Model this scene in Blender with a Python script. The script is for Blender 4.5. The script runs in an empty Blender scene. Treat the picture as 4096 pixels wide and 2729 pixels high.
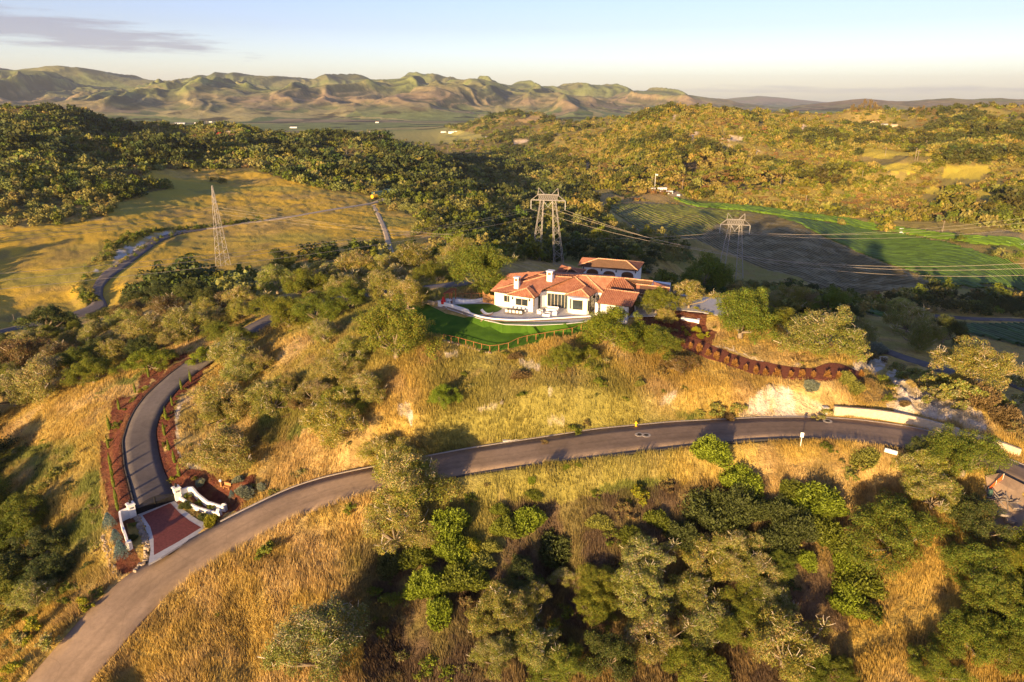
import bpy, bmesh, math, random
import numpy as np
from mathutils import Vector, Matrix
from mathutils.geometry import delaunay_2d_cdt
R = math.radians
random.seed(7)
C = bpy.context.scene.collection
# ---------------------------------------------------------------- camera geometry
CZ, PITCH, F = 57.0, R(19.4), 683.0
SUN_AZ, SUN_EL = R(26.0), R(8.0)          # heading the light travels towards (from +Y to +X), elevation
cp, sp = math.cos(PITCH), math.sin(PITCH)
def ray(px, py):
    u = (np.asarray(px, float) - 512) / F; v = (341 - np.asarray(py, float)) / F
    return u, cp + v * sp, -sp + v * cp
def atz(px, py, z):
    x, y, w = ray(px, py); t = (z - CZ) / w
    return x * t, y * t
def atd(px, py, d):
    x, y, w = ray(px, py); t = d / np.hypot(x, y)
    return x * t, y * t, CZ + w * t
def proj(x, y, z):
    dy = y * cp - (z - CZ) * sp; up = y * sp + (z - CZ) * cp
    return 512 + F * x / dy, 341 - F * up / dy
# ---------------------------------------------------------------- noise
def _hash(ix, iy, s):
    h = (ix.astype(np.int64) * 374761393 + iy.astype(np.int64) * 668265263 + s * 2147483647) & 0xffffffff
    h = ((h ^ (h >> 13)) * 1274126177) & 0xffffffff
    return ((h ^ (h >> 16)) & 0xffff) / 65535.0
def vnoise(x, y, s=0):
    ix = np.floor(x); iy = np.floor(y); fx = x - ix; fy = y - iy
    fx = fx * fx * fx * (fx * (fx * 6 - 15) + 10); fy = fy * fy * fy * (fy * (fy * 6 - 15) + 10)
    a = _hash(ix, iy, s); b = _hash(ix + 1, iy, s); c = _hash(ix, iy + 1, s); d = _hash(ix + 1, iy + 1, s)
    return (a + (b - a) * fx) * (1 - fy) + (c + (d - c) * fx) * fy
def fbm(x, y, o=4, s=0):
    v = 0; a = .5; t = 0
    for k in range(o):
        v = v + a * vnoise(x + 17.3 * k, y - 9.1 * k, s + k); t += a; a *= .5
        x, y = x * 1.6 + y * 1.2, -x * 1.2 + y * 1.6
    return v / t
def ridged(x, y, o=5, s=0):
    v = 0; a = .5; w = 1.; t = 0
    for k in range(o):
        n = 1 - np.abs(2 * vnoise(x, y, s + k) - 1); n = n * n
        v = v + a * n * w; t += a; w = np.clip(n * 1.6, 0, 1); a *= .55
        x, y = x * 1.6 + y * 1.2 + 5.7, -x * 1.2 + y * 1.6 + 3.1
    return v / t
def sstep(a, b, x):
    t = np.clip((x - a) / (b - a), 0, 1); return t * t * (3 - 2 * t)
# ---------------------------------------------------------------- terrain control points
CPZ = """30 682 -9;75 640 -8;122 590 -6.5;160 560 -5.5;200 552 -5;256 520 -3;320 493 -1;386 478 1;450 465 3;512 455 4.5;600 443 5;686 434 5.5;768 428 6;850 428 6;910 438 5.5;981 459 5;1024 474 4.5
130 682 -11;250 640 -9;250 590 -6;400 640 -10;400 560 -5;400 510 -1;550 682 -12;550 600 -9;550 530 -4;550 490 2;700 682 -13;700 600 -10;700 520 -3;700 470 3;850 682 -12;850 600 -9;850 520 -3;850 465 4;940 500 2;1000 682 -8;1010 600 -4;1010 520 1;1024 500 3
120 500 -4.5;150 500 -4;140 440 -2.5;145 400 -.5;195 362 2.5;255 325 6;300 305 8;350 298 10;400 292 12;445 286 14;490 279 15
0 620 -15;60 560 -11;0 560 -15;0 500 -14;60 450 -8;90 500 -7;0 430 -12;80 400 -4;0 395 -11;50 360 -9;120 350 -4;30 335 -12;130 325 -5;200 320 0;200 300 -3;0 318 -23
20 325 -24;90 310 -23;100 285 -21;130 262 -20;180 235 -20;250 225 -20;375 198 -22;385 235 -21;395 257 -21;0 290 -23;0 260 -19;0 235 -14;0 205 -7;60 200 -8;120 190 -7;160 176 -7;240 172 -11;330 190 -18;222 266 -20;300 250 -20;340 225 -20
260 290 -10;330 283 -4;240 410 0;200 430 -2;300 395 6;350 370 10;300 440 2;260 470 -1;380 420 7;380 390 10;350 330 13;300 340 9;380 310 14.5;364 315 14
420 330 15.3;450 315 16.5;520 324 16.1;600 320 16.1;600 300 17;640 300 17;560 290 17;520 295 17;480 300 17;633 279 16.5;590 279 16.5;690 325 15;690 300 16;720 300 15;745 303 14;443 336 15;490 350 14.2;540 343 14.8;589 325 16
490 398 9.8;490 375 12;490 425 7.3;430 400 9.5;430 370 12.5;600 400 9.5;600 375 12;600 345 15;680 345 13;680 375 10.5;680 400 8.5;766 375 10.5;766 350 13;860 376 9;830 345 13;780 330 14;860 355 10.5;953 377 7.5;930 392 8;910 380 8.5;1000 397 6;1024 422 6;790 385 10
500 266 3;440 268 2;548 266 -17;520 230 -28;600 245 -30;660 250 -33;430 225 -22;430 200 -27;500 180 -40;500 215 -30;560 200 -42;460 165 -45;520 160 -58;600 170 -57;625 194 -37;610 205 -39;700 210 -41;800 222 -46;900 232 -50;1024 243 -53
640 235 -47;700 270 -54;760 292 -56;850 288 -57;1024 290 -57;700 283 -55;850 305 -52;926 315 -45;1024 320 -45;960 340 -40;1024 358 -39;870 332 -30;898 337 -30;930 366 -24;1007 378 -20;1024 388 -19;860 310 -38;780 300 -38"""
CPD = """0 113 1300;43 114 1300;87 123 1350;163 130 1350;185 133 1350;239 128 1250;321 135 1200;381 141 1150;435 151 1050;484 163 1000
0 150 850;0 190 600;100 160 800;200 150 950;300 160 850;380 170 800;100 137 1100
700 200 828;700 172 930;700 142 1080;700 122 1250;640 111 1500;678 110 1450;730 111 1600;600 170 1100;600 142 1400;600 124 1700;560 128 1850;548 120 2050;591 121 1800
860 226 715;900 218 740;900 187 870;900 150 1150;900 127 1500;860 111 1900;900 112 1900;1024 233 640;1024 200 760;1024 150 1100;1024 122 1600;980 111 1900;1024 111 1900;800 112 1750;800 150 1150;800 200 800;495 114 2700;520 113 2800"""
CPH = []      # az deg, d, z : places the photograph cannot see
for a in range(-180, 180, 30):
    CPH += [(a, 6, -14), (a, 40, -14 if abs(a) < 100 else -12)]
    if abs(a) > 100: CPH += [(a, 150, -14), (a, 500, -40), (a, 3000, -60)]
for a in (-75, 75): CPH += [(a, 100, -14), (a, 400, -40), (a, 1500, -50)]
CPH += [(60, 130, 8), (52, 120, 6), (66, 120, 6), (40, 165, -14), (46, 170, -14), (33, 170, -20), (27, 165, -8), (20, 178, 0), (24, 200, -22)]
CPH += [(-55, 150, -21), (-52, 270, -30), (-60, 400, -34), (-48, 400, -26), (-55, 900, -5), (60, 500, -50), (60, 1500, 20)]
for a in range(-46, 1, 8): CPH += [(a, 2300, -60), (a, 1900, -50)]
for a in range(-50, 60, 10): CPH += [(a, 3400, -60), (a, 4500, -60)]
for a in (2, 6, 12, 20, 28, 36, 46): CPH += [(a, 2900 if a > 5 else 3400, -62)]
CPH += [(10, 190, 2), (13, 200, -6), (4, 190, 5), (-4, 185, 8), (-10, 190, 4), (14, 230, -22), (7, 260, -18), (-13, 1550, -55), (-20, 1700, -55), (-6, 1400, -58)]
pts = []
for s in CPZ.replace("\n", ";").split(";"):
    a, b, z = map(float, s.split()); x, y = atz(a, b, z); pts.append((float(x), float(y), z))
for s in CPD.replace("\n", ";").split(";"):
    a, b, d = map(float, s.split()); x, y, z = atd(a, b, d); pts.append((float(x), float(y), float(z)))
for a, d, z in CPH:
    pts.append((d * math.sin(R(a)), d * math.cos(R(a)), z))
pts = np.array(pts)
def warp(x, y):
    r = np.hypot(x, y) + 8.0; l = np.log(r)
    a = np.arctan2(x, y)
    return np.stack([np.sin(a) * l * 2.2, np.cos(a) * l * 2.2, l * 2.6], -1)
_W = warp(pts[:, 0], pts[:, 1])
def _k(A, B):
    d2 = ((A[:, None, :] - B[None, :, :]) ** 2).sum(-1)
    return np.sqrt(d2 + .12 ** 2)
_n = len(pts)
_A = np.zeros((_n + 1, _n + 1)); _A[:_n, :_n] = _k(_W, _W) - np.eye(_n) * .006; _A[:_n, _n] = 1; _A[_n, :_n] = 1
_c = np.linalg.solve(_A, np.append(pts[:, 2], 0))
def h_rbf(x, y):
    x = np.asarray(x, float); sh = x.shape; x = x.ravel(); y = np.asarray(y, float).ravel(); out = np.empty(len(x))
    for i in range(0, len(x), 20000):
        out[i:i + 20000] = _k(warp(x[i:i + 20000], y[i:i + 20000]), _W) @ _c[:_n] + _c[_n]
    return out.reshape(sh)
# mountains ------------------------------------------------
SKY = "-80 66;0 65;52 66;91 70;130 75;183 77;218 73;270 78;357 76;452 74;474 77;513 83;566 84;592 82;631 87;666 90;705 96;740 104;780 108;1100 108"
SKY = np.array([[float(v) for v in s.split()] for s in SKY.split(";")])
SKR = "760 112;800 104;866 97;909 98;944 95;1024 98;1100 98"
SKR = np.array([[float(v) for v in s.split()] for s in SKR.split(";")])
SKF = "700 104;722 99;757 95;796 99;840 104;1100 108"
SKF = np.array([[float(v) for v in s.split()] for s in SKF.split(";")])
def mountains(x, y):
    r = np.hypot(x, y); px = 512 + F * (x / np.maximum(y, 1)) / cp   # column of the skyline
    px = np.where(y > 0, px, 2000.)
    ca = y / np.maximum(r, 1)
    def top(tab, d): return CZ + d * ca * np.tan(np.arctan((341 - np.interp(px, tab[:, 0], tab[:, 1])) / F) - PITCH)
    wx = x + 420 * (fbm(x / 1100, y / 1100, 3, 5) - .5) * 2; wy = y + 420 * (fbm(x / 1100, y / 1100, 3, 9) - .5) * 2
    rg = ridged(wx / 950, wy / 2600, 4, 21); rg2 = ridged(wx / 430, wy / 800, 3, 31)
    z1 = np.maximum(top(SKY, 9000.) + 60, 0) * 1.04; pr = np.clip((r - 4600) / 4300, 0, 1) * (1 - sstep(9400, 12500, r)); back = (r > 9000)
    pm_ = np.where(back, 1, pr)
    q = np.clip(pr, 0, 1); fine = ridged(wx / 260, wy / 420, 5, 51); sp_ = .70 * rg + .22 * rg2 + .08 * fine
    back_ = z1 / 1.04 * sstep(8300, 9500, r) * (1 - sstep(9800, 12500, r)) * (.86 + .32 * ridged(wx / 620, wy / 5000, 4, 41) + .05 * fine)
    spur = z1 * (.40 * q ** 2.4 + sp_ * 3.0 * q * (1 - .80 * q)); lim_ = z1 * .99; spur = np.where(spur > lim_ * .8, lim_ * .8 + (spur - lim_ * .8) * .35, spur)
    m1 = np.maximum(back_, spur * (1 - sstep(8200, 9600, r) * .6))
    z2 = np.maximum(top(SKR, 8000.) + 60, 0); t2 = sstep(4800, 8000, r) * (1 - sstep(8200, 11000, r))
    m2 = z2 * t2 * (.66 + .26 * rg + .12 * rg2)
    z3 = np.maximum(top(SKF, 21000.) + 60, 0); m3 = z3 * sstep(15000, 21000, r) * (.9 + .1 * rg)
    return np.where(y > 0, np.maximum(np.maximum(m1, m2), m3), 0), rg, rg2
def h_base(x, y):
    x = np.asarray(x, float); y = np.asarray(y, float)
    r = np.hypot(x, y); b = np.full(x.shape, -60.); m = r < 4300
    if m.any(): b[m] = h_rbf(x[m], y[m])
    w = sstep(3000, 4200, r); b = b * (1 - w) - 60 * w
    b = b + 105 * np.exp(-(((x + 930) / 240) ** 2 + ((y - 600) / 200) ** 2))
    k = (r > 550) & (r < 3200)
    if k.any():
        xx, yy, rr = x[k], y[k], r[k]
        e = sstep(600, 900, rr) * sstep(-54, -38, b[k]) * (1 - sstep(2300, 3100, rr))
        b[k] += e * ((ridged(xx / 330, yy / 330, 4, 3) - .5) * 34 + (fbm(xx / 70, yy / 70, 3, 4) - .5) * 10)
    return b
# ---------------------------------------------------------------- traced lines (tile helper: picture tiles of 256 x 170.5)
def T(c, r, s):
    o = [];
    for q in s.split():
        a, b = q.split(","); o.append((256 * c + float(a) / 9.195, 100 + 170.5 * r + float(b) / 9.195))
    return o
def hit(px, py, d0=40, d1=5200):
    """point where the view through a pixel meets the smooth land"""
    px = np.atleast_1d(np.asarray(px, float)); py = np.atleast_1d(np.asarray(py, float))
    x, y, w = ray(px, py); hn = np.hypot(x, y)
    ds = np.exp(np.linspace(math.log(d0), math.log(d1), 260))
    X = x[:, None] / hn[:, None] * ds; Y = y[:, None] / hn[:, None] * ds; Z = CZ + w[:, None] / hn[:, None] * ds
    H = h_base(X, Y); below = Z < H; k = below.argmax(1); k = np.where(below.any(1), np.maximum(k, 1), len(ds) - 1)
    i = np.arange(len(px)); g0 = (Z - H)[i, k - 1]; g1 = (Z - H)[i, k]; f = np.clip(g0 / (g0 - g1 + 1e-9), 0, 1)
    d = ds[k - 1] + (ds[k] - ds[k - 1]) * f
    return np.stack([x / hn * d, y / hn * d, CZ + w / hn * d], -1)
def hits(l): l = np.array(l); return hit(l[:, 0], l[:, 1])
def resample(P, n):
    P = np.asarray(P, float); s = np.concatenate([[0], np.cumsum(np.hypot(*np.diff(P[:, :2], axis=0).T))]); t = np.linspace(0, s[-1], n)
    return np.stack([np.interp(t, s, P[:, k]) for k in range(P.shape[1])], -1)
def smooth(P, it):
    P = P.copy()
    for _ in range(it): P[1:-1] = P[1:-1] * .5 + (P[:-2] + P[2:]) * .25
    return P
def ribbon(A, B, n, it=12, zz=None, zk=3):
    """two traced edges -> n stations (left xyz, right xyz) with a level cross-section"""
    out = []
    for E in (A, B):
        h = hits(E); out.append(resample(np.concatenate([h, np.array(E)], 1), n))
    a, b = out; z = smooth(((a[:, 2] + b[:, 2]) / 2)[:, None], 60)[:, 0] if zz is None else np.interp(a[:, zk] * (1 if zk == 3 else -1), [q[0] for q in zz], [q[1] for q in zz])
    z = smooth(z[:, None], 20)[:, 0]; res = []
    for e in out:
        x, y = atz(e[:, 3], e[:, 4], z); res.append(smooth(np.stack([x, y, z], -1), it))
    return res
def cribbon(pts, hw, n, it=8):
    c = np.array([[*atz(a, b, z), z] for a, b, z in pts], float); c = smooth(resample(c, n), it)
    t = np.gradient(c[:, :2], axis=0); t /= np.hypot(*t.T)[:, None]; nrm = np.stack([-t[:, 1], t[:, 0]], -1) * hw
    a = c.copy(); a[:, :2] += nrm; b = c.copy(); b[:, :2] -= nrm
    return a, b
ROAD_U = [(-10, 725), (26, 682), (87, 611.5), (115.3, 584.6), (130.5, 571.5), (148.5, 563.3), (161, 555), (195.8, 535.6), (223, 520.4), (256, 504), (288.6, 488.5), (321, 478), (354, 470.5), (386.5, 464.2), (419, 458), (451.8, 451.5), (484.4, 446), (523, 440.2), (599, 428.7), (675, 421.7), (768, 417.3), (817, 417.3), (855, 419.5), (898.5, 425), (931, 431), (981.6, 448.9), (1024, 464.8), (1065, 484)]
ROAD_L = [(50, 730), (89, 682), (130.5, 634), (152, 608.5), (174, 590), (195.8, 573.7), (217.5, 560.6), (256, 537.2), (288.6, 520.4), (321, 509), (367, 494.8), (412, 485.5), (462.6, 476), (512, 468.4), (599, 457), (686, 446.4), (751, 440.3), (790, 438.5), (825.4, 439.2), (881, 445.6), (908, 448.8), (950, 458), (999, 472.7), (1024, 483.9), (1065, 506)]
DRV_L = [(137.5, 514), (134.6, 505), (129.4, 484.5), (125, 468), (122.5, 441), (125, 433.6), (128.3, 422.8), (134.9, 409.7), (145.7, 395.6), (161, 381.4), (174, 370.6), (189.2, 360.2)]
DRV_R = [(175.5, 499), (172.5, 489), (163, 469.3), (158.8, 454), (156.6, 441), (155.5, 431.5), (157.7, 420.6), (164.2, 405.4), (174, 392.3), (184.9, 381.4), (202.3, 366.5)]
DRV_C = [(189, 368.5, 2.2), (197, 362.5, 2.8), (215, 351, 4.2), (235, 338.5, 5.6), (256, 326.5, 7), (285, 312, 8.5), (330, 300, 10), (390, 292, 12.5), (445, 285.5, 15), (480, 281, 16.3)]
VAL_L = [(-14, 334), (0, 329.5), (19, 325.2), (50, 318), (75, 311.5), (84, 308), (92.3, 304.5), (91.5, 290), (95.5, 281), (103, 272), (117, 263), (132.6, 252.5), (146, 243.5), (154.5, 238), (170, 233.5), (186, 230.5), (206, 228)]
VAL_R = [(-14, 339), (0, 334), (19, 329.5), (50, 323), (75, 318), (90, 315.5), (108.6, 306.5), (102.5, 295), (103.2, 286), (111, 277), (122, 269.5), (137, 258.5), (150, 248.5), (159, 242), (173, 236), (188, 232.2), (207, 229.3)]
RDG_L = [(206, 228), (220, 226.2), (240, 222.6), (270, 219), (300, 214.5), (330, 209), (350, 206), (372, 202.5), (380, 199), (388, 196.2), (398, 194.2)]
RDG_R = [(207, 229.2), (221, 227.6), (241, 224), (271, 220.4), (300, 215.8), (330, 210.4), (351, 207.3), (372, 204), (383, 201.3), (391, 198), (400, 196)]
TRK_L = [(371.5, 205), (376, 215), (381, 226), (384.5, 237), (386.5, 248), (393, 262)]
TRK_R = [(375.5, 205), (381, 215), (386, 226), (390, 237), (392.5, 248), (398, 260)]
SW_L = [(858, 322), (866, 326.5), (880, 329.5), (899, 334), (925, 340), (940, 346)]      # lane below the spur
LOW_L = [(860, 352), (880, 347), (889, 349), (905, 355), (921, 360), (940, 366), (965, 373), (990, 378), (1007, 377), (1024, 386), (1050, 400)]
LOW_R = [(860, 356), (880, 352), (889, 355), (905, 361), (921, 366), (940, 372), (965, 379), (990, 383), (1007, 383.5), (1024, 392), (1050, 406)]
FAR_L = [(848, 305), (876, 307.5), (900, 310), (926, 313.6), (968, 317), (1024, 318.8), (1060, 319.5)]
FAR_R = [(848, 307.5), (876, 310), (900, 312.6), (926, 316.4), (968, 320), (1024, 321.6), (1060, 322.5)]
MOT_L = [(655, 296), (700, 297), (745, 302.5), (770, 306)]
roads = {}
ZMAIN = [(-10, -12), (87, -8), (160, -5.5), (256, -2.5), (386, 1), (484, 3.5), (599, 5), (768, 6), (855, 6), (931, 5.5), (1024, 4.5), (1065, 4)]
ZDRV = [(-505, -4.5), (-485, -4.2), (-455, -3), (-430, -1.6), (-410, -.4), (-390, .7), (-375, 1.6), (-360, 2.5)]
roads['main'] = ribbon(ROAD_U, ROAD_L, 420, 30, ZMAIN)
roads['drive'] = ribbon(DRV_L, DRV_R, 140, 14, ZDRV, 4)
roads['drive2'] = cribbon(DRV_C, 2.7, 140)
roads['valley'] = ribbon(VAL_L, VAL_R, 160, 10)
roads['ridge'] = ribbon(RDG_L, RDG_R, 120, 10)
roads['track'] = ribbon(TRK_L, TRK_R, 60, 6)
roads['low'] = ribbon(LOW_L, LOW_R, 90, 6)
roads['far'] = ribbon(FAR_L, FAR_R, 90, 8)
def poly_of(ab): return np.concatenate([ab[0][:, :2], ab[1][::-1, :2]])
def inpoly(x, y, P):
    c = np.zeros(x.shape, bool); n = len(P)
    for i in range(n):
        x1, y1 = P[i]; x2, y2 = P[i - 1]
        if y1 == y2: continue
        m = ((y1 > y) != (y2 > y)) & (x < (x2 - x1) * (y - y1) / (y2 - y1) + x1); c ^= m
    return c
def dist_poly(x, y, P, closed=True):
    d = np.full(x.shape, 1e9); n = len(P)
    for i in range(0 if closed else 1, n):
        ax, ay = P[i - 1]; bx, by = P[i]; vx, vy = bx - ax, by - ay; L = vx * vx + vy * vy + 1e-12
        t = np.clip(((x - ax) * vx + (y - ay) * vy) / L, 0, 1)
        d = np.minimum(d, (x - ax - t * vx) ** 2 + (y - ay - t * vy) ** 2)
    return np.sqrt(d)
def sdist(x, y, P, pad=12.):
    """signed distance (negative inside) near the polygon, pad elsewhere"""
    P = np.asarray(P)[:, :2]; sh = x.shape; x = x.ravel(); y = y.ravel(); out = np.full(x.shape, pad)
    m = (x > P[:, 0].min() - pad) & (x < P[:, 0].max() + pad) & (y > P[:, 1].min() - pad) & (y < P[:, 1].max() + pad)
    idx = np.nonzero(m)[0]
    if len(idx):
        d = dist_poly(x[idx], y[idx], P); d = np.where(inpoly(x[idx], y[idx], P), -d, np.minimum(d, pad)); out[idx] = d
    return out.reshape(sh)
class Field:
    """blends the land towards a road: level inside, easing out over `ease` metres"""
    def __init__(s, ab, ease=3.0, step=3):
        a, b = ab; s.P = poly_of((a[::step], b[::step])); c = (a + b) / 2; s.c = c; s.hw = np.hypot(*(a - b)[:, :2].T) / 2; s.ease = ease
        m = s.ease + s.hw.max() + 1; s.bb = (c[:, 0].min() - m, c[:, 0].max() + m, c[:, 1].min() - m, c[:, 1].max() + m)
    def apply(s, x, y, z, off=None):
        i = np.nonzero((x > s.bb[0]) & (x < s.bb[1]) & (y > s.bb[2]) & (y < s.bb[3]))[0]
        for k in range(0, len(i), 40000):
            j = i[k:k + 40000]
            d2 = (x[j, None] - s.c[None, :, 0]) ** 2 + (y[j, None] - s.c[None, :, 1]) ** 2
            q = d2.argmin(1); d = np.sqrt(d2[np.arange(len(j)), q]) - s.hw[q]
            w = 1 - sstep(0.3, s.ease, d); z[j] = z[j] * (1 - w) + s.c[q, 2] * w
            if off is not None: off[j] = np.maximum(off[j], 1 - sstep(-.35, .35, d))
fields = [Field(roads['far'], 5), Field(roads['low'], 3), Field(roads['ridge'], 5), Field(roads['track'], 5), Field(roads['valley'], 5), Field(roads['drive2'], 3.), Field(roads['drive'], 3.), Field(roads['main'], 4.)]
# ---------------------------------------------------------------- flat places of the estate (outlines traced, then fixed in the world)
def flat(l, z): l = np.array(l, float); x, y = atz(l[:, 0], l[:, 1], z); return np.stack([x, y], -1)
PZ, LZ = 17.0, 15.6
PATIO = flat([(438, 301), (448, 309), (464, 314), (484, 320), (505, 324.5), (535, 325.5), (570, 323.5), (591, 321), (600, 318), (655, 316), (668, 300), (660, 290), (600, 292), (560, 294), (505, 301), (484, 301), (457, 297.5), (443, 299)], PZ)
COURT = flat([(655, 284), (690, 296), (757, 300), (745, 308), (722, 316), (700, 312), (668, 309), (655, 312), (600, 290), (630, 276)], 16.6)
pads = [(COURT, 16.6, 5.), (PATIO, PZ, .4)]
LAWN = np.array([(366, 317), (392, 303), (408, 300), (422, 302), (432, 307), (446, 314), (464, 318), (484, 323.5), (505, 328), (535, 329), (570, 327.5), (591, 324.5), (590, 331), (575, 335), (551, 339.5), (525, 344.5), (505, 349), (491, 351.2), (482, 349.2), (474, 347), (459, 343), (443, 337.5), (428, 334), (400, 328), (375, 324)])
LAWNW = None
def h_land(x, y, off=None):
    x = np.asarray(x, float); sh = x.shape; x = x.ravel(); y = np.asarray(y, float).ravel()
    z = h_base(x, y)
    for P, pz, e in pads:
        d = sdist(x, y, P, 14.); w = 1 - sstep(0., e, d); z = z * (1 - w) + pz * w
    for f in fields: f.apply(x, y, z, off)
    for P0, P1, hgt, wd in cliffs:      # steep cut banks: raise the land behind a line
        pass
    return z.reshape(sh)
cliffs = []
def ground(px, py):
    """a pixel's point on the land, pads and roads included"""
    p = hit(px, py); 
    for _ in range(6):
        z = h_land(p[:, 0], p[:, 1]); x, y = atz(px, py, z); x = np.atleast_1d(x); y = np.atleast_1d(y)
        p = np.stack([p[:, 0] * .4 + x * .6, p[:, 1] * .4 + y * .6, z], -1)
    p[:, 2] = h_land(p[:, 0], p[:, 1])
    return p
def G(px, py): return ground([px], [py])[0]
# ---------------------------------------------------------------- mesh helpers
def new_mesh(name, V, faces, col=None, uv=None, smooth_=False):
    """faces: (n,3) or (n,4) int array, or a list of arrays of both"""
    me = bpy.data.meshes.new(name); V = np.asarray(V, np.float32)
    fl = faces if isinstance(faces, list) else [faces]; fl = [np.asarray(f, np.int32) for f in fl if len(f)]
    me.vertices.add(len(V)); me.vertices.foreach_set('co', V.ravel())
    nl = sum(f.size for f in fl); nf = sum(len(f) for f in fl)
    me.loops.add(nl); me.polygons.add(nf)
    me.loops.foreach_set('vertex_index', np.concatenate([f.ravel() for f in fl]))
    st = []; tot = []; o = 0
    for f in fl:
        k = f.shape[1]; st.append(o + np.arange(len(f)) * k); tot.append(np.full(len(f), k)); o += f.size
    me.polygons.foreach_set('loop_start', np.concatenate(st).astype(np.int32)); me.polygons.foreach_set('loop_total', np.concatenate(tot).astype(np.int32))
    if col is not None:
        a = me.color_attributes.new('Col', 'FLOAT_COLOR', 'POINT'); c = np.ones((len(V), 4), np.float32); c[:, :3] = col; a.data.foreach_set('color', c.ravel())
    me.update(calc_edges=True)
    if smooth_: me.polygons.foreach_set('use_smooth', np.ones(nf, bool))
    return me
def link(name, me, mat=None, parent=None, loc=None, rot=None, scale=None):
    o = bpy.data.objects.new(name, me); C.objects.link(o)
    if mat is not None and me is not None and not len(me.materials):
        for m in (mat if isinstance(mat, (list, tuple)) else [mat]): me.materials.append(m)
    if parent is not None: o.parent = parent
    if loc is not None: o.location = loc
    if rot is not None: o.rotation_euler = rot
    if scale is not None: o.scale = (scale,) * 3 if isinstance(scale, (int, float)) else scale
    return o
def tag(o, label=None, cat=None, group=None, kind=None):
    if label: o['label'] = label
    if cat: o['category'] = cat
    if group: o['group'] = group
    if kind: o['kind'] = kind
    return o
def thing(name, label, cat, loc=(0, 0, 0), rz=0., group=None):
    o = bpy.data.objects.new(name, None); C.objects.link(o); o.location = loc; o.rotation_euler = (0, 0, rz); o.empty_display_size = .2
    return tag(o, label, cat, group)
class MB:
    def __init__(s): s.V = []; s.Fc = []; s.n = 0
    def add(s, V, Fs):
        V = [tuple(v) for v in V]; s.V += V; s.Fc += [tuple(i + s.n for i in f) for f in Fs]; s.n += len(V); return s
    def box(s, c, d, rz=0., M=None):
        hx, hy, hz = d[0] / 2, d[1] / 2, d[2] / 2; ca, sa = math.cos(rz), math.sin(rz); P = []
        for sx in (-1, 1):
            for sy in (-1, 1):
                for sz in (-1, 1):
                    x, y = sx * hx, sy * hy; p = (c[0] + x * ca - y * sa, c[1] + x * sa + y * ca, c[2] + sz * hz)
                    P.append(tuple(M @ Vector(p)) if M else p)
        return s.add(P, [(0, 1, 3, 2), (4, 6, 7, 5), (0, 4, 5, 1), (2, 3, 7, 6), (0, 2, 6, 4), (1, 5, 7, 3)])
    def tube(s, pts, r, n=6, cap=True):
        pts = [Vector(p) for p in pts]; rs = r if isinstance(r, (list, tuple)) else [r] * len(pts); V = []
        for i, p in enumerate(pts):
            d = (pts[min(i + 1, len(pts) - 1)] - pts[max(i - 1, 0)]).normalized()
            a = d.cross(Vector((0, 0, 1)));
            if a.length < .05: a = d.cross(Vector((1, 0, 0)))
            a.normalize(); b = d.cross(a)
            for k in range(n):
                t = 2 * math.pi * k / n; V.append(p + (a * math.cos(t) + b * math.sin(t)) * rs[i])
        Fs = []
        for i in range(len(pts) - 1):
            for k in range(n): Fs.append((i * n + k, i * n + (k + 1) % n, (i + 1) * n + (k + 1) % n, (i + 1) * n + k))
        if cap: Fs.append(tuple(range(n - 1, -1, -1))); Fs.append(tuple((len(pts) - 1) * n + k for k in range(n)))
        return s.add(V, Fs)
    def bar(s, a, b, w=.05): return s.tube([a, b], w, 4)
    def prism(s, P, z0, z1):
        n = len(P); z0 = z0 if hasattr(z0, '__len__') else [z0] * n; z1 = z1 if hasattr(z1, '__len__') else [z1] * n
        V = [(P[i][0], P[i][1], z0[i]) for i in range(n)] + [(P[i][0], P[i][1], z1[i]) for i in range(n)]
        a = sum(P[i - 1][0] * P[i][1] - P[i][0] * P[i - 1][1] for i in range(n))
        Fs = [(i, (i + 1) % n, n + (i + 1) % n, n + i) for i in range(n)] + [tuple(range(n - 1, -1, -1)), tuple(range(n, 2 * n))]
        if a < 0: Fs = [f[::-1] for f in Fs]
        return s.add(V, Fs)
    def lathe(s, prof, c=(0, 0, 0), n=12):
        V = []; 
        for r, z in prof:
            for k in range(n): t = 2 * math.pi * k / n; V.append((c[0] + r * math.cos(t), c[1] + r * math.sin(t), c[2] + z))
        Fs = [(i * n + k, i * n + (k + 1) % n, (i + 1) * n + (k + 1) % n, (i + 1) * n + k) for i in range(len(prof) - 1) for k in range(n)]
        Fs.append(tuple(range(n - 1, -1, -1))); Fs.append(tuple((len(prof) - 1) * n + k for k in range(n)))
        return s.add(V, Fs)
    def slab(s, P, th):
        """a planar polygon of 3-D points given a thickness downwards"""
        n = len(P); V = [tuple(p) for p in P] + [(p[0], p[1], p[2] - th) for p in P]
        a = sum(P[i - 1][0] * P[i][1] - P[i][0] * P[i - 1][1] for i in range(n)); T_ = list(range(n))
        Fs = [tuple(T_), tuple(n + i for i in reversed(T_))] + [(i, n + i, n + (i + 1) % n, (i + 1) % n) for i in range(n)]
        if a < 0: Fs = [f[::-1] for f in Fs]
        return s.add(V, Fs)
    def build(s, name, mat, parent=None, sm=False, loc=None):
        me = bpy.data.meshes.new(name); me.from_pydata(s.V, [], s.Fc); me.update()
        if sm:
            for p in me.polygons: p.use_smooth = True
        return link(name, me, mat, parent, loc)
def local(pts, loc, rz):
    ca, sa = math.cos(-rz), math.sin(-rz); return [((p[0] - loc[0]) * ca - (p[1] - loc[1]) * sa, (p[0] - loc[0]) * sa + (p[1] - loc[1]) * ca, p[2] - loc[2]) for p in pts]
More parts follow.
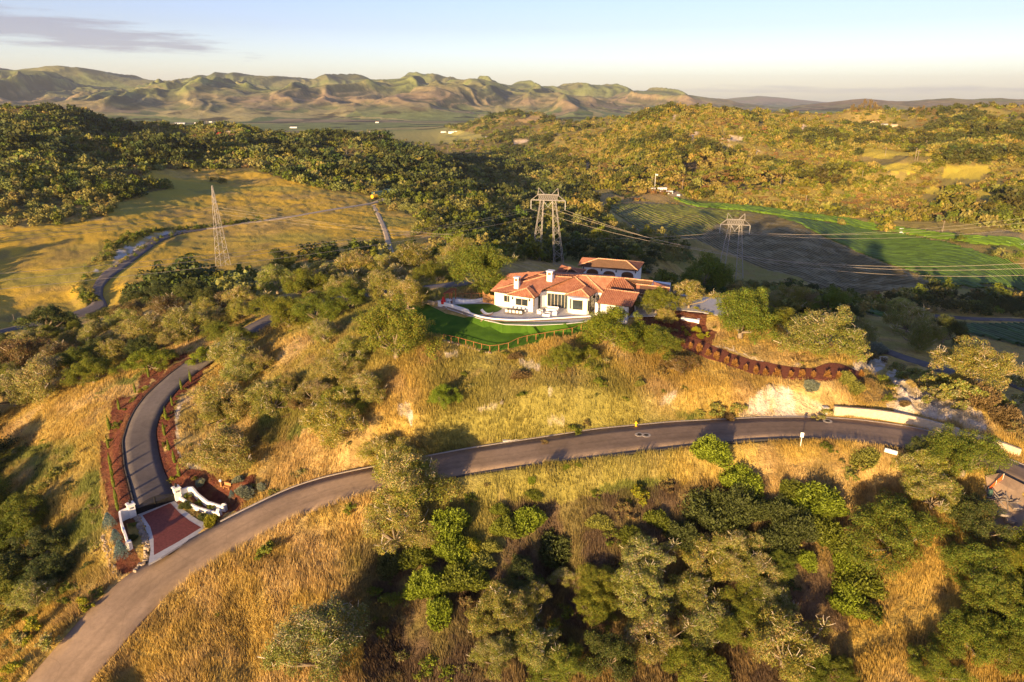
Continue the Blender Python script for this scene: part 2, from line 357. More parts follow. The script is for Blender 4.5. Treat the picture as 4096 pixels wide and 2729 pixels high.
# ---------------------------------------------------------------- materials
def nodes(name):
    m = bpy.data.materials.new(name); m.use_nodes = True; t = m.node_tree; b = t.nodes['Principled BSDF']; return m, t, b
def noise_node(t, scale, detail=4, rough=.55, coord='Object'):
    tc = t.nodes.new('ShaderNodeTexCoord'); n = t.nodes.new('ShaderNodeTexNoise'); n.inputs['Scale'].default_value = scale; n.inputs['Detail'].default_value = detail; n.inputs['Roughness'].default_value = rough
    t.links.new(tc.outputs[coord], n.inputs['Vector']); return n
def ramp(t, src, stops):
    r = t.nodes.new('ShaderNodeValToRGB'); e = r.color_ramp.elements
    while len(e) < len(stops): e.new(.5)
    for k, (p, c) in enumerate(stops): e[k].position = p; e[k].color = (*c, 1) if len(c) == 3 else c
    t.links.new(src, r.inputs[0]); return r
def bump(t, b, src, strength, dist):
    n = t.nodes.new('ShaderNodeBump'); n.inputs['Strength'].default_value = strength; n.inputs['Distance'].default_value = dist
    t.links.new(src, n.inputs['Height']); t.links.new(n.outputs[0], b.inputs['Normal']); return n
def mat(name, c, rough=.7, var=.15, scale=3., c2=None, bmp=0., bd=.02, metal=0., spec=.3, detail=5):
    m, t, b = nodes(name); n = noise_node(t, scale, detail)
    a = c2 if c2 else tuple(v * (1 - var) for v in c); d = c if c2 else tuple(min(1, v * (1 + var)) for v in c)
    r = ramp(t, n.outputs['Fac'], [(.35, a), (.65, d)]); t.links.new(r.outputs[0], b.inputs['Base Color'])
    b.inputs['Roughness'].default_value = rough; b.inputs['Metallic'].default_value = metal; b.inputs['Specular IOR Level'].default_value = spec
    if bmp: bump(t, b, n.outputs['Fac'], bmp, bd)
    return m
def leaf_mat(name, trans=.3, tint=(1, 1, 1)):
    m, t, b = nodes(name); at = t.nodes.new('ShaderNodeVertexColor'); at.layer_name = 'Col'; oi = t.nodes.new('ShaderNodeObjectInfo')
    mx = t.nodes.new('ShaderNodeMix'); mx.data_type = 'RGBA'; mx.blend_type = 'MULTIPLY'; mx.inputs[0].default_value = 1
    t.links.new(at.outputs['Color'], mx.inputs[6]); t.links.new(oi.outputs['Color'], mx.inputs[7])
    t.links.new(mx.outputs[2], b.inputs['Base Color']); b.inputs['Roughness'].default_value = .6; b.inputs['Specular IOR Level'].default_value = .25
    tr = t.nodes.new('ShaderNodeBsdfTranslucent'); t.links.new(mx.outputs[2], tr.inputs['Color']); ms = t.nodes.new('ShaderNodeMixShader'); ms.inputs[0].default_value = trans
    t.links.new(b.outputs[0], ms.inputs[1]); t.links.new(tr.outputs[0], ms.inputs[2]); t.links.new(ms.outputs[0], t.nodes['Material Output'].inputs['Surface'])
    return m
def col_mat(name, rough=.9, nscale=2.5, lo=.8, hi=1.2, bs=.4, bd=.15, fine=None):
    """colour attribute times a fine procedural mottling"""
    m, t, b = nodes(name); at = t.nodes.new('ShaderNodeVertexColor'); at.layer_name = 'Col'; n = noise_node(t, nscale, 8, .7)
    r = ramp(t, n.outputs['Fac'], [(.3, (lo,) * 3), (.7, (hi,) * 3)])
    mx = t.nodes.new('ShaderNodeMix'); mx.data_type = 'RGBA'; mx.blend_type = 'MULTIPLY'; mx.inputs[0].default_value = 1; mx.clamp_result = False
    t.links.new(at.outputs['Color'], mx.inputs[6]); t.links.new(r.outputs[0], mx.inputs[7]); out = mx.outputs[2]
    t.links.new(out, b.inputs['Base Color']); b.inputs['Roughness'].default_value = rough; b.inputs['Specular IOR Level'].default_value = .1
    if bs: bump(t, b, n.outputs['Fac'], bs, bd)
    return m
def asphalt(name, c, seam=None):
    m, t, b = nodes(name); n = noise_node(t, 1.2, 9, .75); n2 = noise_node(t, .12, 3)
    r = ramp(t, n.outputs['Fac'], [(.3, tuple(v * .82 for v in c)), (.7, tuple(v * 1.18 for v in c))]); r2 = ramp(t, n2.outputs['Fac'], [(.35, (.80,) * 3), (.65, (1.16,) * 3)])
    uv = t.nodes.new('ShaderNodeUVMap'); sx = t.nodes.new('ShaderNodeSeparateXYZ'); t.links.new(uv.outputs[0], sx.inputs[0])
    wv = noise_node(t, .5, 3); ad = t.nodes.new('ShaderNodeMath'); ad.operation = 'MULTIPLY_ADD'; ad.inputs[1].default_value = .05; t.links.new(wv.outputs['Fac'], ad.inputs[0]); t.links.new(sx.outputs[0], ad.inputs[2])
    k = seam or [(0, .9), (.05, 1.12), (.2, 1.0), (.45, 1.0), (.5, .86), (.55, .98), (.68, .82), (.74, 1.0), (.94, 1.0), (1, 1.1)]
    r3 = ramp(t, ad.outputs[0], [(p, (v,) * 3) for p, v in k])
    o = r.outputs[0]
    vo = t.nodes.new('ShaderNodeTexVoronoi'); vo.feature = 'DISTANCE_TO_EDGE'; vo.inputs['Scale'].default_value = .16; tcv = t.nodes.new('ShaderNodeTexCoord'); nv_ = noise_node(t, .8, 4); mv = t.nodes.new('ShaderNodeMix'); mv.data_type = 'RGBA'; mv.inputs[0].default_value = .75; mv.blend_type = 'ADD'; t.links.new(tcv.outputs['Object'], mv.inputs[6]); t.links.new(nv_.outputs['Color'], mv.inputs[7]); mv.clamp_result = False; t.links.new(mv.outputs[2], vo.inputs['Vector']); r4 = ramp(t, vo.outputs['Distance'], [(0, (.86,) * 3), (.004, (.9,) * 3), (.010, (1,) * 3)])
    for q in (r2, r3, r4):
        mx = t.nodes.new('ShaderNodeMix'); mx.data_type = 'RGBA'; mx.blend_type = 'MULTIPLY'; mx.inputs[0].default_value = 1; mx.clamp_result = False
        t.links.new(o, mx.inputs[6]); t.links.new(q.outputs[0], mx.inputs[7]); o = mx.outputs[2]
    t.links.new(o, b.inputs['Base Color']); b.inputs['Roughness'].default_value = .85; b.inputs['Specular IOR Level'].default_value = .2; bump(t, b, n.outputs['Fac'], .25, .02)
    return m
M = dict(
    ground=col_mat('ground_cover', nscale=1.3, lo=.75, hi=1.3, bs=1., bd=.9), hills=col_mat('hill_cover', nscale=.011, lo=.62, hi=1.3, bs=.7, bd=22.),
    leaf=leaf_mat('oak_leaves', .2), grass=leaf_mat('grass_blades', .45), road=asphalt('asphalt', (.28, .20, .135)), drive=asphalt('driveway_asphalt', (.135, .115, .105), [(0, .9), (.1, 1), (.9, 1), (1, .95)]),
    dirt=mat('pale_gravel', (.52, .42, .28), .95, c2=(.40, .31, .20), scale=.8), bark=mat('oak_bark', (.30, .24, .17), .9, c2=(.14, .105, .075), scale=4, bmp=.5), twig=mat('pale_twigs', (.50, .43, .32), .9, scale=5),
    stucco=mat('white_stucco', (.82, .79, .74), .85, var=.04, scale=2, bmp=.1), conc=mat('pale_concrete', (.50, .48, .45), .8, var=.1, scale=1.5), red=mat('red_stamped_concrete', (.20, .055, .042), .8, var=.2, scale=3),
    lawn=mat('lawn_turf', (.065, .140, .012), .9, c2=(.042, .10, .009), scale=.5, bmp=.6, bd=.05, spec=.1), steel=mat('galvanised_steel', (.36, .33, .30), .6, metal=.2, var=.08),
    iron=mat('black_iron', (.012, .012, .014), .45), fence=mat('redwood', (.30, .115, .045), .75, var=.2, scale=4), cedar=mat('cedar_boards', (.48, .25, .09), .75, c2=(.34, .16, .055), scale=5), post=mat('grey_post', (.25, .2, .16), .8),
    mulch=mat('bark_mulch', (.17, .055, .032), .95, c2=(.08, .026, .018), scale=7, bmp=.8, bd=.05), glass=mat('window_glass', (.03, .04, .045), .06, var=.3, scale=.5, spec=.8), wood=mat('garage_wood', (.13, .06, .025), .6, var=.2, scale=4),
    trim=mat('cream_trim', (.55, .47, .36), .7, var=.05), dark=mat('dark_bronze', (.03, .025, .02), .5), white=mat('white_paint', (.78, .77, .75), .5, var=.03), yellow=mat('yellow_paint', (.75, .45, .02), .5, var=.1), redp=mat('red_cloth', (.55, .02, .02), .7, var=.15),
    water=mat('pond_water', (.02, .03, .04), .04, var=.1, scale=.05, spec=1.), stone=mat('pale_block', (.60, .50, .36), .9, c2=(.48, .38, .26), scale=2.5, bmp=.4), rock=mat('rock', (.40, .33, .25), .9, c2=(.2, .15, .11), scale=1.5, bmp=.6),
    green=mat('green_metal', (.05, .10, .08), .6), orange=mat('orange_mesh', (.75, .13, .02), .7), plank=mat('grey_planks', (.30, .26, .23), .85, c2=(.16, .13, .11), scale=2), cloth=mat('pale_cushions', (.72, .68, .6), .9, var=.05), cush=mat('yellow_cushions', (.45, .36, .12), .9))
def tile_mat():
    m, t, b = nodes('clay_roof_tiles'); tc = t.nodes.new('ShaderNodeUVMap'); sx = t.nodes.new('ShaderNodeSeparateXYZ'); t.links.new(tc.outputs[0], sx.inputs[0])
    n = noise_node(t, 1.3, 6, .8); r = ramp(t, n.outputs['Fac'], [(.3, (.20, .075, .042)), (.5, (.33, .13, .07)), (.7, (.43, .22, .13))])
    w = t.nodes.new('ShaderNodeMath'); w.operation = 'MULTIPLY'; w.inputs[1].default_value = 2 * math.pi / .36; t.links.new(sx.outputs[0], w.inputs[0]); c = t.nodes.new('ShaderNodeMath'); c.operation = 'COSINE'; t.links.new(w.outputs[0], c.inputs[0])
    f = t.nodes.new('ShaderNodeMath'); f.operation = 'MULTIPLY'; f.inputs[1].default_value = 1 / .4; t.links.new(sx.outputs[1], f.inputs[0]); g = t.nodes.new('ShaderNodeMath'); g.operation = 'FRACT'; t.links.new(f.outputs[0], g.inputs[0])
    a = t.nodes.new('ShaderNodeMath'); a.operation = 'MULTIPLY_ADD'; a.inputs[1].default_value = .3; t.links.new(g.outputs[0], a.inputs[0]); t.links.new(c.outputs[0], a.inputs[2])
    t.links.new(r.outputs[0], b.inputs['Base Color']); b.inputs['Roughness'].default_value = .8; bump(t, b, a.outputs[0], .9, .07); return m
M['tile'] = tile_mat()
# ---------------------------------------------------------------- picture regions used only to decide what covers which piece of land
FIELD = T(0, 0, "-400,1230 0,1190 150,1165 400,1160 850,1110 1000,1050 1050,960 1250,900 1600,800 1400,740 1250,730 1400,650 1750,630 2354,660") + T(1, 0, "150,700 330,740 480,790 700,830 1000,870 1060,885 1180,870 1320,870 1380,865 1200,905 1180,960 1290,1030 1450,1050 1480,1100 1600,1150 1700,1165 1500,1200 1340,1230 1500,1290 1800,1300 1850,1330 1500,1420 1290,1440 1100,1400 900,1400 700,1420 500,1460 250,1470 120,1490") + T(0, 1, "2300,110 2150,150 1900,150 1400,180 1100,290 980,330 850,400 600,440 400,470 180,500 150,600 0,610 -400,640")
FIELD2 = T(0, 0, "1750,640 2354,620") + T(1, 0, "0,650 200,700 330,745 0,780") 
VA = [(607, 205), (631.6, 200.6), (675, 204.4), (702, 208.8), (768, 215.8), (779, 217.5), (811.5, 231.6), (844, 246.3), (876.8, 260.4), (904, 270.5), (942, 287), (900, 291), (817, 291), (800, 277), (768, 270.5), (729.5, 254.4), (697, 240), (675, 237), (637, 230.5), (608, 210)]
VB = [(773.4, 216.4), (811.5, 220.7), (855, 226.7), (898.5, 233.8), (931, 240.3), (947.4, 242.5), (985.5, 255.5), (1024, 269.7), (1060, 282), (1060, 296), (1024, 293), (974.6, 289), (947, 287), (904, 269.5), (876.8, 259.4), (844, 245.3), (811.5, 230.6)]
VC = [(671, 196.5), (768, 208.3), (811.5, 214.8), (855, 220.2), (898.5, 227.8), (942, 233.5), (963.8, 236.5), (1024, 242.5), (1060, 246), (1060, 258), (1024, 252), (974.6, 244.6), (931, 238.7), (887.6, 230.5), (844, 224), (800.6, 219), (768, 214.2), (729.5, 209.8), (686, 204.4)]
VD = [(844, 217.5), (898.5, 220.7), (953, 223), (1007, 230.5), (1040, 236), (1040, 243), (974.6, 235.5), (900, 227), (850, 220)]
VE = [(851.7, 307.8), (887.6, 314.3), (886.5, 318.4), (858, 313)]
VF = [(936.6, 320.8), (1024, 324.2), (1060, 325), (1060, 355), (1024, 347.7), (996, 340), (963.8, 333.6), (945, 327)]
MEAD = [T(3, 0, q) for q in ("820,510 870,440 1080,450 1250,475 1500,490 1560,520 1250,515 1200,535 1050,540 930,520", "1010,600 1150,585 1330,590 1330,640 1250,690 1180,650 1100,650", "1570,680 1640,600 2010,595 2060,660 1960,690 1930,740 1780,720 1600,710", "1400,850 1480,780 1580,820 1640,860 1490,875", "1860,860 2000,820 2130,880 2080,910 1950,905", "2090,670 2250,690 2200,720 2100,710", "530,790 680,770 640,815 560,800")]
CLIFFS = [T(3, 0, q) for q in ("290,280 310,220 350,230 380,260 330,275", "1680,330 1750,320 1750,360 1700,345", "160,240 220,255 200,275")] + [T(2, 0, q) for q in ("1450,145 1530,130 1540,155 1490,170", "1640,370 1670,285 1730,300 1700,350 1660,375", "1970,330 2030,320 2140,350 2130,380 2000,370", "1870,400 1950,385 2060,430 1950,440", "2250,180 2330,175 2330,210 2270,205", "1600,500 1620,430 1640,450 1615,505", "1560,590 1640,570 1700,560 1720,640 1620,620", "1720,480 1800,470 1780,500", "1160,480 1200,450 1180,490", "2260,420 2290,375 2300,420", "0,370 80,355 140,370 120,400 20,405", "2110,460 2230,470 2180,490 2120,480", "1220,410 1260,405 1240,430", "1780,530 1850,520 1840,560 1790,555")]
KNOLL = T(2, 0, "750,1020 760,930 800,870 900,860 1000,880 1120,900 1240,840 1140,810 1050,800 1150,800 1250,840 1420,885 1520,960 1490,955 1300,925 1100,915 900,945 870,1000 800,1040")
POND = T(2, 0, "940,835 1000,827 1080,830 1160,868 1130,880 1060,890 1020,885 940,850")
TOWN = T(2, 0, "0,480 120,520 330,540 560,600 300,610 200,640 0,600") + []
BARE2 = [T(2, 0, q) for q in ("850,720 960,745 940,760 860,745", "500,700 780,700 800,715 560,720", "1400,830 1520,840 1620,880 1540,895 1440,870", "0,820 240,815 200,840 0,835", "640,590 720,560 730,620 650,640", "470,490 570,490 560,510 470,505")]
VALLEYGOLD = T(1, 0, "1190,340 1260,230 1400,190 1540,195 1700,240 2100,330 2130,345 1950,380 1800,400 1560,405 1200,350")
HILLGOLD = T(2, 0, "60,190 180,145 700,150 720,165 620,190 500,200 300,165 150,200 100,215")
MULCH = [T(0, 1, "1130,1568 1150,1400 1240,1250 1400,1060 1550,920 1740,800 1720,770 1600,830 1450,900 1300,1000 1200,1150 1060,1220 1010,1400 960,1568"), T(0, 2, "1130,-20 1110,150 1170,350 1220,540 1100,640 1180,900 1340,1120 1100,1250 1040,1200 1030,1000 980,600 920,250 940,-20"), T(0, 1, "1450,1568 1440,1450 1500,1250 1600,1110 1800,930 1890,900 1880,980 1740,1120 1640,1280 1620,1420 1640,1568"), T(0, 2, "1440,-20 1480,150 1560,420 1600,430 1750,500 1960,760 2190,640 2240,560 2330,300 2200,320 2050,400 1850,260 1700,230 1600,60 1600,-20"),
         T(2, 1, "1150,560 1180,380 1500,290 1700,330 1850,400 1850,540 1900,560 1850,700 2000,770 2200,830 2354,850 2354,970 2200,930 2000,860 1800,790 1650,720 1550,690 1480,660 1400,600"), T(3, 1, "-20,860 200,900 420,910 740,895 860,960 800,1000 500,1005 100,990 -20,965"), T(2, 0, "0,0 0,1 1,1")]
MULCH.pop()
BARE = [T(3, 1, q) for q in ("-20,1050 100,1050 300,1110 450,1200 520,1290 480,1340 0,1330 -20,1350", "1060,940 1150,910 1290,1000 1400,1100 1560,1180 1800,1230 2000,1320 2110,1420 2110,1500 1900,1470 1700,1400 1280,1310 1050,1260 1100,1180 1180,1130 1130,1060", "850,820 980,790 1080,800 1010,900 880,960 800,900", "230,840 320,850 300,870 200,870")] + [T(2, 1, q) for q in ("2040,1330 2150,1200 2354,1060 2354,1350 2040,1345", "330,1380 480,1330 470,1420 400,1430", "1360,1250 1420,1180 1540,1130 1480,1230", "30,880 160,830 270,860 250,920 120,900", "350,1060 420,1080 410,1150 360,1130", "1860,690 2354,850 2354,870 2150,800 1980,740 1850,710")] + [T(1, 1, q) for q in ("1680,740 1790,760 1780,810 1700,800", "1300,1220 1400,1200 1480,1330 1420,1400 1340,1300", "2030,1260 2200,1220 2180,1280 2060,1290")] + [T(0, 2, "1600,60 1700,160 1880,240 1860,280 1700,230 1640,180"), T(0, 1, "1640,1568 1620,1420 1680,1260 1800,1100 1830,1100 1720,1280 1670,1420 1680,1568")]
GREENISH = [T(1, 1, "0,1000 500,900 800,1300 300,1568 0,1568"), T(2, 1, "560,830 900,830 850,1000 640,960"), T(2, 1, "1500,1330 2000,1290 2040,1345 1550,1390"), T(0, 1, "1400,900 2300,430 2354,480 1800,700 1300,1000 900,1150 900,1080"), T(0, 2, "-300,-100 0,100 900,-100 900,500 1000,1200 400,1568 -300,1568"), T(1, 1, "720,760 980,320 1080,330 760,830"), T(2, 2, "850,400 1500,330 1500,520 1100,560 850,560")]
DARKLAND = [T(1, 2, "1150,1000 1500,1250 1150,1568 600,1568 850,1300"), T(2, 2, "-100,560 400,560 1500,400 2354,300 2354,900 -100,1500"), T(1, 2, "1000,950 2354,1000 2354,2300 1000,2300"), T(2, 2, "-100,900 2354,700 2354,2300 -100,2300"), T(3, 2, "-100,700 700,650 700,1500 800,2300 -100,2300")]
def inpx(x, y, z, polys):
    px, py = proj(x, y, z); m = np.zeros(x.shape, bool); ok = y * cp - (z - CZ) * sp > 1
    for P in polys:
        P = np.array(P); q = ok & (px > P[:, 0].min()) & (px < P[:, 0].max()) & (py > P[:, 1].min()) & (py < P[:, 1].max())
        if q.any():
            i = np.nonzero(q)[0]; m[i[inpoly(px[i], py[i], P)]] = True
    return m
def jit(x, y, z, amp=1.):   # wobble a region's outline on the land so that no border is ruler-straight
    r = np.hypot(x, y); s = np.clip(r / 60, .8, 30)
    a = amp * np.clip(r / 110, .6, 12)
    return x + (vnoise(x / s, y / s, 71) - .5) * a * 2.4 + (vnoise(x / s * 3.1, y / s * 3.1, 73) - .5) * a, y + (vnoise(x / s + 40, y / s, 72) - .5) * a * 2.4 + (vnoise(x / s * 3 + 40, y / s * 3, 74) - .5) * a
def mix(c, k, w): return c * (1 - w[:, None]) + np.array(k) * w[:, None]
def cover(x, y, z):
    """what grows or lies on the land: an albedo per point"""
    r = np.hypot(x, y); n1 = fbm(x / 9, y / 9, 4, 11); n2 = fbm(x / 2.2, y / 2.2, 3, 12); n3 = fbm(x / 45, y / 45, 4, 13); nf = fbm(x / 220, y / 220, 4, 14)
    c = np.tile(np.array([.49, .345, .09]), (len(x), 1))
    c = mix(c, (.60, .43, .19), sstep(.5, .7, n1) * .7); c = mix(c, (.27, .185, .06), sstep(.52, .72, n2) * .6); c = mix(c, (.25, .24, .055), sstep(.48, .66, n3) * .75); c = mix(c, (.34, .22, .10), sstep(.55, .75, fbm(x / 5 + 50, y / 5, 3, 15)) * .5)
    xj, yj = jit(x, y, z); near = r < 260
    def put(polys, col, w=1., rr=None, jj=True):
        nonlocal c
        m = np.nonzero(near if rr is None else ((r > rr[0]) & (r < rr[1])))[0]
        if not len(m): return
        k = inpx(xj[m] if jj else x[m], yj[m] if jj else y[m], z[m], polys); i = m[k]
        if len(i):
            ww = np.full(len(i), w) if not callable(w) else w(x[i], y[i]); c[i] = c[i] * (1 - ww[:, None]) + np.array(col) * ww[:, None]
    nz = lambda a, b, s, k=33: (lambda X, Y: a + (b - a) * sstep(.35, .65, fbm(X / s, Y / s, 4, k)))
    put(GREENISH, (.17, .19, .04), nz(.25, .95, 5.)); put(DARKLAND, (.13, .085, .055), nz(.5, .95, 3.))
    for P in BARE: put([P], (.66, .57, .46), nz(.35, 1., 1.6, 41))
    put(MULCH, (.15, .05, .03), nz(.9, 1., 1.))
    q = sdist(xj, yj, fields[6].P, 6.); k = (q < 2.2) & near; c[k] = c[k] * .1 + np.array((.15, .05, .03)) * .9
    # far land
    far = (r > 230) & (r < 3300)
    forest = sstep(500, 560, r) * (r < 3300)
    w = forest * (.85 - .3 * sstep(.5, .7, fbm(x / 90, y / 90, 4, 16))); w = w * far
    inf = np.zeros(len(x), bool); i = np.nonzero(far)[0]
    if len(i): inf[i] = inpx(xj[i], yj[i], z[i], [FIELD, KNOLL, VA, VB, VC, VD, VALLEYGOLD, HILLGOLD] + MEAD)
    w = np.where(inf, 0, w)
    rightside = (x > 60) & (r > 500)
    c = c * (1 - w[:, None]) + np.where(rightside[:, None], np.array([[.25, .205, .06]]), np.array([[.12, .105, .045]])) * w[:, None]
    put([FIELD], (.64, .42, .05), nz(.35, .95, 30., 47), (230, 1000)); put([FIELD], (.30, .22, .07), (lambda X, Y: .75 * sstep(.55, .72, fbm(X / 11, Y / 22, 4, 57))), (230, 1000)); put([FIELD], (.32, .31, .06), (lambda X, Y: .6 * sstep(.5, .65, fbm(X / 70, Y / 40, 3, 58))), (230, 1000)); put([CUTB], (.62, .58, .52), nz(.2, 1., 5., 48), (230, 700)); put(MEAD, (.56, .45, .06), .9, (600, 2500)); put([KNOLL], (.46, .31, .11), .8, (500, 1200)); put([VALLEYGOLD], (.36, .33, .10), .9, (1200, 3300)); put([HILLGOLD], (.45, .31, .13), .9, (1200, 3300))
    for P in CLIFFS: put([P], (.74, .58, .40), nz(.55, 1., 12., 43), (500, 3000))
    for P in BARE2: put([P], (.42, .33, .24), .8, (400, 3000))
    put([VA], (.31, .26, .135), .95, (300, 1200), False); put([VGA], (.46, .37, .12), .85, (500, 1200)); put([VB, VE, VF], (.13, .13, .06), .9, (250, 1200), False); put([VC], (.12, .15, .04), .9, (300, 1200), False); put([VD], (.34, .27, .12), .9, (500, 1200), False)
    put([TOWN], (.22, .18, .16), .7, (700, 2500))
    # valley floor and mountains
    v = sstep(2600, 3200, r)
    if v.any():
        k = v > 0; X, Y = x[k], y[k]; Z = z[k]
        f = vnoise(X / 420, Y / 260, 51); vf = np.where((f > .55)[:, None], np.array([[.20, .24, .075]]), np.where((f > .4)[:, None], np.array([[.36, .32, .13]]), np.where((f > .28)[:, None], np.array([[.10, .15, .05]]), np.array([[.26, .21, .12]]))))
        t = fbm(X / 160, Y / 160, 4, 52); vf = vf * (1 - sstep(.6, .68, t)[:, None] * .75) 
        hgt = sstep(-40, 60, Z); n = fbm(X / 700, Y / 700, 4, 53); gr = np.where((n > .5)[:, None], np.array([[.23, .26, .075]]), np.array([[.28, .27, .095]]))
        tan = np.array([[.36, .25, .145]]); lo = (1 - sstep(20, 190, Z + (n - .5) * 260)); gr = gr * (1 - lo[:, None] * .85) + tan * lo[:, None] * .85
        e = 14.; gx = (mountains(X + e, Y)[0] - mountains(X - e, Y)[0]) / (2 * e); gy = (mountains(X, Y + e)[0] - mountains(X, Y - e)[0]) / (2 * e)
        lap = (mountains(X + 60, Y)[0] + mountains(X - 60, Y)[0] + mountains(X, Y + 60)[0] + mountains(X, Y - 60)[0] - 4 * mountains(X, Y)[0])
        br_shade = sstep(2, 14, lap) * .7 + sstep(.4, .58, fbm(X / 300, Y / 300, 5, 55)) * sstep(.05, .35, -gx) * .9 + sstep(250, 400, Z) * sstep(.38, .55, fbm(X / 500, Y / 500, 4, 56)) * .8  # brush in gullies and heights, plus shade painted on slopes facing off the sun
        br_shade = np.clip(br_shade, 0, .92); gr = gr * (1 - br_shade[:, None]) + np.array([[.055, .07, .035]]) * br_shade[:, None]
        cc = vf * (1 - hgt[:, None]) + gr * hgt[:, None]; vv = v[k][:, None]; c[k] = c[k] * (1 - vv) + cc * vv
    return c
CUTB = T(0, 0, '950,1530 1050,1450 1150,1380 1300,1310 1400,1260 1540,1205 1800,1190 1700,1230 1500,1265 1380,1325 1250,1415 1130,1505 1010,1575 930,1575')
VGA = [(607, 205), (675, 204.4), (745, 213), (700, 238), (675, 236), (637, 230), (608, 210)]
MBED = hits(T(2, 1, '1500,640 1640,612 1850,700 2000,768 2200,826 2354,850') + T(3, 1, '200,890 420,905 740,890 862,945 850,1003 500,1010 100,995') + T(2, 1, '2354,975 2200,948 2000,882 1800,812 1650,742 1500,690'))[:, :2]
# ---------------------------------------------------------------- the land as one polar sheet (ground < 3 km, hills beyond)
def build_land():
    az = np.concatenate([np.arange(-180, -48, 3.), np.arange(-48, 48.01, .105), np.arange(51, 180.1, 3.)]); az[-1] = 180
    rr = np.concatenate([np.geomspace(2, 50, 22)[:-1], np.exp(np.arange(math.log(50), math.log(260), .0031)), np.exp(np.arange(math.log(260), math.log(3000), .0062)), np.exp(np.arange(math.log(3000), math.log(13000), .0058)), np.geomspace(13100, 26000, 60)])
    A, D = np.meshgrid(np.radians(az), rr); X = D * np.sin(A); Y = D * np.cos(A); sh = X.shape; x = X.ravel(); y = Y.ravel(); r = D.ravel()
    off = np.zeros(len(x)); z = h_land(x, y, off)
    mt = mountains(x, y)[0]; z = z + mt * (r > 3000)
    for P in (COURT, PATIO): off = np.maximum(off, (sdist(x, y, P, 6.) < .15) * 1.)
    off = np.maximum(off, (sdist(x, y, LAWNW, 6.) < -.1) * 1.); off = np.maximum(off, (sdist(x, y, APRON, 6.) < -.1) * 1.)
    m = np.zeros(len(x)); near = r < 3000
    mm = (fbm(x / 7, y / 7, 3, 1) - .5) * 1.1 + (fbm(x / 1.7, y / 1.7, 3, 2) - .5) * .38; mm *= np.clip(r / 400, 1, 3)
    fade = 1 - off
    for f in fields[-3:]:
        i = np.nonzero((x > f.bb[0] - 3) & (x < f.bb[1] + 3) & (y > f.bb[2] - 3) & (y < f.bb[3] + 3) & (r < 300))[0]
        for k in range(0, len(i), 40000):
            j = i[k:k + 40000]; d2 = (x[j, None] - f.c[None, ::3, 0]) ** 2 + (y[j, None] - f.c[None, ::3, 1]) ** 2; q = d2.argmin(1)
            d = np.sqrt(d2[np.arange(len(j)), q]) - f.hw[::3][q]; fade[j] = np.minimum(fade[j], sstep(.2, 3., d))
    for P in (COURT, PATIO, LAWNW, ENT, MBED): fade = np.minimum(fade, sstep(.2, 2.5, sdist(x, y, P, 6.)))
    z = z + np.where(near, mm * fade, 0) - off * .3 - .5 * (sdist(x, y, LAWNW, 6.) < -.1) - .3 * (sdist(x, y, APRON, 6.) < -.1)
    sd = sdist(x, y, PONDW, 260.); z = np.where(sd < 259, np.minimum(z, PONDZ + .6 + .035 * np.maximum(sd, 0)), z); z = np.where(sd < 3, PONDZ - 1.2, z * sstep(8, 55, sd) + (PONDZ + .5) * (1 - sstep(8, 55, sd)))
    i = np.nonzero(r < 200)[0]; q = inpx(x[i], y[i], z[i], BARE[:2]); j = i[q]; z[j] += (ridged(x[j] / 2.6, y[j] / 2.6, 4, 81) - .35) * 1.3 * fade[j]
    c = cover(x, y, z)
    nr, na = sh; idx = np.arange(nr * na).reshape(sh)
    cut = int(np.searchsorted(rr, 3000)) + 1
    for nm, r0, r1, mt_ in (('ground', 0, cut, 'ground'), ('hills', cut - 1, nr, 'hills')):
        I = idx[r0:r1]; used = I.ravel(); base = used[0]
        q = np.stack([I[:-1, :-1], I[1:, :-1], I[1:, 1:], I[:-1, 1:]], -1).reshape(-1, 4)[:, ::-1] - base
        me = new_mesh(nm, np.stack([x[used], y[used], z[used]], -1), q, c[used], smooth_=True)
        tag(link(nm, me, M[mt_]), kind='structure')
def road_mesh(name, ab, m, lift=.03, kind='structure', sub=4, camber=.06):
    a, b = ab; n = len(a); V = []; 
    for k in range(sub + 1):
        t = k / sub; p = a * (1 - t) + b * t; p = p.copy(); p[:, 2] += lift + camber * (1 - (2 * t - 1) ** 2); V.append(p)
    lo = [a - [0, 0, .4], b - [0, 0, .4]]; V = [lo[0]] + V + [lo[1]]; K = len(V); V = np.stack(V, 1).reshape(-1, 3)
    i = np.arange(n - 1)[:, None] * K + np.arange(K - 1)[None]; i = i.ravel(); q = np.stack([i, i + 1, i + K + 1, i + K], -1)
    me = new_mesh(name, V, q[:, ::-1] if True else q, smooth_=True)
    uv = me.uv_layers.new(name='UVMap'); s = np.concatenate([[0], np.cumsum(np.hypot(*np.diff(a[:, :2], axis=0).T))]); tt = np.array([0] + [k / sub for k in range(sub + 1)] + [1.])
    vi = np.empty(len(me.loops), np.int32); me.loops.foreach_get('vertex_index', vi); uv.data.foreach_set('uv', np.stack([tt[vi % K], s[vi // K] / 4], -1).astype(np.float32).ravel())
    o = link(name, me, m); tag(o, kind=kind); return o
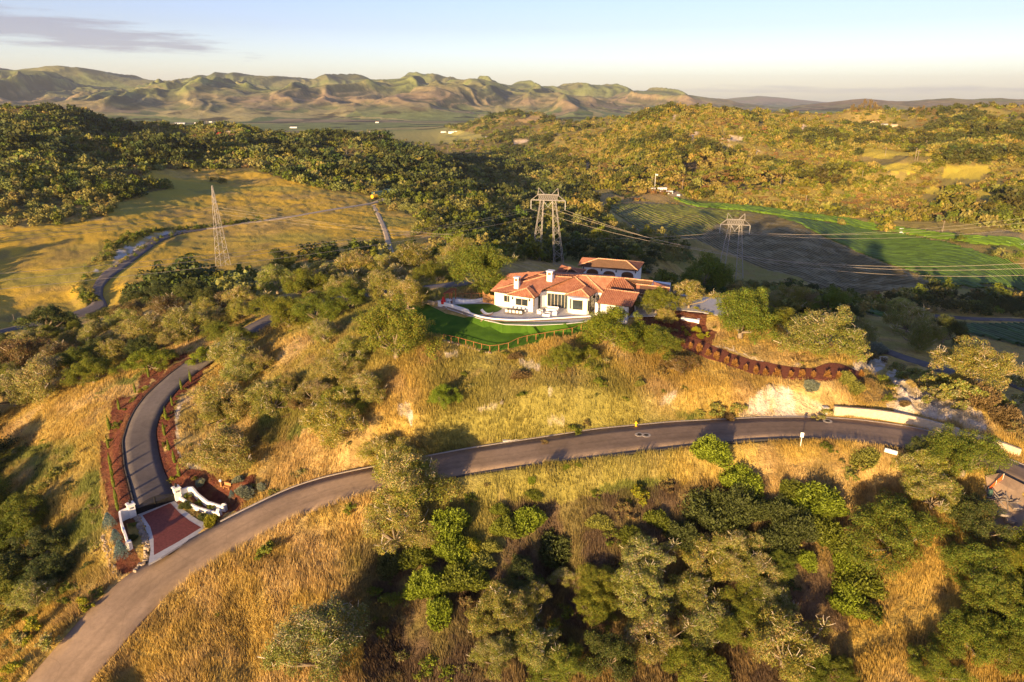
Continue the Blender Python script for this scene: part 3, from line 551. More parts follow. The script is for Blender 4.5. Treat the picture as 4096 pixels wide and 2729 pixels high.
def patch(name, P, m, lift=.03, step=1.2, zfun=None, kind='structure', skirt=.3, uvs=False):
    P = np.asarray(P)[:, :2]; xs = np.arange(P[:, 0].min(), P[:, 0].max(), step); ys = np.arange(P[:, 1].min(), P[:, 1].max(), step); X, Y = np.meshgrid(xs, ys); X = X.ravel(); Y = Y.ravel()
    k = inpoly(X, Y, P); X = X[k]; Y = Y[k]; d = dist_poly(X, Y, P); X = X[d > step * .35]; Y = Y[d > step * .35]
    R_ = []
    for i in range(len(P)):
        q = P[(i + 1) % len(P)]; L = np.hypot(*(q - P[i])); nn = max(1, int(L / step)); R_ += [P[i] + (q - P[i]) * t / nn for t in range(nn)]
    n = len(R_); vv = [Vector(p) for p in R_] + [Vector((a, b)) for a, b in zip(X, Y)]
    r = delaunay_2d_cdt(vv, [(i, (i + 1) % n) for i in range(n)], [list(range(n))], 1, 1e-4)
    pv = np.array([(v.x, v.y) for v in r[0]]); z = (zfun or h_land)(pv[:, 0], pv[:, 1]) + lift; V = np.column_stack([pv, z]); Fs = [tuple(f) for f in r[2]]
    mb = MB(); mb.add(V, Fs)
    if skirt:
        e = [(i, (i + 1) % n) for i in range(n)]; mb.add([tuple(V[i]) for i in range(n)] + [tuple(V[i] - [0, 0, skirt]) for i in range(n)], [(b, a, n + a, n + b) for a, b in e])
    o = mb.build(name, m); bm = bmesh.new(); bm.from_mesh(o.data); bmesh.ops.recalc_face_normals(bm, faces=bm.faces[:]); bm.to_mesh(o.data); bm.free()
    tag(o, kind=kind); return o
LAWNW = hits([tuple(p) for p in LAWN])[:, :2]
_lz = None
APRON = G(*T(0, 2, "1590,600")[0])
AP_Z = -4.4
AP_OUT = flat(T(0, 2, "1255,680 1590,538 1700,640 1830,730 1945,770 1800,868 1480,1068 1365,1130 1385,1000 1370,900 1330,780"), AP_Z - .2)
AP_RED = flat(T(0, 2, "1310,683 1568,570 1650,660 1740,730 1850,795 1640,925 1415,1050 1412,900 1382,790"), AP_Z - .2)
APRON = AP_OUT
_p = hits([(629, 193.5)])[0]; PONDZ = float(_p[2]) + 1.; PONDW = flat(POND, PONDZ)
ENT = flat(T(0, 2, '1080,620 1240,565 1600,445 1790,480 2110,600 2000,740 1800,868 1365,1130 1230,1180 1060,900'), AP_Z - .25)
pads.append((ENT, AP_Z - .27, 3.))
# ---------------------------------------------------------------- the house on the hill (corner points measured, heights set: eaves 3.3 m, ridges 5.5 m above the terrace)
ZR = .3
def hp(zx, zy, z): x, y = atz(487.5 + zx / 12.556, 250 + zy / 12.556, z); return Vector((float(x), float(y), z))
def hv(s, dz=ZR): return [hp(float(q.split(',')[0]), float(q.split(',')[1]), float(q.split(',')[2]) + dz) for q in s.split()]
def fit(P):  # flatten a roof plane (least squares in z), keeping its outline in plan
    A = np.array([[p[0], p[1], 1] for p in P]); z = np.array([p[2] for p in P]); k = np.linalg.lstsq(A, z, rcond=None)[0]
    return [Vector((p[0], p[1], float(k[0] * p[0] + k[1] * p[1] + k[2]) * .5 + p[2] * .5)) for p in P]
def clip_span(P2, u):
    v = []
    for i in range(len(P2)):
        (a, b), (c, d) = P2[i - 1], P2[i]
        if (a > u) != (c > u): v.append(b + (d - b) * (u - a) / (c - a))
    v.sort(); return [(v[i], v[i + 1]) for i in range(0, len(v) - 1, 2)]
def roof_plane(mb, P, ribs, pitch=.36):
    P = [Vector(p) for p in P]; n = Vector((0, 0, 0))
    for i in range(len(P)): n += P[i - 1].cross(P[i])
    n.normalize(); n = -n if n.z < 0 else n
    mb.slab(P, .16); h = Vector((0, 0, 1)).cross(n).normalized(); s = n.cross(h); o = P[0]; P2 = [((p - o).dot(h), (p - o).dot(s)) for p in P]
    us = [p[0] for p in P2]; u = min(us) + pitch * .6
    while u < max(us) - .1:
        for a, b in clip_span(P2, u):
            if b - a > .3:
                k = 0; r = .115; A = o + h * u + s * a; B = o + h * u + s * b
                V = []; 
                for q in (A, B):
                    for t in (0, .25, .5, .75, 1): V.append(q + h * (-r * math.cos(math.pi * t)) + n * (.02 + r * .85 * math.sin(math.pi * t)))
                ribs.add(V, [(i, i + 1, i + 6, i + 5) for i in range(4)] + [(4, 3, 2, 1, 0), (5, 6, 7, 8, 9)])
        u += pitch
def cap(mb, a, b, r=.15): 
    a, b = Vector(a), Vector(b); n = max(1, int((b - a).length / .42)); 
    for i in range(n):
        p, q = a.lerp(b, i / n), a.lerp(b, (i + 1) / n); mb.tube([p + Vector((0, 0, .07)), q + Vector((0, 0, .04))], [r, r * .8], 6)
M['cap'] = mat('ridge_tiles', (.60, .36, .22), .8, c2=(.42, .19, .10), scale=2.5); M['soffit'] = mat('dark_eaves', (.10, .055, .035), .8)
def roof(parent, planes, caps, name='roof', dz=ZR):
    base, ribs, cp_ = MB(), MB(), MB()
    for s in planes: roof_plane(base, hv(s, dz), ribs)
    for s in caps:
        q = hv(s, dz)
        for i in range(len(q) - 1): cap(cp_, q[i], q[i + 1])
    o = base.build(name, [M['soffit'], M['tile']], parent)
    for p in o.data.polygons: p.material_index = 1 if p.normal.z > .3 else 0
    ribs.build('roof_tiles', M['tile'], o); cp_.build('ridge_trim', M['cap'], o); return o
def wall_pt(a, b, zx, zy):
    """where the view through a point meets the upright wall plane a-b; returns distance along it and height"""
    x, y, w = ray(487.5 + zx / 12.556, 250 + zy / 12.556); a = Vector(a[:2]); b = Vector(b[:2]); d = (b - a).normalized(); n = Vector((-d.y, d.x)); t = a.dot(n) / (x * n.x + y * n.y)
    p = Vector((x * t, y * t)); return (p - a).dot(d), CZ + float(w) * t
def on_wall(mb, a, b, s0, s1, z0, z1, out, th):
    a = Vector(a[:2]); b = Vector(b[:2]); d = (b - a).normalized(); n = Vector((d.y, -d.x)); c = a + d * ((s0 + s1) / 2) + n * out
    mb.box((c.x, c.y, (z0 + z1) / 2), (abs(s1 - s0), th, z1 - z0), math.atan2(d.y, d.x))
def window(parent, a, b, q, mull=1, frame='trim', glass='glass', name='window', trans=0):
    (s0, z1), (s1, z0) = wall_pt(a, b, q[0], q[1]), wall_pt(a, b, q[2], q[3]); 
    if s0 > s1: s0, s1 = s1, s0
    if z0 > z1: z0, z1 = z1, z0
    fr = MB(); t = .1
    for e in ((s0 - t, s0, z0 - t, z1 + t), (s1, s1 + t, z0 - t, z1 + t), (s0, s1, z0 - t, z0), (s0, s1, z1, z1 + t)): on_wall(fr, a, b, *e, .03, .14)
    for k in range(1, mull + 1):
        s = s0 + (s1 - s0) * k / (mull + 1); on_wall(fr, a, b, s - .035, s + .035, z0 + .005, z1 - .005, .03, .1)
    for k in range(trans):
        z = z0 + (z1 - z0) * (k + 1) / (trans + 1); on_wall(fr, a, b, s0 + .005, s1 - .005, z - .03, z + .03, .032, .09)
    f = fr.build(name, M[frame], parent); g = MB(); on_wall(g, a, b, s0, s1, z0, z1, .02, .02); g.build('pane', M[glass], f); return f
def lamp(parent, a, b, zx, zy):
    s, z = wall_pt(a, b, zx, zy); m = MB(); on_wall(m, a, b, s - .05, s + .05, z, z + .2, .08, .12); on_wall(m, a, b, s - .12, s + .12, z - .4, z, .2, .24); on_wall(m, a, b, s - .07, s + .07, z - .47, z - .403, .2, .14); m.build('wall_lantern', M['iron'], parent)
# --- main house
HOUSE = thing('villa', 'white stucco villa with red clay tile roofs and two chimneys on the hilltop terrace', 'house', (12., 137., PZ))
def kid(o): o.parent = HOUSE; o.matrix_parent_inverse = Matrix.Translation(-HOUSE.location); return o
KH = bpy.data.objects.new('villa_parts', None)
W1 = [(-3.6, 136.0), (-.55, 134.35), (-.35, 133.0), (4.15, 130.9), (6.0, 134.4), (6.9, 135.1), (11.2, 133.45), (11.2, 131.0), (12.0, 130.0), (14.7, 129.2), (15.5, 129.8), (17.2, 133.8), (18.9, 133.9), (20.2, 136.2), (25.6, 134.6), (32.6, 137.5), (34, 142), (24, 147), (12, 150), (6, 151), (2.6, 150)]
wm = MB(); wm.prism(W1, PZ - 1.2, PZ + 3.22); WALL = wm.build('wall', M['stucco'], HOUSE)
PI_ = Matrix.Translation(-Vector(HOUSE.location)); WALL.matrix_parent_inverse = PI_
RP = ["40,512,20 735,322,22.6 510,282,22.3 275,345,20", "40,512,20 735,322,22.6 1060,346,22.5 690,492,20.9 645,575,20 250,545,20", "510,282,22.3 735,322,22.6 1060,346,22.5 1240,322,22.7 1590,345,22.5 1600,330,21 1100,300,20.6 740,300,20.6",
      "245,555,20 590,605,20 490,483,21.3", "590,605,20 645,574,20 520,450,21.5 490,483,21.3", "245,555,20 490,483,21.3 520,450,21.5 330,510,20.6",
      "630,482,20.35 1005,530,20.35 1190,490,21.1 1235,460,21.3 1100,340,22.5", "630,482,20.35 1100,340,22.5 1060,346,22.45 750,440,21.0",
      "1100,340,22.5 1140,318,22.7 1240,322,22.8 1455,535,20.0 1370,528,20.0 1235,460,21.25",
      "970,562,20 1280,598,20 1180,495,21.2", "1280,598,20 1375,527,20 1235,460,21.3 1180,495,21.2", "970,562,20 1180,495,21.2 1235,460,21.3 1010,528,20.2",
      "1240,322,22.8 1590,345,22.5 1617,400,21.4 1465,495,20.4 1455,535,20", "1590,345,22.4 1700,353,22.4 1865,528,20.2 1480,495,20.3 1617,400,21.3",
      "1700,353,22.4 2080,393,22.1 2050,440,21.2 1870,430,21.0 1865,528,20.2", "1870,430,21.4 2110,455,21.4 2290,478,21.3 2280,530,20.3 1865,528,20.2", "2110,455,21.4 2080,393,22.0 2290,440,20.4 2290,478,21.3"]
CP_ = ["40,512,20 735,322,22.6", "735,322,22.6 1060,346,22.5", "275,345,20.1 510,282,22.3 735,322,22.6", "245,555,20 490,483,21.3 590,605,20", "490,483,21.3 520,452,21.5", "630,482,20.35 1100,340,22.5 1235,460,21.3", "1100,340,22.5 1140,318,22.7 1240,322,22.8 1455,535,20.0", "970,562,20 1180,495,21.2 1280,598,20", "1180,495,21.2 1235,460,21.3", "1240,322,22.8 1590,345,22.5", "1590,345,22.5 1700,353,22.4 1865,528,20.2", "1700,353,22.4 2080,393,22.1", "1870,430,21.4 2110,455,21.4 2290,478,21.3"]
RO = roof(HOUSE, RP, CP_)
RO.matrix_parent_inverse = PI_
def houseparts(before, parent, inv):
    for o in bpy.data.objects:
        if o not in before and o.parent is parent: o.matrix_parent_inverse = inv
before = set(bpy.data.objects)
window(HOUSE, W1[0], W1[1], (210, 568, 292, 655), 1); window(HOUSE, W1[2], W1[3], (358, 605, 505, 703), 1)
lamp(HOUSE, W1[2], W1[3], 320, 590); lamp(HOUSE, W1[2], W1[3], 532, 615)
window(HOUSE, W1[3], W1[4], (572, 612, 585, 700), 0); window(HOUSE, W1[3], W1[4], (638, 592, 655, 738), 0, 'iron', name='door')
window(HOUSE, W1[5], W1[6], (757, 542, 1012, 738), 5, name='glass_doors'); window(HOUSE, W1[8], W1[9], (1072, 626, 1192, 752), 0); window(HOUSE, W1[7], W1[8], (1040, 612, 1052, 738), 0)
window(HOUSE, W1[10], W1[11], (1282, 600, 1330, 745), 2, 'iron', trans=2); window(HOUSE, W1[9], W1[10], (1258, 640, 1275, 760), 0); window(HOUSE, W1[11], W1[12], (1360, 570, 1402, 690), 1, name='door'); lamp(HOUSE, W1[10], W1[11], 1338, 575)
window(HOUSE, W1[14], W1[15], (2130, 560, 2180, 620), 0)
def chimney(zx, zy, z, w, d, h, ang):
    c = hp(zx, zy, z); m = MB(); m.box((c.x, c.y, c.z + h / 2 - .8), (w, d, h + 1.6), ang); o = m.build('chimney', M['white'], HOUSE)
    k = MB(); k.box((c.x, c.y, c.z + h + .03 + .06), (w * 1.25, d * 1.25, .16), ang); k.build('cap', M['white'], o)
    v = MB(); e = Vector((math.cos(ang), math.sin(ang), 0)); f = Vector((math.sin(ang), -math.cos(ang), 0))
    for dd, ww, nn in ((f * (d / 2 + .01), w * .6, 0), (e * (w / 2 + .01), d * .25, 1)):
        for s in ((0,) if nn == 0 else (-.24, .24)):
            p = c + dd + (f * s * d * -1 if nn else Vector((0, 0, 0))); v.box((p.x, p.y, c.z + h - .42), (ww, .04, .5) if nn == 0 else (.04, d * .3, .5), ang)
    v.build('vent', M['fence'], o)
chimney(372, 450, 21.4, .95, .95, 1.75, R(-26)); chimney(790, 380, 22.3, 1.15, 1.3, 1.9, R(-24))
# right wing with the porch
fl, fr, rb, rl = hv("1375,662,19.5 1815,712,19.5 1905,542,21.3 1480,490,21.3"); e1 = (fr - fl).normalized(); e2 = Vector((-e1.y, e1.x, 0)); e2.normalize()
rf = MB(); rib = MB(); roof_plane(rf, [fl, fr, rb, rl], rib); bk = [rl, rb, rb + e2 * 4.2 - Vector((0, 0, 1.5)), rl + e2 * 4.2 - Vector((0, 0, 1.5))]; roof_plane(rf, bk, rib)
o = rf.build('roof', [M['soffit'], M['tile']], HOUSE)
for p in o.data.polygons: p.material_index = 1 if p.normal.z > .3 else 0
rib.build('roof_tiles', M['tile'], o); cm = MB(); cap(cm, rl, rb); cm.build('ridge_trim', M['cap'], o)
F0 = Vector((fr.x, fr.y, 0)) - e1 * 1.1 + e2 * .9; F1 = F0 - e1 * 6.2; w = MB(); w.prism([(F0.x, F0.y), ((F0 + e2 * 7.6).x, (F0 + e2 * 7.6).y), ((F1 + e2 * 7.6).x, (F1 + e2 * 7.6).y), ((F1 + e2 * 1.8).x, (F1 + e2 * 1.8).y), ((F0 - e1 * 3 + e2 * 1.8).x, (F0 - e1 * 3 + e2 * 1.8).y), ((F0 - e1 * 3).x, (F0 - e1 * 3).y)], PZ - 2.5, PZ + 2.7); w.build('wing_wall', M['stucco'], HOUSE)
g = MB(); G0 = F0 + e2 * .02; P_ = [(F0 + e2 * 1.2), (F0 + e2 * 7.0)]; on_wall(g, P_[0], P_[1], 0, 5.6, PZ + .0, PZ + 2.3, .03, .06); g2 = g.build('carriage_door', M['wood'], HOUSE)
g = MB(); [on_wall(g, P_[0], P_[1], s, s + .12, PZ + .004, PZ + 2.29, .08, .05) for s in (0, 1.8, 3.7, 5.4)]; [on_wall(g, P_[0], P_[1], 0.01, 5.59, z, z + .1, .09, .05) for z in (PZ + .05, PZ + 1.1, PZ + 2.1)]; g.build('door_bands', M['iron'], g2)
g = MB(); q = F1 + e2 * .4; g.box((q.x, q.y, PZ + 1.15), (.55, .55, 2.7), math.atan2(e1.y, e1.x)); g.build('porch_column', M['stucco'], HOUSE)
g = MB(); q = F0 + e1 * .25 + e2 * 5.4; g.tube([(q.x, q.y, PZ + 1.2), (q.x + .1, q.y, PZ), (q.x + .1, q.y - .1, PZ - 1.6)], .09, 6); g.build('downpipe', M['white'], HOUSE)
houseparts(before, HOUSE, PI_)
# entrance tower (a low roof behind)
before = set(bpy.data.objects)
TW = roof(HOUSE, ["855,283,20.3 950,212,21.3 1035,222,21.8 980,300,20.3", "980,300,20.3 1035,222,21.8 1168,305,20.3", "1035,222,21.8 1238,250,20.3 1168,305,20.3", "950,212,21.3 1000,205,20.3 1238,250,20.3 1035,222,21.8"], ["980,300,20.3 1035,222,21.8 1168,305,20.3", "1035,222,21.8 1238,250,20.3", "855,283,20.3 950,212,21.3 1035,222,21.8"], dz=.3)
a, b, c_, d = hv("1000,290,20.2 1168,300,20.2 1230,252,20.2 1010,235,20.2"); w = MB(); w.prism([(a.x, a.y + .7), (b.x - .3, b.y + .8), (c_.x - .6, c_.y), (d.x, d.y)], PZ - .5, PZ + 3.3); w.build('entry_wall', M['stucco'], HOUSE)
houseparts(before, HOUSE, PI_)
# --- garage building
ga, gb, gc, gd = hv("1135,195,20 1890,262,20 1965,160,20 1190,95,20"); e1 = (gb - ga).normalized(); e2 = Vector((-e1.y, e1.x, 0))
GAR = thing('garage', 'long white garage building with three arched wooden doors behind the villa', 'garage', (ga.x + 6.5, ga.y + 1, 16.6)); PG = Matrix.Translation(-Vector(GAR.location)); before = set(bpy.data.objects)
L = (gb - ga).length; Dp = (gc - gb).dot(e2); A_ = Vector((ga.x, ga.y, 0)) + e1 * .8 + e2 * .8; B_ = A_ + e1 * (L - 1.6)
w = MB(); w.prism([(p.x, p.y) for p in (A_, B_, B_ + e2 * (Dp - 1.6), A_ + e2 * (Dp - 1.6))], 15.5, 20.25); mid = A_ + e1 * (wall_pt(A_, B_, 1530, 240)[0]); q0, q1 = mid - e1 * 2.3 - e2 * .12, mid + e1 * 2.3 - e2 * .12
w.prism([(q0.x, q0.y), (q1.x, q1.y), (q1.x + e2.x * .3, q1.y + e2.y * .3), (q0.x + e2.x * .3, q0.y + e2.y * .3)], 15.6, 20.35)
gp = q0.lerp(q1, .5); w.add([(q0.x, q0.y, 20.35), (q1.x, q1.y, 20.35), (gp.x, gp.y, 21.05), (q0.x + e2.x * .3, q0.y + e2.y * .3, 20.35), (q1.x + e2.x * .3, q1.y + e2.y * .3, 20.35), (gp.x + e2.x * .3, gp.y + e2.y * .3, 21.05)], [(0, 1, 2), (5, 4, 3), (0, 2, 5, 3), (1, 4, 5, 2)]); w.build('wall', M['stucco'], GAR)
roof(GAR, ["1135,195,20 1890,262,20 1745,138,22.1 1390,108,22.1", "1190,95,20 1135,195,20 1390,108,22.1", "1890,262,20 1965,160,20 1745,138,22.1", "1190,95,20 1390,108,22.1 1745,138,22.1 1965,160,20"], ["1135,195,20 1390,108,22.1 1745,138,22.1 1890,262,20", "1745,138,22.1 1965,160,20"])
m = MB(); rb_ = MB(); up = Vector((0, 0, 1)); top = gp + up * 21.2 - e2 * .35; tb = gp + up * 21.2 + e2 * 2.8
for s, q in ((-1, q0), (1, q1)): ev = q + e1 * s * .35 + up * 20.38 - e2 * .35; roof_plane(m, [ev, top, tb, ev + e2 * .9], rb_)
o = m.build('gable_roof', M['tile'], GAR); rb_.build('roof_tiles', M['tile'], o)
for x0, x1, y0 in ((1242, 1390, 238), (1455, 1605, 262), (1682, 1835, 275)):
    s0 = wall_pt(A_, B_, x0, 300)[0]; s1 = wall_pt(A_, B_, x1, 300)[0]; zt = wall_pt(A_, B_, (x0 + x1) / 2, y0)[1]; out = .16 if x0 == 1455 else .03
    V = []; nn = 12; zs = zt - .75
    for t in range(nn + 1):
        u = t / nn; V.append((s0 + (s1 - s0) * u, zs + .75 * math.sin(math.acos(2 * abs(u - .5)) if abs(u - .5) < .5 else 0)))
    V = [(s0, 16.7)] + V + [(s1, 16.7)]; m = MB(); fr_ = [A_ + e1 * s - e2 * out + up * z for s, z in V]; bk = [p + e2 * (.1 if out < .1 else .25) for p in fr_]; n = len(fr_)
    m.add(fr_ + bk, [tuple(range(n))[::-1]] + [(i, (i + 1) % n, n + (i + 1) % n, n + i) for i in range(n)]); dr = m.build('garage_door', M['wood'], GAR)
    t = MB(); [on_wall(t, A_, B_, s0 + .1, s1 - .1, z, z + .05, out + .03, .03) for z in (17.3, 18.0, 18.7)]; t.build('door_rails', M['dark'], dr)
for zx, zy in ((1207, 215), (1435, 238), (1618, 255), (1862, 268)): lamp(GAR, A_ - e2 * (.12 if zx in (1435, 1618) else 0), B_ - e2 * (.12 if zx in (1435, 1618) else 0), zx, zy)
houseparts(before, GAR, PG)
bpy.data.objects.remove(KH)
# ---------------------------------------------------------------- surfaces of the estate
for k, m, nm in (('main', 'road', 'road'), ('drive', 'drive', 'driveway'), ('drive2', 'drive', 'driveway'), ('valley', 'drive', 'road'), ('ridge', 'dirt', 'dirt_road'), ('track', 'dirt', 'dirt_road'), ('low', 'drive', 'lane'), ('far', 'drive', 'road')): road_mesh(nm, roads[k], M[m])
def fz(z): return lambda x, y: np.full(np.shape(x), z)
patch('lawn', LAWNW, M['lawn'], .05, 1.2, skirt=.5)
patch('patio', PATIO, M['conc'], .02, 3., fz(PZ), skirt=.1)
LW2 = flat(T(1, 1, "1790,320 1850,312 2000,309 2120,306 2200,318 2265,352 2225,378 2170,392 2050,408 1960,404 1880,380 1830,350"), PZ); patch('terrace_lawn', LW2, M['lawn'], .045, 1.5, fz(PZ), skirt=.03)
patch('motor_court', COURT, M['conc'], .02, 3., fz(16.6), skirt=.3)
patch('entrance_apron', AP_OUT, M['conc'], .02, 2., fz(AP_Z - .22), skirt=.3); patch('apron_paving', AP_RED, M['red'], .03, 2., fz(AP_Z - .22), skirt=.02)
patch('mulch_bed', MBED, M['mulch'], .12, 1.2, skirt=.35)
# road berm and pale shoulder
def strip(name, line, w, h, m, kind='structure', dz=0., n=5, label=None, cat=None):
    L = np.asarray(line); t = np.gradient(L[:, :2], axis=0); t /= np.hypot(*t.T)[:, None]; nr = np.stack([-t[:, 1], t[:, 0]], -1); prof = [(-.5, -.25), (-.5, h * .6), (-.25, h), (.25, h), (.5, h * .6), (.5, -.25)]
    V = []; K = len(prof)
    for u, v in prof: V.append(np.column_stack([L[:, :2] + nr * u * w, L[:, 2] + v + dz]))
    V = np.stack(V, 1).reshape(-1, 3); i = (np.arange(len(L) - 1)[:, None] * K + np.arange(K - 1)).ravel(); q = np.stack([i, i + 1, i + K + 1, i + K], -1)
    o = link(name, new_mesh(name, V, q), m); bm = bmesh.new(); bm.from_mesh(o.data); bmesh.ops.recalc_face_normals(bm, faces=bm.faces[:]); bm.to_mesh(o.data); bm.free()
    if label: tag(o, label, cat)
    else: tag(o, kind=kind)
    return o
ra, rb2 = roads['main']; M['berm'] = mat('black_asphalt_berm', (.045, .04, .038), .8); M['kerb'] = mat('pale_kerb', (.42, .36, .29), .85)
def sect(ab, f, i0, i1): a, b = ab; return (a * (1 - f) + b * f)[i0:i1]
nN = len(ra); strip('roadside_berm', sect((ra, rb2), 1.0, int(nN * .36), nN), .35, .17, M['berm']); strip('road_edge', sect((ra, rb2), -.02, int(nN * .2), nN), .45, .05, M['kerb'])
da, db = roads['drive']; strip('driveway_kerb', da, .3, .14, M['berm'])
# ---------------------------------------------------------------- terrace wall, fence, gate
def wall_line(name, P, top, bot, th, m, label, cat='wall', capm=None):
    P = [Vector((p[0], p[1])) for p in P]; n = len(P); top = top if hasattr(top, '__len__') else [top] * n; bot = bot if hasattr(bot, '__len__') else [bot] * n; V = []
    for i in range(n):
        d = (P[min(i + 1, n - 1)] - P[max(i - 1, 0)]).normalized(); nn = Vector((-d.y, d.x)) * th / 2
        for s, z in ((-1, bot[i]), (-1, top[i]), (1, top[i]), (1, bot[i])): V.append((P[i].x + nn.x * s, P[i].y + nn.y * s, z))
    Fs = [(i * 4 + k, i * 4 + (k + 1) % 4, i * 4 + 4 + (k + 1) % 4, i * 4 + 4 + k) for i in range(n - 1) for k in range(4)] + [(3, 2, 1, 0), tuple((n - 1) * 4 + k for k in range(4))]
    m_ = MB().add(V, Fs); o = m_.build(name, m); bm = bmesh.new(); bm.from_mesh(o.data); bmesh.ops.recalc_face_normals(bm, faces=bm.faces[:]); bm.to_mesh(o.data); bm.free(); tag(o, label, cat); return o
TB = np.array(T(1, 1, "1678,345 1780,372 1900,411 1905,412 2010,452 2080,474 2200,492 2354,500") + T(2, 1, "150,498 300,491 500,478 722,465"))
tw = resample(flat(TB, 16.15), 40); tops = np.where(np.arange(40) < 11, 17.75, 17.3); tops = tops - .0
wall_line('terrace_wall', tw, list(tops), 15.4, .3, M['stucco'], 'long curved white stucco wall along the front edge of the terrace')
fc = flat(TB, 16.05); fc = resample(fc, 40); t_ = np.gradient(fc, axis=0); t_ /= np.hypot(*t_.T)[:, None]; nn_ = np.stack([t_[:, 1], -t_[:, 0]], -1)
patch('wall_footpath', np.concatenate([tw + nn_ * .16, (tw + nn_ * .95)[::-1]]), mat('tan_path', (.30, .21, .13), .9), .06, 3., None, skirt=.3)
FP = T(1, 1, "1725,640 1795,658 1862,672 1930,692 2002,712 2075,732 2150,748 2232,740 2320,722") + T(2, 1, "55,678 138,655 220,640 303,628 387,612 470,598 552,583 635,548 715,525")
def fence(pts, h, label, midrail=True, mname='fence', mesh=True, loc_dz=0.):
    pts = [Vector(p) for p in pts]; o = thing('wire_fence', label, 'fence', tuple(pts[0])); inv = Matrix.Translation(-pts[0]); ks = []
    for p in pts: m = MB(); m.box((p.x, p.y, p.z + h / 2 - .2), (.1, .1, h + .4)); ks.append(m.build('post', M[mname], o))
    m = MB()
    for a, b in zip(pts[:-1], pts[1:]): m.tube([a + Vector((0, 0, h + .03)), b + Vector((0, 0, h + .03))], .05, 4)
    ks.append(m.build('top_rail', M[mname], o))
    if mesh:
        m = MB()
        for a, b in zip(pts[:-1], pts[1:]):
            for k in range(1, 5): m.tube([a + Vector((0, 0, h * k / 5.3)), b + Vector((0, 0, h * k / 5.3))], .006, 3, False)
        ks.append(m.build('wire_mesh', M['iron'], o))
    for k in ks: k.matrix_parent_inverse = inv
    return o
fp = ground(*np.array(FP).T); fence(fp, 1.15, 'rusty brown post and wire fence around the front edge of the lawn')
fp2 = ground(*np.array(T(1, 1, "1115,470 1052,468 992,466 1060,415 1120,365 1180,318")).T); fence(fp2, 1.15, 'short brown wire fence at the left end of the lawn behind the big green tree')
# stone edging along the lawn and driveway
rk = random.Random(3)
def rocks(name, pts, size, label, jitter=.3, m='rock', n=80):
    b = MB(); P = resample(np.asarray(pts), n)
    for p in P:
        s = size * rk.uniform(.5, 1.3); c = Vector((p[0] + rk.uniform(-jitter, jitter), p[1] + rk.uniform(-jitter, jitter), p[2] + s * .15)); V = []
        for k in range(6): t = k * math.pi / 3; V.append(c + Vector((math.cos(t) * s * rk.uniform(.4, .65), math.sin(t) * s * rk.uniform(.4, .65), -s * .3)))
        for k in range(6): V.append(V[k] * 1 + (c - V[k]) * .35 + Vector((0, 0, s * rk.uniform(.35, .6))))
        b.add(V, [(k, (k + 1) % 6, 6 + (k + 1) % 6, 6 + k) for k in range(6)] + [tuple(range(6, 12))])
    return tag(b.build(name, M[m]), label, 'stones', kind='stuff')
rocks('stone_edging', ground(*np.array(T(1, 1, "1620,620 1725,645 1862,680 2002,722 2150,758")).T), .35, 'row of small pale stones under the lawn fence', n=60)
rocks('stone_edging', ground(*np.array(T(0, 2, "1262,700 1290,790 1330,880 1350,980 1345,1100 1260,1190")).T), .6, 'band of grey cobbles along the left edge of the entrance apron', .35, n=130)
rocks('stone_edging', ground(*np.array(T(0, 2, "960,860 1010,1000 1040,1130 1030,1190")).T), .5, 'line of pale rocks left of the entrance planting bed', .5, n=40)
rocks('lawn_boulder', ground(*np.array(T(1, 1, "1250,365 1310,360")).T), .9, 'pale boulders on the far lawn under the twisted oak', .3, n=5); rocks('lawn_boulder', ground(*np.array(T(1, 1, "1370,365 1440,355")).T), .8, 'ring of pale stones on the lawn near the terrace steps', .3, n=8)
# gate and piers
Z0 = AP_Z - .22
def fl2(c, r, s, z): return flat(T(c, r, s), z)
def grp(name, label, cat, p, rz=0., group=None): o = thing(name, label, cat, tuple(p), rz, group); return o
def txt(parent, body, size, loc, rot, m):
    cu = bpy.data.curves.new('house_number', 'FONT'); cu.body = body; cu.size = size; cu.extrude = .01; cu.align_x = 'CENTER'; tmp = bpy.data.objects.new('number_text', cu); me = bpy.data.meshes.new_from_object(tmp); bpy.data.objects.remove(tmp); me.materials.append(m); o = link('house_number', me); o.parent = parent; o.location = loc; o.rotation_euler = rot; return o
pl, pr = fl2(0, 2, "1222,695 1640,540", Z0); d = Vector((pr[0] - pl[0], pr[1] - pl[1], 0)); gw = d.length; ang = math.atan2(d.y, d.x)
def pier(p, label):
    o = grp('gate_pier', label, 'gate pier', (p[0], p[1], Z0 - .1), ang, 'white gate piers'); m = MB(); m.box((0, 0, 1.15), (.95, .95, 2.3)); m.build('shaft', M['stucco'], o)
    m = MB(); m.box((0, 0, 2.36), (1.2, 1.2, .12)); m.box((0, 0, 2.48), (1.02, 1.02, .115)); m.build('cap', M['white'], o); m = MB(); m.lathe([(.16, 0), (.2, .1), (.2, .45), (.1, .6), (.02, .7)], (0, 0, 2.54), 6); m.build('lantern', M['iron'], o)
    txt(o, '508', .42, (0, -.49, 1.72), (R(90), 0, 0), M['iron']); return o
pier(pl, 'left white gate pier with black lantern on its cap'); pier(pr, 'right white gate pier with black lantern on its cap')
GT = grp('driveway_gate', 'closed black iron double gate with arched top across the driveway', 'gate', (pl[0], pl[1], Z0), ang)
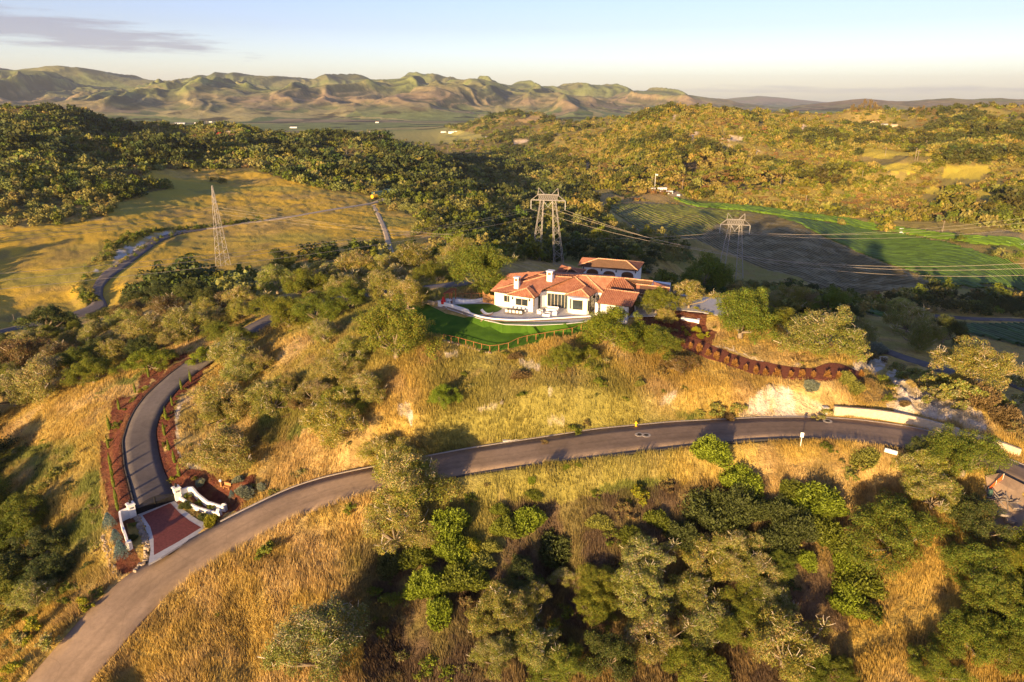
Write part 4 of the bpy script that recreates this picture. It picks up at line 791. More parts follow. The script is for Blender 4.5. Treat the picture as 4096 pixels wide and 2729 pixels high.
for s in (0, 1):
    x0, x1 = (.55, gw / 2 - .03) if s == 0 else (gw / 2 + .03, gw - .55); m = MB(); lf = None
    top = lambda x: 1.35 + .75 * (math.sin(math.pi * (x - .5) / (gw - 1.)) ** 1.3 if 0 < (x - .5) / (gw - 1.) < 1 else 0)
    for k in range(19): x = x0 + (x1 - x0) * k / 18; m.tube([(x, 0, .12), (x, 0, top(x))], .035 if k % 18 else .08, 4)
    m.tube([(x0 + (x1 - x0) * k / 12, 0, top(x0 + (x1 - x0) * k / 12)) for k in range(13)], .045, 4); m.tube([(x0 + (x1 - x0) * k / 12, 0, top(x0 + (x1 - x0) * k / 12) - .22) for k in range(13)], .03, 4)
    m.box(((x0 + x1) / 2, 0, .15), (x1 - x0, .08, .1)); m.box(((x0 + x1) / 2, .02, .62), (x1 - x0 - .1, .02, .95)); m.build('gate_leaf', M['iron'], GT)
def cwall(s, c, r, z, top0, top1, label, th=.3, name='entrance_wall'):
    P = resample(fl2(c, r, s, z), 16); return wall_line(name, P, list(np.linspace(top0, top1, 16)), z - .4, th, M['stucco'], label)
cwall("1225,698 1150,725 1120,740", 0, 2, Z0, Z0 + 1.9, Z0 + 1.85, 'short white wall joining the left gate pier', name='entrance_wall'); cwall("1118,740 1130,820 1160,900 1185,975", 0, 2, Z0, Z0 + 1.8, Z0 + .9, 'curved white wall descending from the left gate pier to the road')
cwall("1660,532 1740,500 1780,495 1830,550 1920,610 2050,640", 0, 2, Z0, Z0 + 1.7, Z0 + .9, 'curved white back wall of the planter right of the gate'); cwall("1660,545 1740,600 1820,640 1920,670 2010,690", 0, 2, Z0, Z0 + .75, Z0 + .7, 'low curved white front wall of the planter right of the gate')
for q, lb in (("1193,985", 'small white end pier of the left entrance wall'), ("2020,688", 'small white end pier at the front of the right planter wall'), ("2068,640", 'small white end pier at the back of the right planter wall')):
    p = fl2(0, 2, q, Z0)[0]; o = grp('end_pier', lb, 'gate pier', (p[0], p[1], Z0 - .2), ang + .5); m = MB(); m.box((0, 0, .65), (.6, .6, 1.3)); m.build('shaft', M['stucco'], o); m = MB(); m.lathe([(.48, 0), (.46, .06), (.05, .25)], (0, 0, 1.3), 4); m.build('cap', M['white'], o)
m = MB(); p = G(*T(0, 2, "1325,850")[0]); m.tube([p, p + np.array([0, 0, 1.1]), p + np.array([.3, .1, 1.25])], .03, 5); m.box((p[0] + .35, p[1] + .1, p[2] + 1.2), (.2, .12, .28)); tag(m.build('keypad_post', M['iron']), 'thin black keypad post beside the entrance apron', 'keypad')
# ---------------------------------------------------------------- terrace furniture
def P17(zx, zy, z=PZ): return hp(zx, zy, z)
A20 = R(-20)
p = P17(350, 795); tb = grp('dining_table', 'long dark outdoor dining table on the terrace', 'table', p, A20); m = MB(); m.box((0, 0, .74), (3.6, 1.1, .06)); m.build('tabletop', M['dark'], tb)
for sx in (-1.6, 1.6):
    for sy in (-.4, .4): m = MB(); m.box((sx, sy, .355), (.09, .09, .71)); m.build('leg', M['dark'], tb)
def chair(label, group, loc, rz):
    o = grp('dining_chair', label, 'chair', loc, rz, group); m = MB(); m.box((0, 0, .44), (.5, .5, .08)); m.build('seat', M['cloth'], o); m = MB(); m.box((0, -.24, .72), (.5, .06, .46)); m.build('backrest', M['cloth'], o)
    for sx in (-.2, .2):
        for sy in (-.2, .2): m = MB(); m.box((sx, sy, .2), (.04, .04, .4)); m.build('leg', M['wood'], o)
    return o
rot = Matrix.Rotation(A20, 3, 'Z'); nth = ['leftmost', 'second from left', 'third from left', 'fourth from left', 'fifth from left', 'sixth from left', 'seventh from left', 'eighth from left', 'ninth from left', 'tenth from left', 'eleventh from left', 'twelfth from left', 'thirteenth from left', 'fourteenth from left']
c0 = None
def copytree(o, par=None):
    c = o.copy(); C.objects.link(c)
    if par is not None: c.parent = par
    for k in list(o.children): copytree(k, c)
    return c
for k in range(9):
    side = -1 if k < 5 else 1; i = k if k < 5 else k - 5; x = (-1.5 + .75 * i) if k < 5 else (-1.3 + .87 * i); lo = p + rot @ Vector((x, side * .85, 0)); lb = ('cream chair on the near side of the terrace dining table, ' if side < 0 else 'cream chair on the far side of the terrace dining table, ') + nth[i]
    if c0 is None: c0 = chair(lb, 'chairs around the dining table', lo, A20)
    else: c = copytree(c0); c.location = lo; c.rotation_euler = (0, 0, A20 + (0 if side < 0 else math.pi)); c['label'] = lb
def sofa(lb, loc, rz, w):
    o = grp('outdoor_sofa' if w > 1.2 else 'outdoor_armchair', lb, 'sofa' if w > 1.2 else 'armchair', loc, rz); m = MB(); m.box((0, 0, .2), (w, .85, .4)); m.build('base', M['white'], o); m = MB(); m.box((0, -.05, .47), (w - .3, .75, .13)); m.build('seat', M['cloth'], o)
    m = MB(); m.box((0, .38, .6), (w, .14, .5)); m.build('backrest', M['white'], o)
    for s in (-1, 1): m = MB(); m.box((s * (w / 2 - .07), -.06, .5), (.14, .72, .25)); m.build('armrest', M['white'], o)
sofa('white three-seat outdoor sofa facing the fire pit', P17(812, 765), A20, 2.5); sofa('white armchair left of the fire pit', P17(660, 795), A20 + 1.3, 1.0); sofa('white armchair right of the fire pit nearest the wall', P17(843, 812), A20 - 1.4, 1.0)
q = P17(748, 822); o = grp('fire_pit', 'square white fire pit box between the terrace sofas', 'fire pit', q, A20); m = MB(); [m.box((sx, sy, .25), dd) for sx, sy, dd in ((-.65, 0, (.2, 1.5, .5)), (.65, 0, (.2, 1.5, .5)), (0, -.65, (1.1, .2, .5)), (0, .65, (1.1, .2, .5)))]; m.build('surround', M['white'], o); m = MB(); m.box((0, 0, .2), (1.1, 1.1, .3)); m.build('burner_bed', M['plank'], o)
q = Vector((*flat(T(1, 1, "2125,415"), PZ)[0], PZ)); o = grp('hammock_chair', 'white hammock lounger on a curved wooden stand at the left of the terrace', 'hammock', q, A20); m = MB(); m.tube([(-1.3, 0, .75), (-.8, 0, .25), (0, 0, .08), (.8, 0, .25), (1.3, 0, .6)], .06, 6); m.tube([(-.5, -.5, .04), (.5, .5, .04)], .05, 4); m.tube([(-.5, .5, .04), (.5, -.5, .04)], .05, 4); m.build('stand', M['wood'], o)
m = MB(); V = []; 
for i in range(9): u = -1 + i / 4; [V.append((u * 1.2, w_, .42 + .42 * u * u + (.5 * max(0, -u - .3)))) for w_ in (-.5, .5)]
m.slab([], 0) if False else m.add([(a, b, c) for a, b, c in V] + [(a, b, c - .05) for a, b, c in V], [(2 * i, 2 * i + 2, 2 * i + 3, 2 * i + 1) for i in range(8)] + [(18 + 2 * i + 1, 18 + 2 * i + 3, 18 + 2 * i + 2, 18 + 2 * i) for i in range(8)]); m.build('hammock_bed', M['white'], o)
# pergola, umbrella, fences at the terrace's far left
def L3(zx, zy, z): x, y = atz((1650 + zx / 3.843) / 4, (1150 + zy / 3.843) / 4, z); return Vector((float(x), float(y), z))
pa, pb, pc, pd = L3(500, 262, PZ), L3(605, 248, PZ), L3(665, 200, PZ), L3(575, 210, PZ); o = grp('pergola', 'brown timber pergola at the left end of the terrace', 'pergola', pa); inv = Matrix.Translation(-pa); ks = []
for q in (pa, pb, pc, pd): m = MB(); m.box((q.x, q.y, PZ + 1.15), (.26, .26, 2.3)); ks.append(m.build('post', M['fence'], o))
m = MB(); up = Vector((0, 0, 2.4))
for a, b in ((pa, pb), (pd, pc)): e = (b - a) * .25; m.tube([a - e + up, b + e + up], .13, 4)
for k in range(7): a = pa.lerp(pb, k / 6); b = pd.lerp(pc, k / 6); e = (b - a) * .3; m.tube([a - e + up + Vector((0, 0, .2)), b + e + up + Vector((0, 0, .2))], .07, 4)
ks.append(m.build('roof_beams', M['fence'], o))
for k in ks: k.matrix_parent_inverse = inv
q = L3(475, 272, PZ); o = grp('umbrella', 'closed red umbrella by the left end of the white wall', 'umbrella', q); m = MB(); m.tube([(0, 0, 0), (0, 0, 2.0)], .04, 6); m.build('pole', M['dark'], o); m = MB(); m.lathe([(.5, .35), (.52, .9), (.3, 1.3), (.14, 1.65), (.04, 1.9)], n=9); m.build('canopy', M['redp'], o)
q = L3(572, 262, PZ); o = grp('bistro_table', 'small white round table under the pergola', 'table', q); m = MB(); m.lathe([(.55, 0), (.55, .04)], (0, 0, .95)); m.build('tabletop', M['white'], o); m = MB(); m.lathe([(.35, 0), (.12, .1), (.12, .95)]); m.build('pedestal', M['white'], o)
pts = [L3(x, y, PZ) for x, y in ((700, 186), (775, 185), (903, 183), (1035, 178), (1080, 182))]; fence(pts, 1.25, 'brown wooden rail fence above the low white wall behind the small lawn')
wp = [L3(x, y, PZ) for x, y in ((665, 225), (800, 238), (950, 232), (1095, 205))]; wall_line('low_wall', resample(np.array(wp)[:, :2], 14), PZ + .7, PZ - .3, .3, M['stucco'], 'low curved white wall behind the small terrace lawn')
a, b = L3(1082, 225, PZ), L3(1300, 268, PZ); o = grp('board_fence', 'pale cedar board fence left of the villa', 'fence', a); inv = Matrix.Translation(-a); m = MB(); n = 24; d_ = (b - a) / n; an = math.atan2(d_.y, d_.x)
for k in range(n): c = a + d_ * (k + .5); h = 2.35 - .5 * math.sin(math.pi * min(1, k / 12)) if k < 12 else 1.9; m.box((c.x, c.y, PZ + h / 2), (d_.length - .02, .05, h), an)
k = m.build('boards', M['cedar'], o); k.matrix_parent_inverse = inv; m = MB(); [m.tube([a + Vector((0, .06, z)), b + Vector((0, .06, z))], .05, 4) for z in (.5, 1.4)]; k = m.build('rails', M['cedar'], o); k.matrix_parent_inverse = inv
# steps and stone wall at the lawn's far corner
wp = flat([(412.5 + x / 15.37, 287.5 + y / 15.37) for x, y in ((150, 262), (210, 235), (330, 265), (400, 250))], 16.3); wall_line('stone_wall', wp, 17.0, 15.8, .4, M['stone'], 'low tan block wall and steps at the left end of the terrace')
# spa on the mulch bank
SPZ = G(*T(2, 1, "1640,505")[0])[2] + 1.05; P4 = [Vector((*p, SPZ)) for p in flat(T(2, 1, "1552,432 1722,458 1748,412 1597,396"), SPZ)]; c = sum(P4, Vector()) / 4; o = grp('spa_pool', 'white raised rectangular spa on the mulched bank right of the villa', 'spa', (c.x, c.y, SPZ - 1.2)); inv = Matrix.Translation(-Vector((c.x, c.y, SPZ - 1.2))); m = MB(); out_ = [(p.x, p.y) for p in P4]; inn = [(c.x + (p.x - c.x) * .72 if True else 0, c.y + (p.y - c.y) * .66) for p in P4]
for i in range(4): j = (i + 1) % 4; m.prism([out_[i], out_[j], inn[j], inn[i]], SPZ - 2., SPZ)
k = m.build('shell', M['white'], o); k.matrix_parent_inverse = inv; m = MB(); m.prism(inn, SPZ - 1.9, SPZ - .18); k = m.build('water', mat('spa_water', (.02, .10, .09), .05, spec=1.), o); k.matrix_parent_inverse = inv
# block retaining wall by the main road, right
def gl(s, c, r): return ground(*np.array(T(c, r, s)).T)
wl = smooth(resample(gl("600,1318 800,1335 1000,1352 1170,1378 1280,1400 1500,1455 1750,1530", 3, 1), 40), 4); w2 = resample(ground([958.3, 990, 1010, 1020], [436.9, 443.5, 452, 455.5]), 20); wl = smooth(np.concatenate([wl, w2]), 6); nW = len(wl)
wall_line('retaining_wall', wl[:, :2], list(wl[:, 2] + np.concatenate([np.full(40, 1.45), np.full(20, 1.1)])), list(wl[:, 2] - .5), .5, M['stone'], 'long tan block retaining wall along the right of the road')
o = MB(); p = G(*T(3, 1, "520,1310")[0]); o.box((p[0], p[1], p[2] + .5), (.7, .7, 1.2)); o.box((p[0], p[1], p[2] + 1.15), (.9, .9, .1)); tag(o.build('utility_pedestal', M['conc']), 'small grey utility box at the left end of the block wall', 'utility box')
# road sign, hydrant, manholes, culvert box
p = G(*T(3, 2, "298,45")[0]); o = grp('road_sign', 'back-lit narrow white sign on a post at the road edge', 'sign', p, R(-15)); o['label'] = 'narrow white sign on a thin post at the near edge of the road'; m = MB(); m.box((0, 0, 1.1), (.09, .09, 2.3)); m.build('post', M['white'], o); m = MB(); m.box((0, -.06, 1.95), (.5, .03, .8)); m.build('panel', M['white'], o)
p = G(*T(2, 1, "1140,1430")[0]); o = grp('fire_hydrant', 'yellow fire hydrant in the grass above the road', 'hydrant', p); m = MB(); m.lathe([(.2, 0), (.2, .08), (.15, .1), (.15, .62), (.19, .64), (.17, .74), (.06, .84), (.05, .9)], n=10); m.build('barrel', M['yellow'], o)
for s in (-1, 1): m = MB(); m.tube([(s * .12, 0, .5), (s * .28, 0, .5)], .07, 8); m.build('outlet', M['yellow'], o)
def roadpt(px, py):
    z = 5.; 
    for _ in range(8): x, y = atz(px, py, z); c = (roads['main'][0] + roads['main'][1]) / 2; z = c[((c[:, 0] - x) ** 2 + (c[:, 1] - y) ** 2).argmin(), 2] + .09
    return Vector((float(x), float(y), float(z)))
for q, lb in ((T(2, 1, "1172,1508")[0], 'round manhole cover with pale collar, left of the pair'), (T(2, 1, "1235,1513")[0], 'round manhole cover with pale collar, right of the pair'), (T(3, 1, "548,1383")[0], 'single round manhole cover near the block wall')):
    p = roadpt(*q); o = grp('manhole_cover', lb, 'manhole', p, group='manhole covers in the road'); m = MB(); m.lathe([(.75, -.05), (.75, .02)], n=20); m.build('collar', M['kerb'], o); m = MB(); m.lathe([(.38, .02), (.38, .03)], n=16); m.build('lid', M['dark'], o)
p = roadpt(509.5, 441); o = grp('storm_drain', 'white concrete storm drain inlet with round lid at the road edge', 'storm drain', (p.x, p.y + .6, p.z - .1), R(12)); m = MB(); m.box((.6, 0, .1), (3.6, 1.2, .22)); m.box((.2, .9, .25), (2.2, 1.2, .5)); m.build('apron', M['conc'], o); m = MB(); m.lathe([(.5, 0), (.5, .08)], (.0, .9, .5), 14); m.build('lid', M['steel'], o)
m = MB(); p = ground([881, 893.5], [447.5, 451]); m.tube([p[0] + [0, -1, .15], p[1] + [0, -1, .15]], .35, 8); tag(m.build('culvert_pipe', M['white']), 'pale pipe lying beside the road at the foot of the right-hand trees', 'pipe')
# junk yard at the lower right: orange fence, timber pile, planks, ladder
def g5(x, y): return G((3900 + x / 1.99) / 4, (1850 + y / 1.99) / 4)
YARD = ground([985, 1000, 1024, 1060, 1060, 1024, 1003, 992], [478, 475, 487, 506, 580, 575, 560, 520]); patch('yard', YARD, M['road'], .12, 3., lambda x, y: h_land(x, y) + .25, skirt=.6)
a, b = g5(215, 150), g5(95, 260); o = grp('orange_fence', 'orange plastic mesh safety fence by the timber pile', 'fence', a); inv = Matrix.Translation(-Vector(a)); m = MB(); n = 12
pl_ = [Vector(a).lerp(Vector(b), t) for t in (0, .5, 1)]; ks = []
for q in pl_: m_ = MB(); m_.tube([q, q + Vector((0, 0, 1.3))], .04, 5); ks.append(m_.build('stake', M['white'], o))
for k in range(7): z = .15 + k * .17; m.tube([q + Vector((0, 0, z)) for q in pl_], .035, 4)
for k in range(30): q = Vector(a).lerp(Vector(b), k / 29); m.tube([q + Vector((0, 0, .15)), q + Vector((0, 0, 1.2))], .02, 4)
ks.append(m.build('mesh_panel', M['orange'], o)); [setattr(k, 'matrix_parent_inverse', inv) for k in ks]
m = MB(); c = g5(200, 290)
for k in range(45): t = rk.uniform(0, 6.28); q = Vector(c) + Vector((rk.uniform(-1.6, 1.6), rk.uniform(-1.6, 1.6), .4)); dd = Vector((math.cos(t), math.sin(t), rk.uniform(.1, .9))) * rk.uniform(.7, 1.5); m.tube([q - dd, q + dd], .07, 4)
tag(m.build('timber_pile', M['plank']), 'heap of loose grey timbers beside the orange fence', 'timber pile', kind='thing')
for x, y, w_, l_, h_, t, lb in ((290, 350, 1.2, 3.4, .4, 1.4, 'stack of grey boards right of the timber heap'), (200, 400, 3.2, 1.8, .35, -.3, 'low stack of brown boards below the timber heap'), (270, 470, 2.2, 1.3, .5, -.4, 'short stack of boards in the middle of the yard edge'), (330, 600, 1.2, 8.5, .35, 2.0, 'long stack of pale planks along the yard edge')):
    q = g5(x, y); m = MB()
    for k in range(5):
        for j in range(3): m.box(((k - 2) * w_ / 5, rk.uniform(-.1, .1), .15 + j * h_ / 3), (w_ / 5.4, l_ * rk.uniform(.85, 1), h_ / 3.4))
    o = m.build('plank_stack', M['plank']); o.location = q; o.location.z += .25; o.rotation_euler = (0, 0, t - math.pi / 2); tag(o, lb, 'plank stack')
q = g5(330, 605); o = grp('ladder', 'ladder with orange rails lying on the long plank stack', 'ladder', (q[0], q[1], q[2] + .75), 2.0 - math.pi / 2)
for s in (-1, 1): m = MB(); m.box((s * .28, 0, 0), (.07, 3.6, .1)); m.build('rail', M['orange'], o)
m = MB(); [m.box((0, -1.6 + k * .36, 0), (.5, .06, .05)) for k in range(10)]; m.build('rungs', M['white'], o)
q = g5(110, 290); m = MB(); m.lathe([(.3, 0), (.3, 1.5), (.2, 1.6)], n=10); o = m.build('green_barrel', M['green']); o.location = q; tag(o, 'tall green drum at the left end of the timber heap', 'drum')
# ---------------------------------------------------------------- foliage meshes
def rndir(rng, n):
    v = rng.normal(size=(n, 3)); return v / np.linalg.norm(v, axis=1)[:, None]
def cards(Pc, N, size, rng, asp=(.6, 1.1), up=None):
    """irregular leaf clumps: one quad each, centred at Pc, facing N"""
    n = len(Pc); t = np.cross(N, rndir(rng, n) if up is None else up); t /= np.linalg.norm(t, axis=1)[:, None] + 1e-9; b = np.cross(N, t)
    s = (size * rng.uniform(.55, 1.25, n))[:, None] * .5; a = s * rng.uniform(asp[0], asp[1], n)[:, None]; k = rng.uniform(.5, 1.2, (n, 4, 1))
    V = np.stack([Pc + t * s * k[:, 0], Pc + b * a * k[:, 1], Pc - t * s * k[:, 2], Pc - b * a * k[:, 3]], 1).reshape(-1, 3)
    return V, np.arange(4 * n).reshape(n, 4)
GREEN = np.array([.135, .155, .016]); DARKG = np.array([.07, .084, .020]); OLIVE = np.array([.20, .17, .05]); LICH = np.array([.36, .30, .145]); BRITE = np.array([.155, .195, .014]); BROWN = np.array([.17, .115, .045]); GREY = np.array([.20, .22, .15])
PAL = {'g': (GREEN, DARKG * 1.5, .06), 'b': (BRITE, GREEN * 1.2, .04), 'o': (GREEN * .8 + OLIVE * .55, LICH, .46), 'd': (DARKG, GREEN, .12), 'r': (BROWN, OLIVE, .4), 's': (GREY, GREY * .7, .5)}
def crown_arrays(seed, W, H, nl, n, leaf, pal, far=False):
    rng = np.random.default_rng(seed); base, lich, lf = PAL[pal]
    if far: base = base * (1 - lf * .45) + lich * lf * .45; lf = -1
    th = rng.uniform(0, 2 * math.pi, nl); ph = np.arccos(rng.uniform(-.38, 1, nl)) ; rr = rng.uniform(.5, .95, nl)
    skew = 1 + .22 * np.cos(th * 2 + rng.uniform(0, 6)) + .15 * np.cos(th * 3 + rng.uniform(0, 6))
    L = np.stack([np.cos(th) * np.sin(ph) * rr * W / 2 * skew, np.sin(th) * np.sin(ph) * rr * W / 2 * skew, H * (.35 + .50 * np.cos(ph) * rng.uniform(.75, 1., nl))], -1); rl = W * rng.uniform(.085, .165, nl) * (1.25 if far else 1)
    L = np.concatenate([L, [[0, 0, H * .58]]]); rl = np.append(rl, W * .2)
    sub = 7; S = np.repeat(L, sub, 0); rs = np.repeat(rl, sub); dv = rndir(rng, len(S)); dv[:, 2] = dv[:, 2] * .75 + .12; S = S + dv * rs[:, None] * .85; rs = rs * rng.uniform(.30, .58, len(rs))
    S = np.concatenate([S, L]); rs = np.concatenate([rs, rl * .75])
    p = rs ** 2; k = rng.choice(len(S), n, p=p / p.sum()); d = rndir(rng, n); d[:, 2] = np.abs(d[:, 2]) * np.where(rng.random(n) < .78, 1, -1)
    rad = rs[k] * (.55 + .5 * np.sqrt(rng.random(n))); Pc = S[k] + d * rad[:, None] * np.array([1, 1, .85])
    Pc += rng.normal(size=Pc.shape) * W * .006
    N = d + .9 * rndir(rng, n); N[:, 2] += .25; N /= np.linalg.norm(N, axis=1)[:, None]
    V, Fq = cards(Pc, N, leaf, rng)
    t = fbm(Pc[:, 0] * .55 + seed, Pc[:, 1] * .55 + Pc[:, 2] * .8, 3, seed % 97); topn = np.clip((Pc[:, 2] / H - .3) * 1.2, 0, 1)
    wl = (rng.random(n) < np.clip((t - .5 + (lf - .3) * .7) * 4, 0, .92) * (.35 + .65 * topn)).astype(float)[:, None] * .85
    c = base * (1 - wl) + lich * wl; c = c * rng.uniform(*((.85, 1.15) if far else (.68, 1.35)), n)[:, None] * (1 + (.04 if far else .15) * rng.normal(size=(n, 3)) * [1, .5, .6])
    return V, Fq, np.repeat(np.clip(c, .004, 1), 4, 0), L
def crown_mesh(nm, *a, **k): V, Fq, c, L = crown_arrays(*a, **k); return new_mesh(nm, V, Fq, c), L
def trunk_mesh(nm, seed, W, H, L, tw=.035):
    rk_ = random.Random(seed); m = MB(); th = H * .13; bx, by = rk_.uniform(-.3, .3), rk_.uniform(-.3, .3); r = W * tw
    m.tube([(0, 0, -.8), (bx * .2, by * .2, .15), (bx, by, th)], [r * 1.35, r * 1.05, r * .85], 8)
    for q in L[::2][:11]:
        q = Vector(q); a = Vector((bx, by, th * rk_.uniform(.8, 1))); mid = a.lerp(q, .5) + Vector((rk_.uniform(-.5, .5), rk_.uniform(-.5, .5), -H * .05)); m.tube([a, mid, q * .97], [r * .5, r * .33, r * .12], 5)
    me = bpy.data.meshes.new(nm); me.from_pydata(m.V, [], m.Fc); me.update()
    for p in me.polygons: p.use_smooth = True
    me.materials.append(M['bark']); return me
def twig_mesh(nm, seed, W, H, L, n=60):
    rk_ = random.Random(seed); m = MB()
    for k in range(n):
        q = Vector(L[rk_.randrange(len(L) - 1)]); d = Vector((rk_.gauss(0, 1), rk_.gauss(0, 1), rk_.uniform(.1, 1.2))).normalized(); a = q + d * W * .05; b = a + d * W * rk_.uniform(.05, .09) + Vector((rk_.uniform(-.3, .3),) * 3); c = b + Vector((rk_.uniform(-.5, .5), rk_.uniform(-.5, .5), rk_.uniform(0, .4))) * W * .08
        m.tube([a, b, c], [.05, .035, .02], 3)
    me = bpy.data.meshes.new(nm); me.from_pydata(m.V, [], m.Fc); me.update(); me.materials.append(M['twig']); return me
PRO = {}
SPEC = {'g': (3, 11, 8.2, 38, 42000, .19), 'b': (2, 11, 8.4, 38, 42000, .19), 'o': (5, 11, 7.6, 36, 42000, .18), 'd': (2, 11, 8, 36, 30000, .24), 'r': (2, 11, 7.4, 34, 30000, .22)}
for k, (nv, W, H, nl, n, lf) in SPEC.items():
    PRO[k] = []
    for i in range(nv):
        sd = ord(k) * 10 + i * 7 + 1; me, L = crown_mesh('crown_' + k, sd, W, H, nl, n, lf, k); me.materials.append(M['leaf'])
        PRO[k].append((me, trunk_mesh('trunk_' + k, sd, W, H, L), twig_mesh('twigs_' + k, sd, W, H, L, 70) if k in 'or' else None))
def spiky_mesh(seed, W=4., H=2.6, n=900, pal='b'):
    """upright-shooted scrub: many stems, each carrying narrow leaf blades"""
    rng = np.random.default_rng(seed); base = PAL[pal][0]
    th = rng.uniform(0, 6.283, n); rr = np.sqrt(rng.random(n)) * W / 2 * (1 + .25 * np.cos(2 * th + seed)); hb = H * (.72 + .35 * rng.random(n)) * np.sqrt(np.clip(1 - (rr / (W / 2 * 1.2)) ** 2, .05, 1)); lump = .75 + .5 * vnoise(np.cos(th) * rr * 1.1 + seed, np.sin(th) * rr * 1.1, 5); hb *= lump
    root = np.stack([np.cos(th) * rr * .75, np.sin(th) * rr * .75, hb * .25], -1); tip = np.stack([np.cos(th) * rr * 1.15, np.sin(th) * rr * 1.15, hb], -1)
    Vs = []; cs = []; K = 9; ax = tip - root; ax /= np.linalg.norm(ax, axis=1)[:, None]
    for j in range(K):
        t = (j + .5) / K; c = root + (tip - root) * t; side = rndir(rng, n); side -= ax * (side * ax).sum(1)[:, None]; side /= np.linalg.norm(side, axis=1)[:, None]
        ln = .34 * (1 - .3 * t); d = side * .75 + ax * .8; d /= np.linalg.norm(d, axis=1)[:, None]; w = np.cross(d, rndir(rng, n)); w /= np.linalg.norm(w, axis=1)[:, None]; w *= .055
        Vs.append(np.stack([c - w, c + w, c + d * ln * .8 + w * .8, c + d * ln], 1)); cs.append(base * (rng.uniform(.6, 1.3, n) * (.75 + .5 * t))[:, None])
    V = np.concatenate(Vs).reshape(-1, 3); c = np.repeat(np.concatenate(cs), 4, 0); me = new_mesh('scrub_foliage', V, np.arange(len(V)).reshape(-1, 4), np.clip(c, .003, 1)); me.materials.append(M['leaf']); return me
SPK = [spiky_mesh(5, pal='b'), spiky_mesh(8, H=3.0, pal='b'), spiky_mesh(9, pal='g'), spiky_mesh(14, 4.4, 2.4, 800, 'g')]; SPD = [spiky_mesh(21, pal='d'), spiky_mesh(23, 4.4, 3., 900, 'd')]; SPR = [spiky_mesh(31, 4, 2., 700, 'r'), spiky_mesh(33, 4, 2.2, 700, 'o')]; SPS = [spiky_mesh(41, 4, 2.6, 800, 's')]
def bush_mesh(seed, pal, n=3500): V, Fq, c, L = crown_arrays(seed, 4, 3.2, 12, n, .22, pal); V[:, 2] -= .7; me = new_mesh('bush_foliage', V, Fq, c); me.materials.append(M['leaf']); return me
BSH = {k: [bush_mesh(50 + ord(k), k), bush_mesh(70 + ord(k), k)] for k in 'gbodr'}
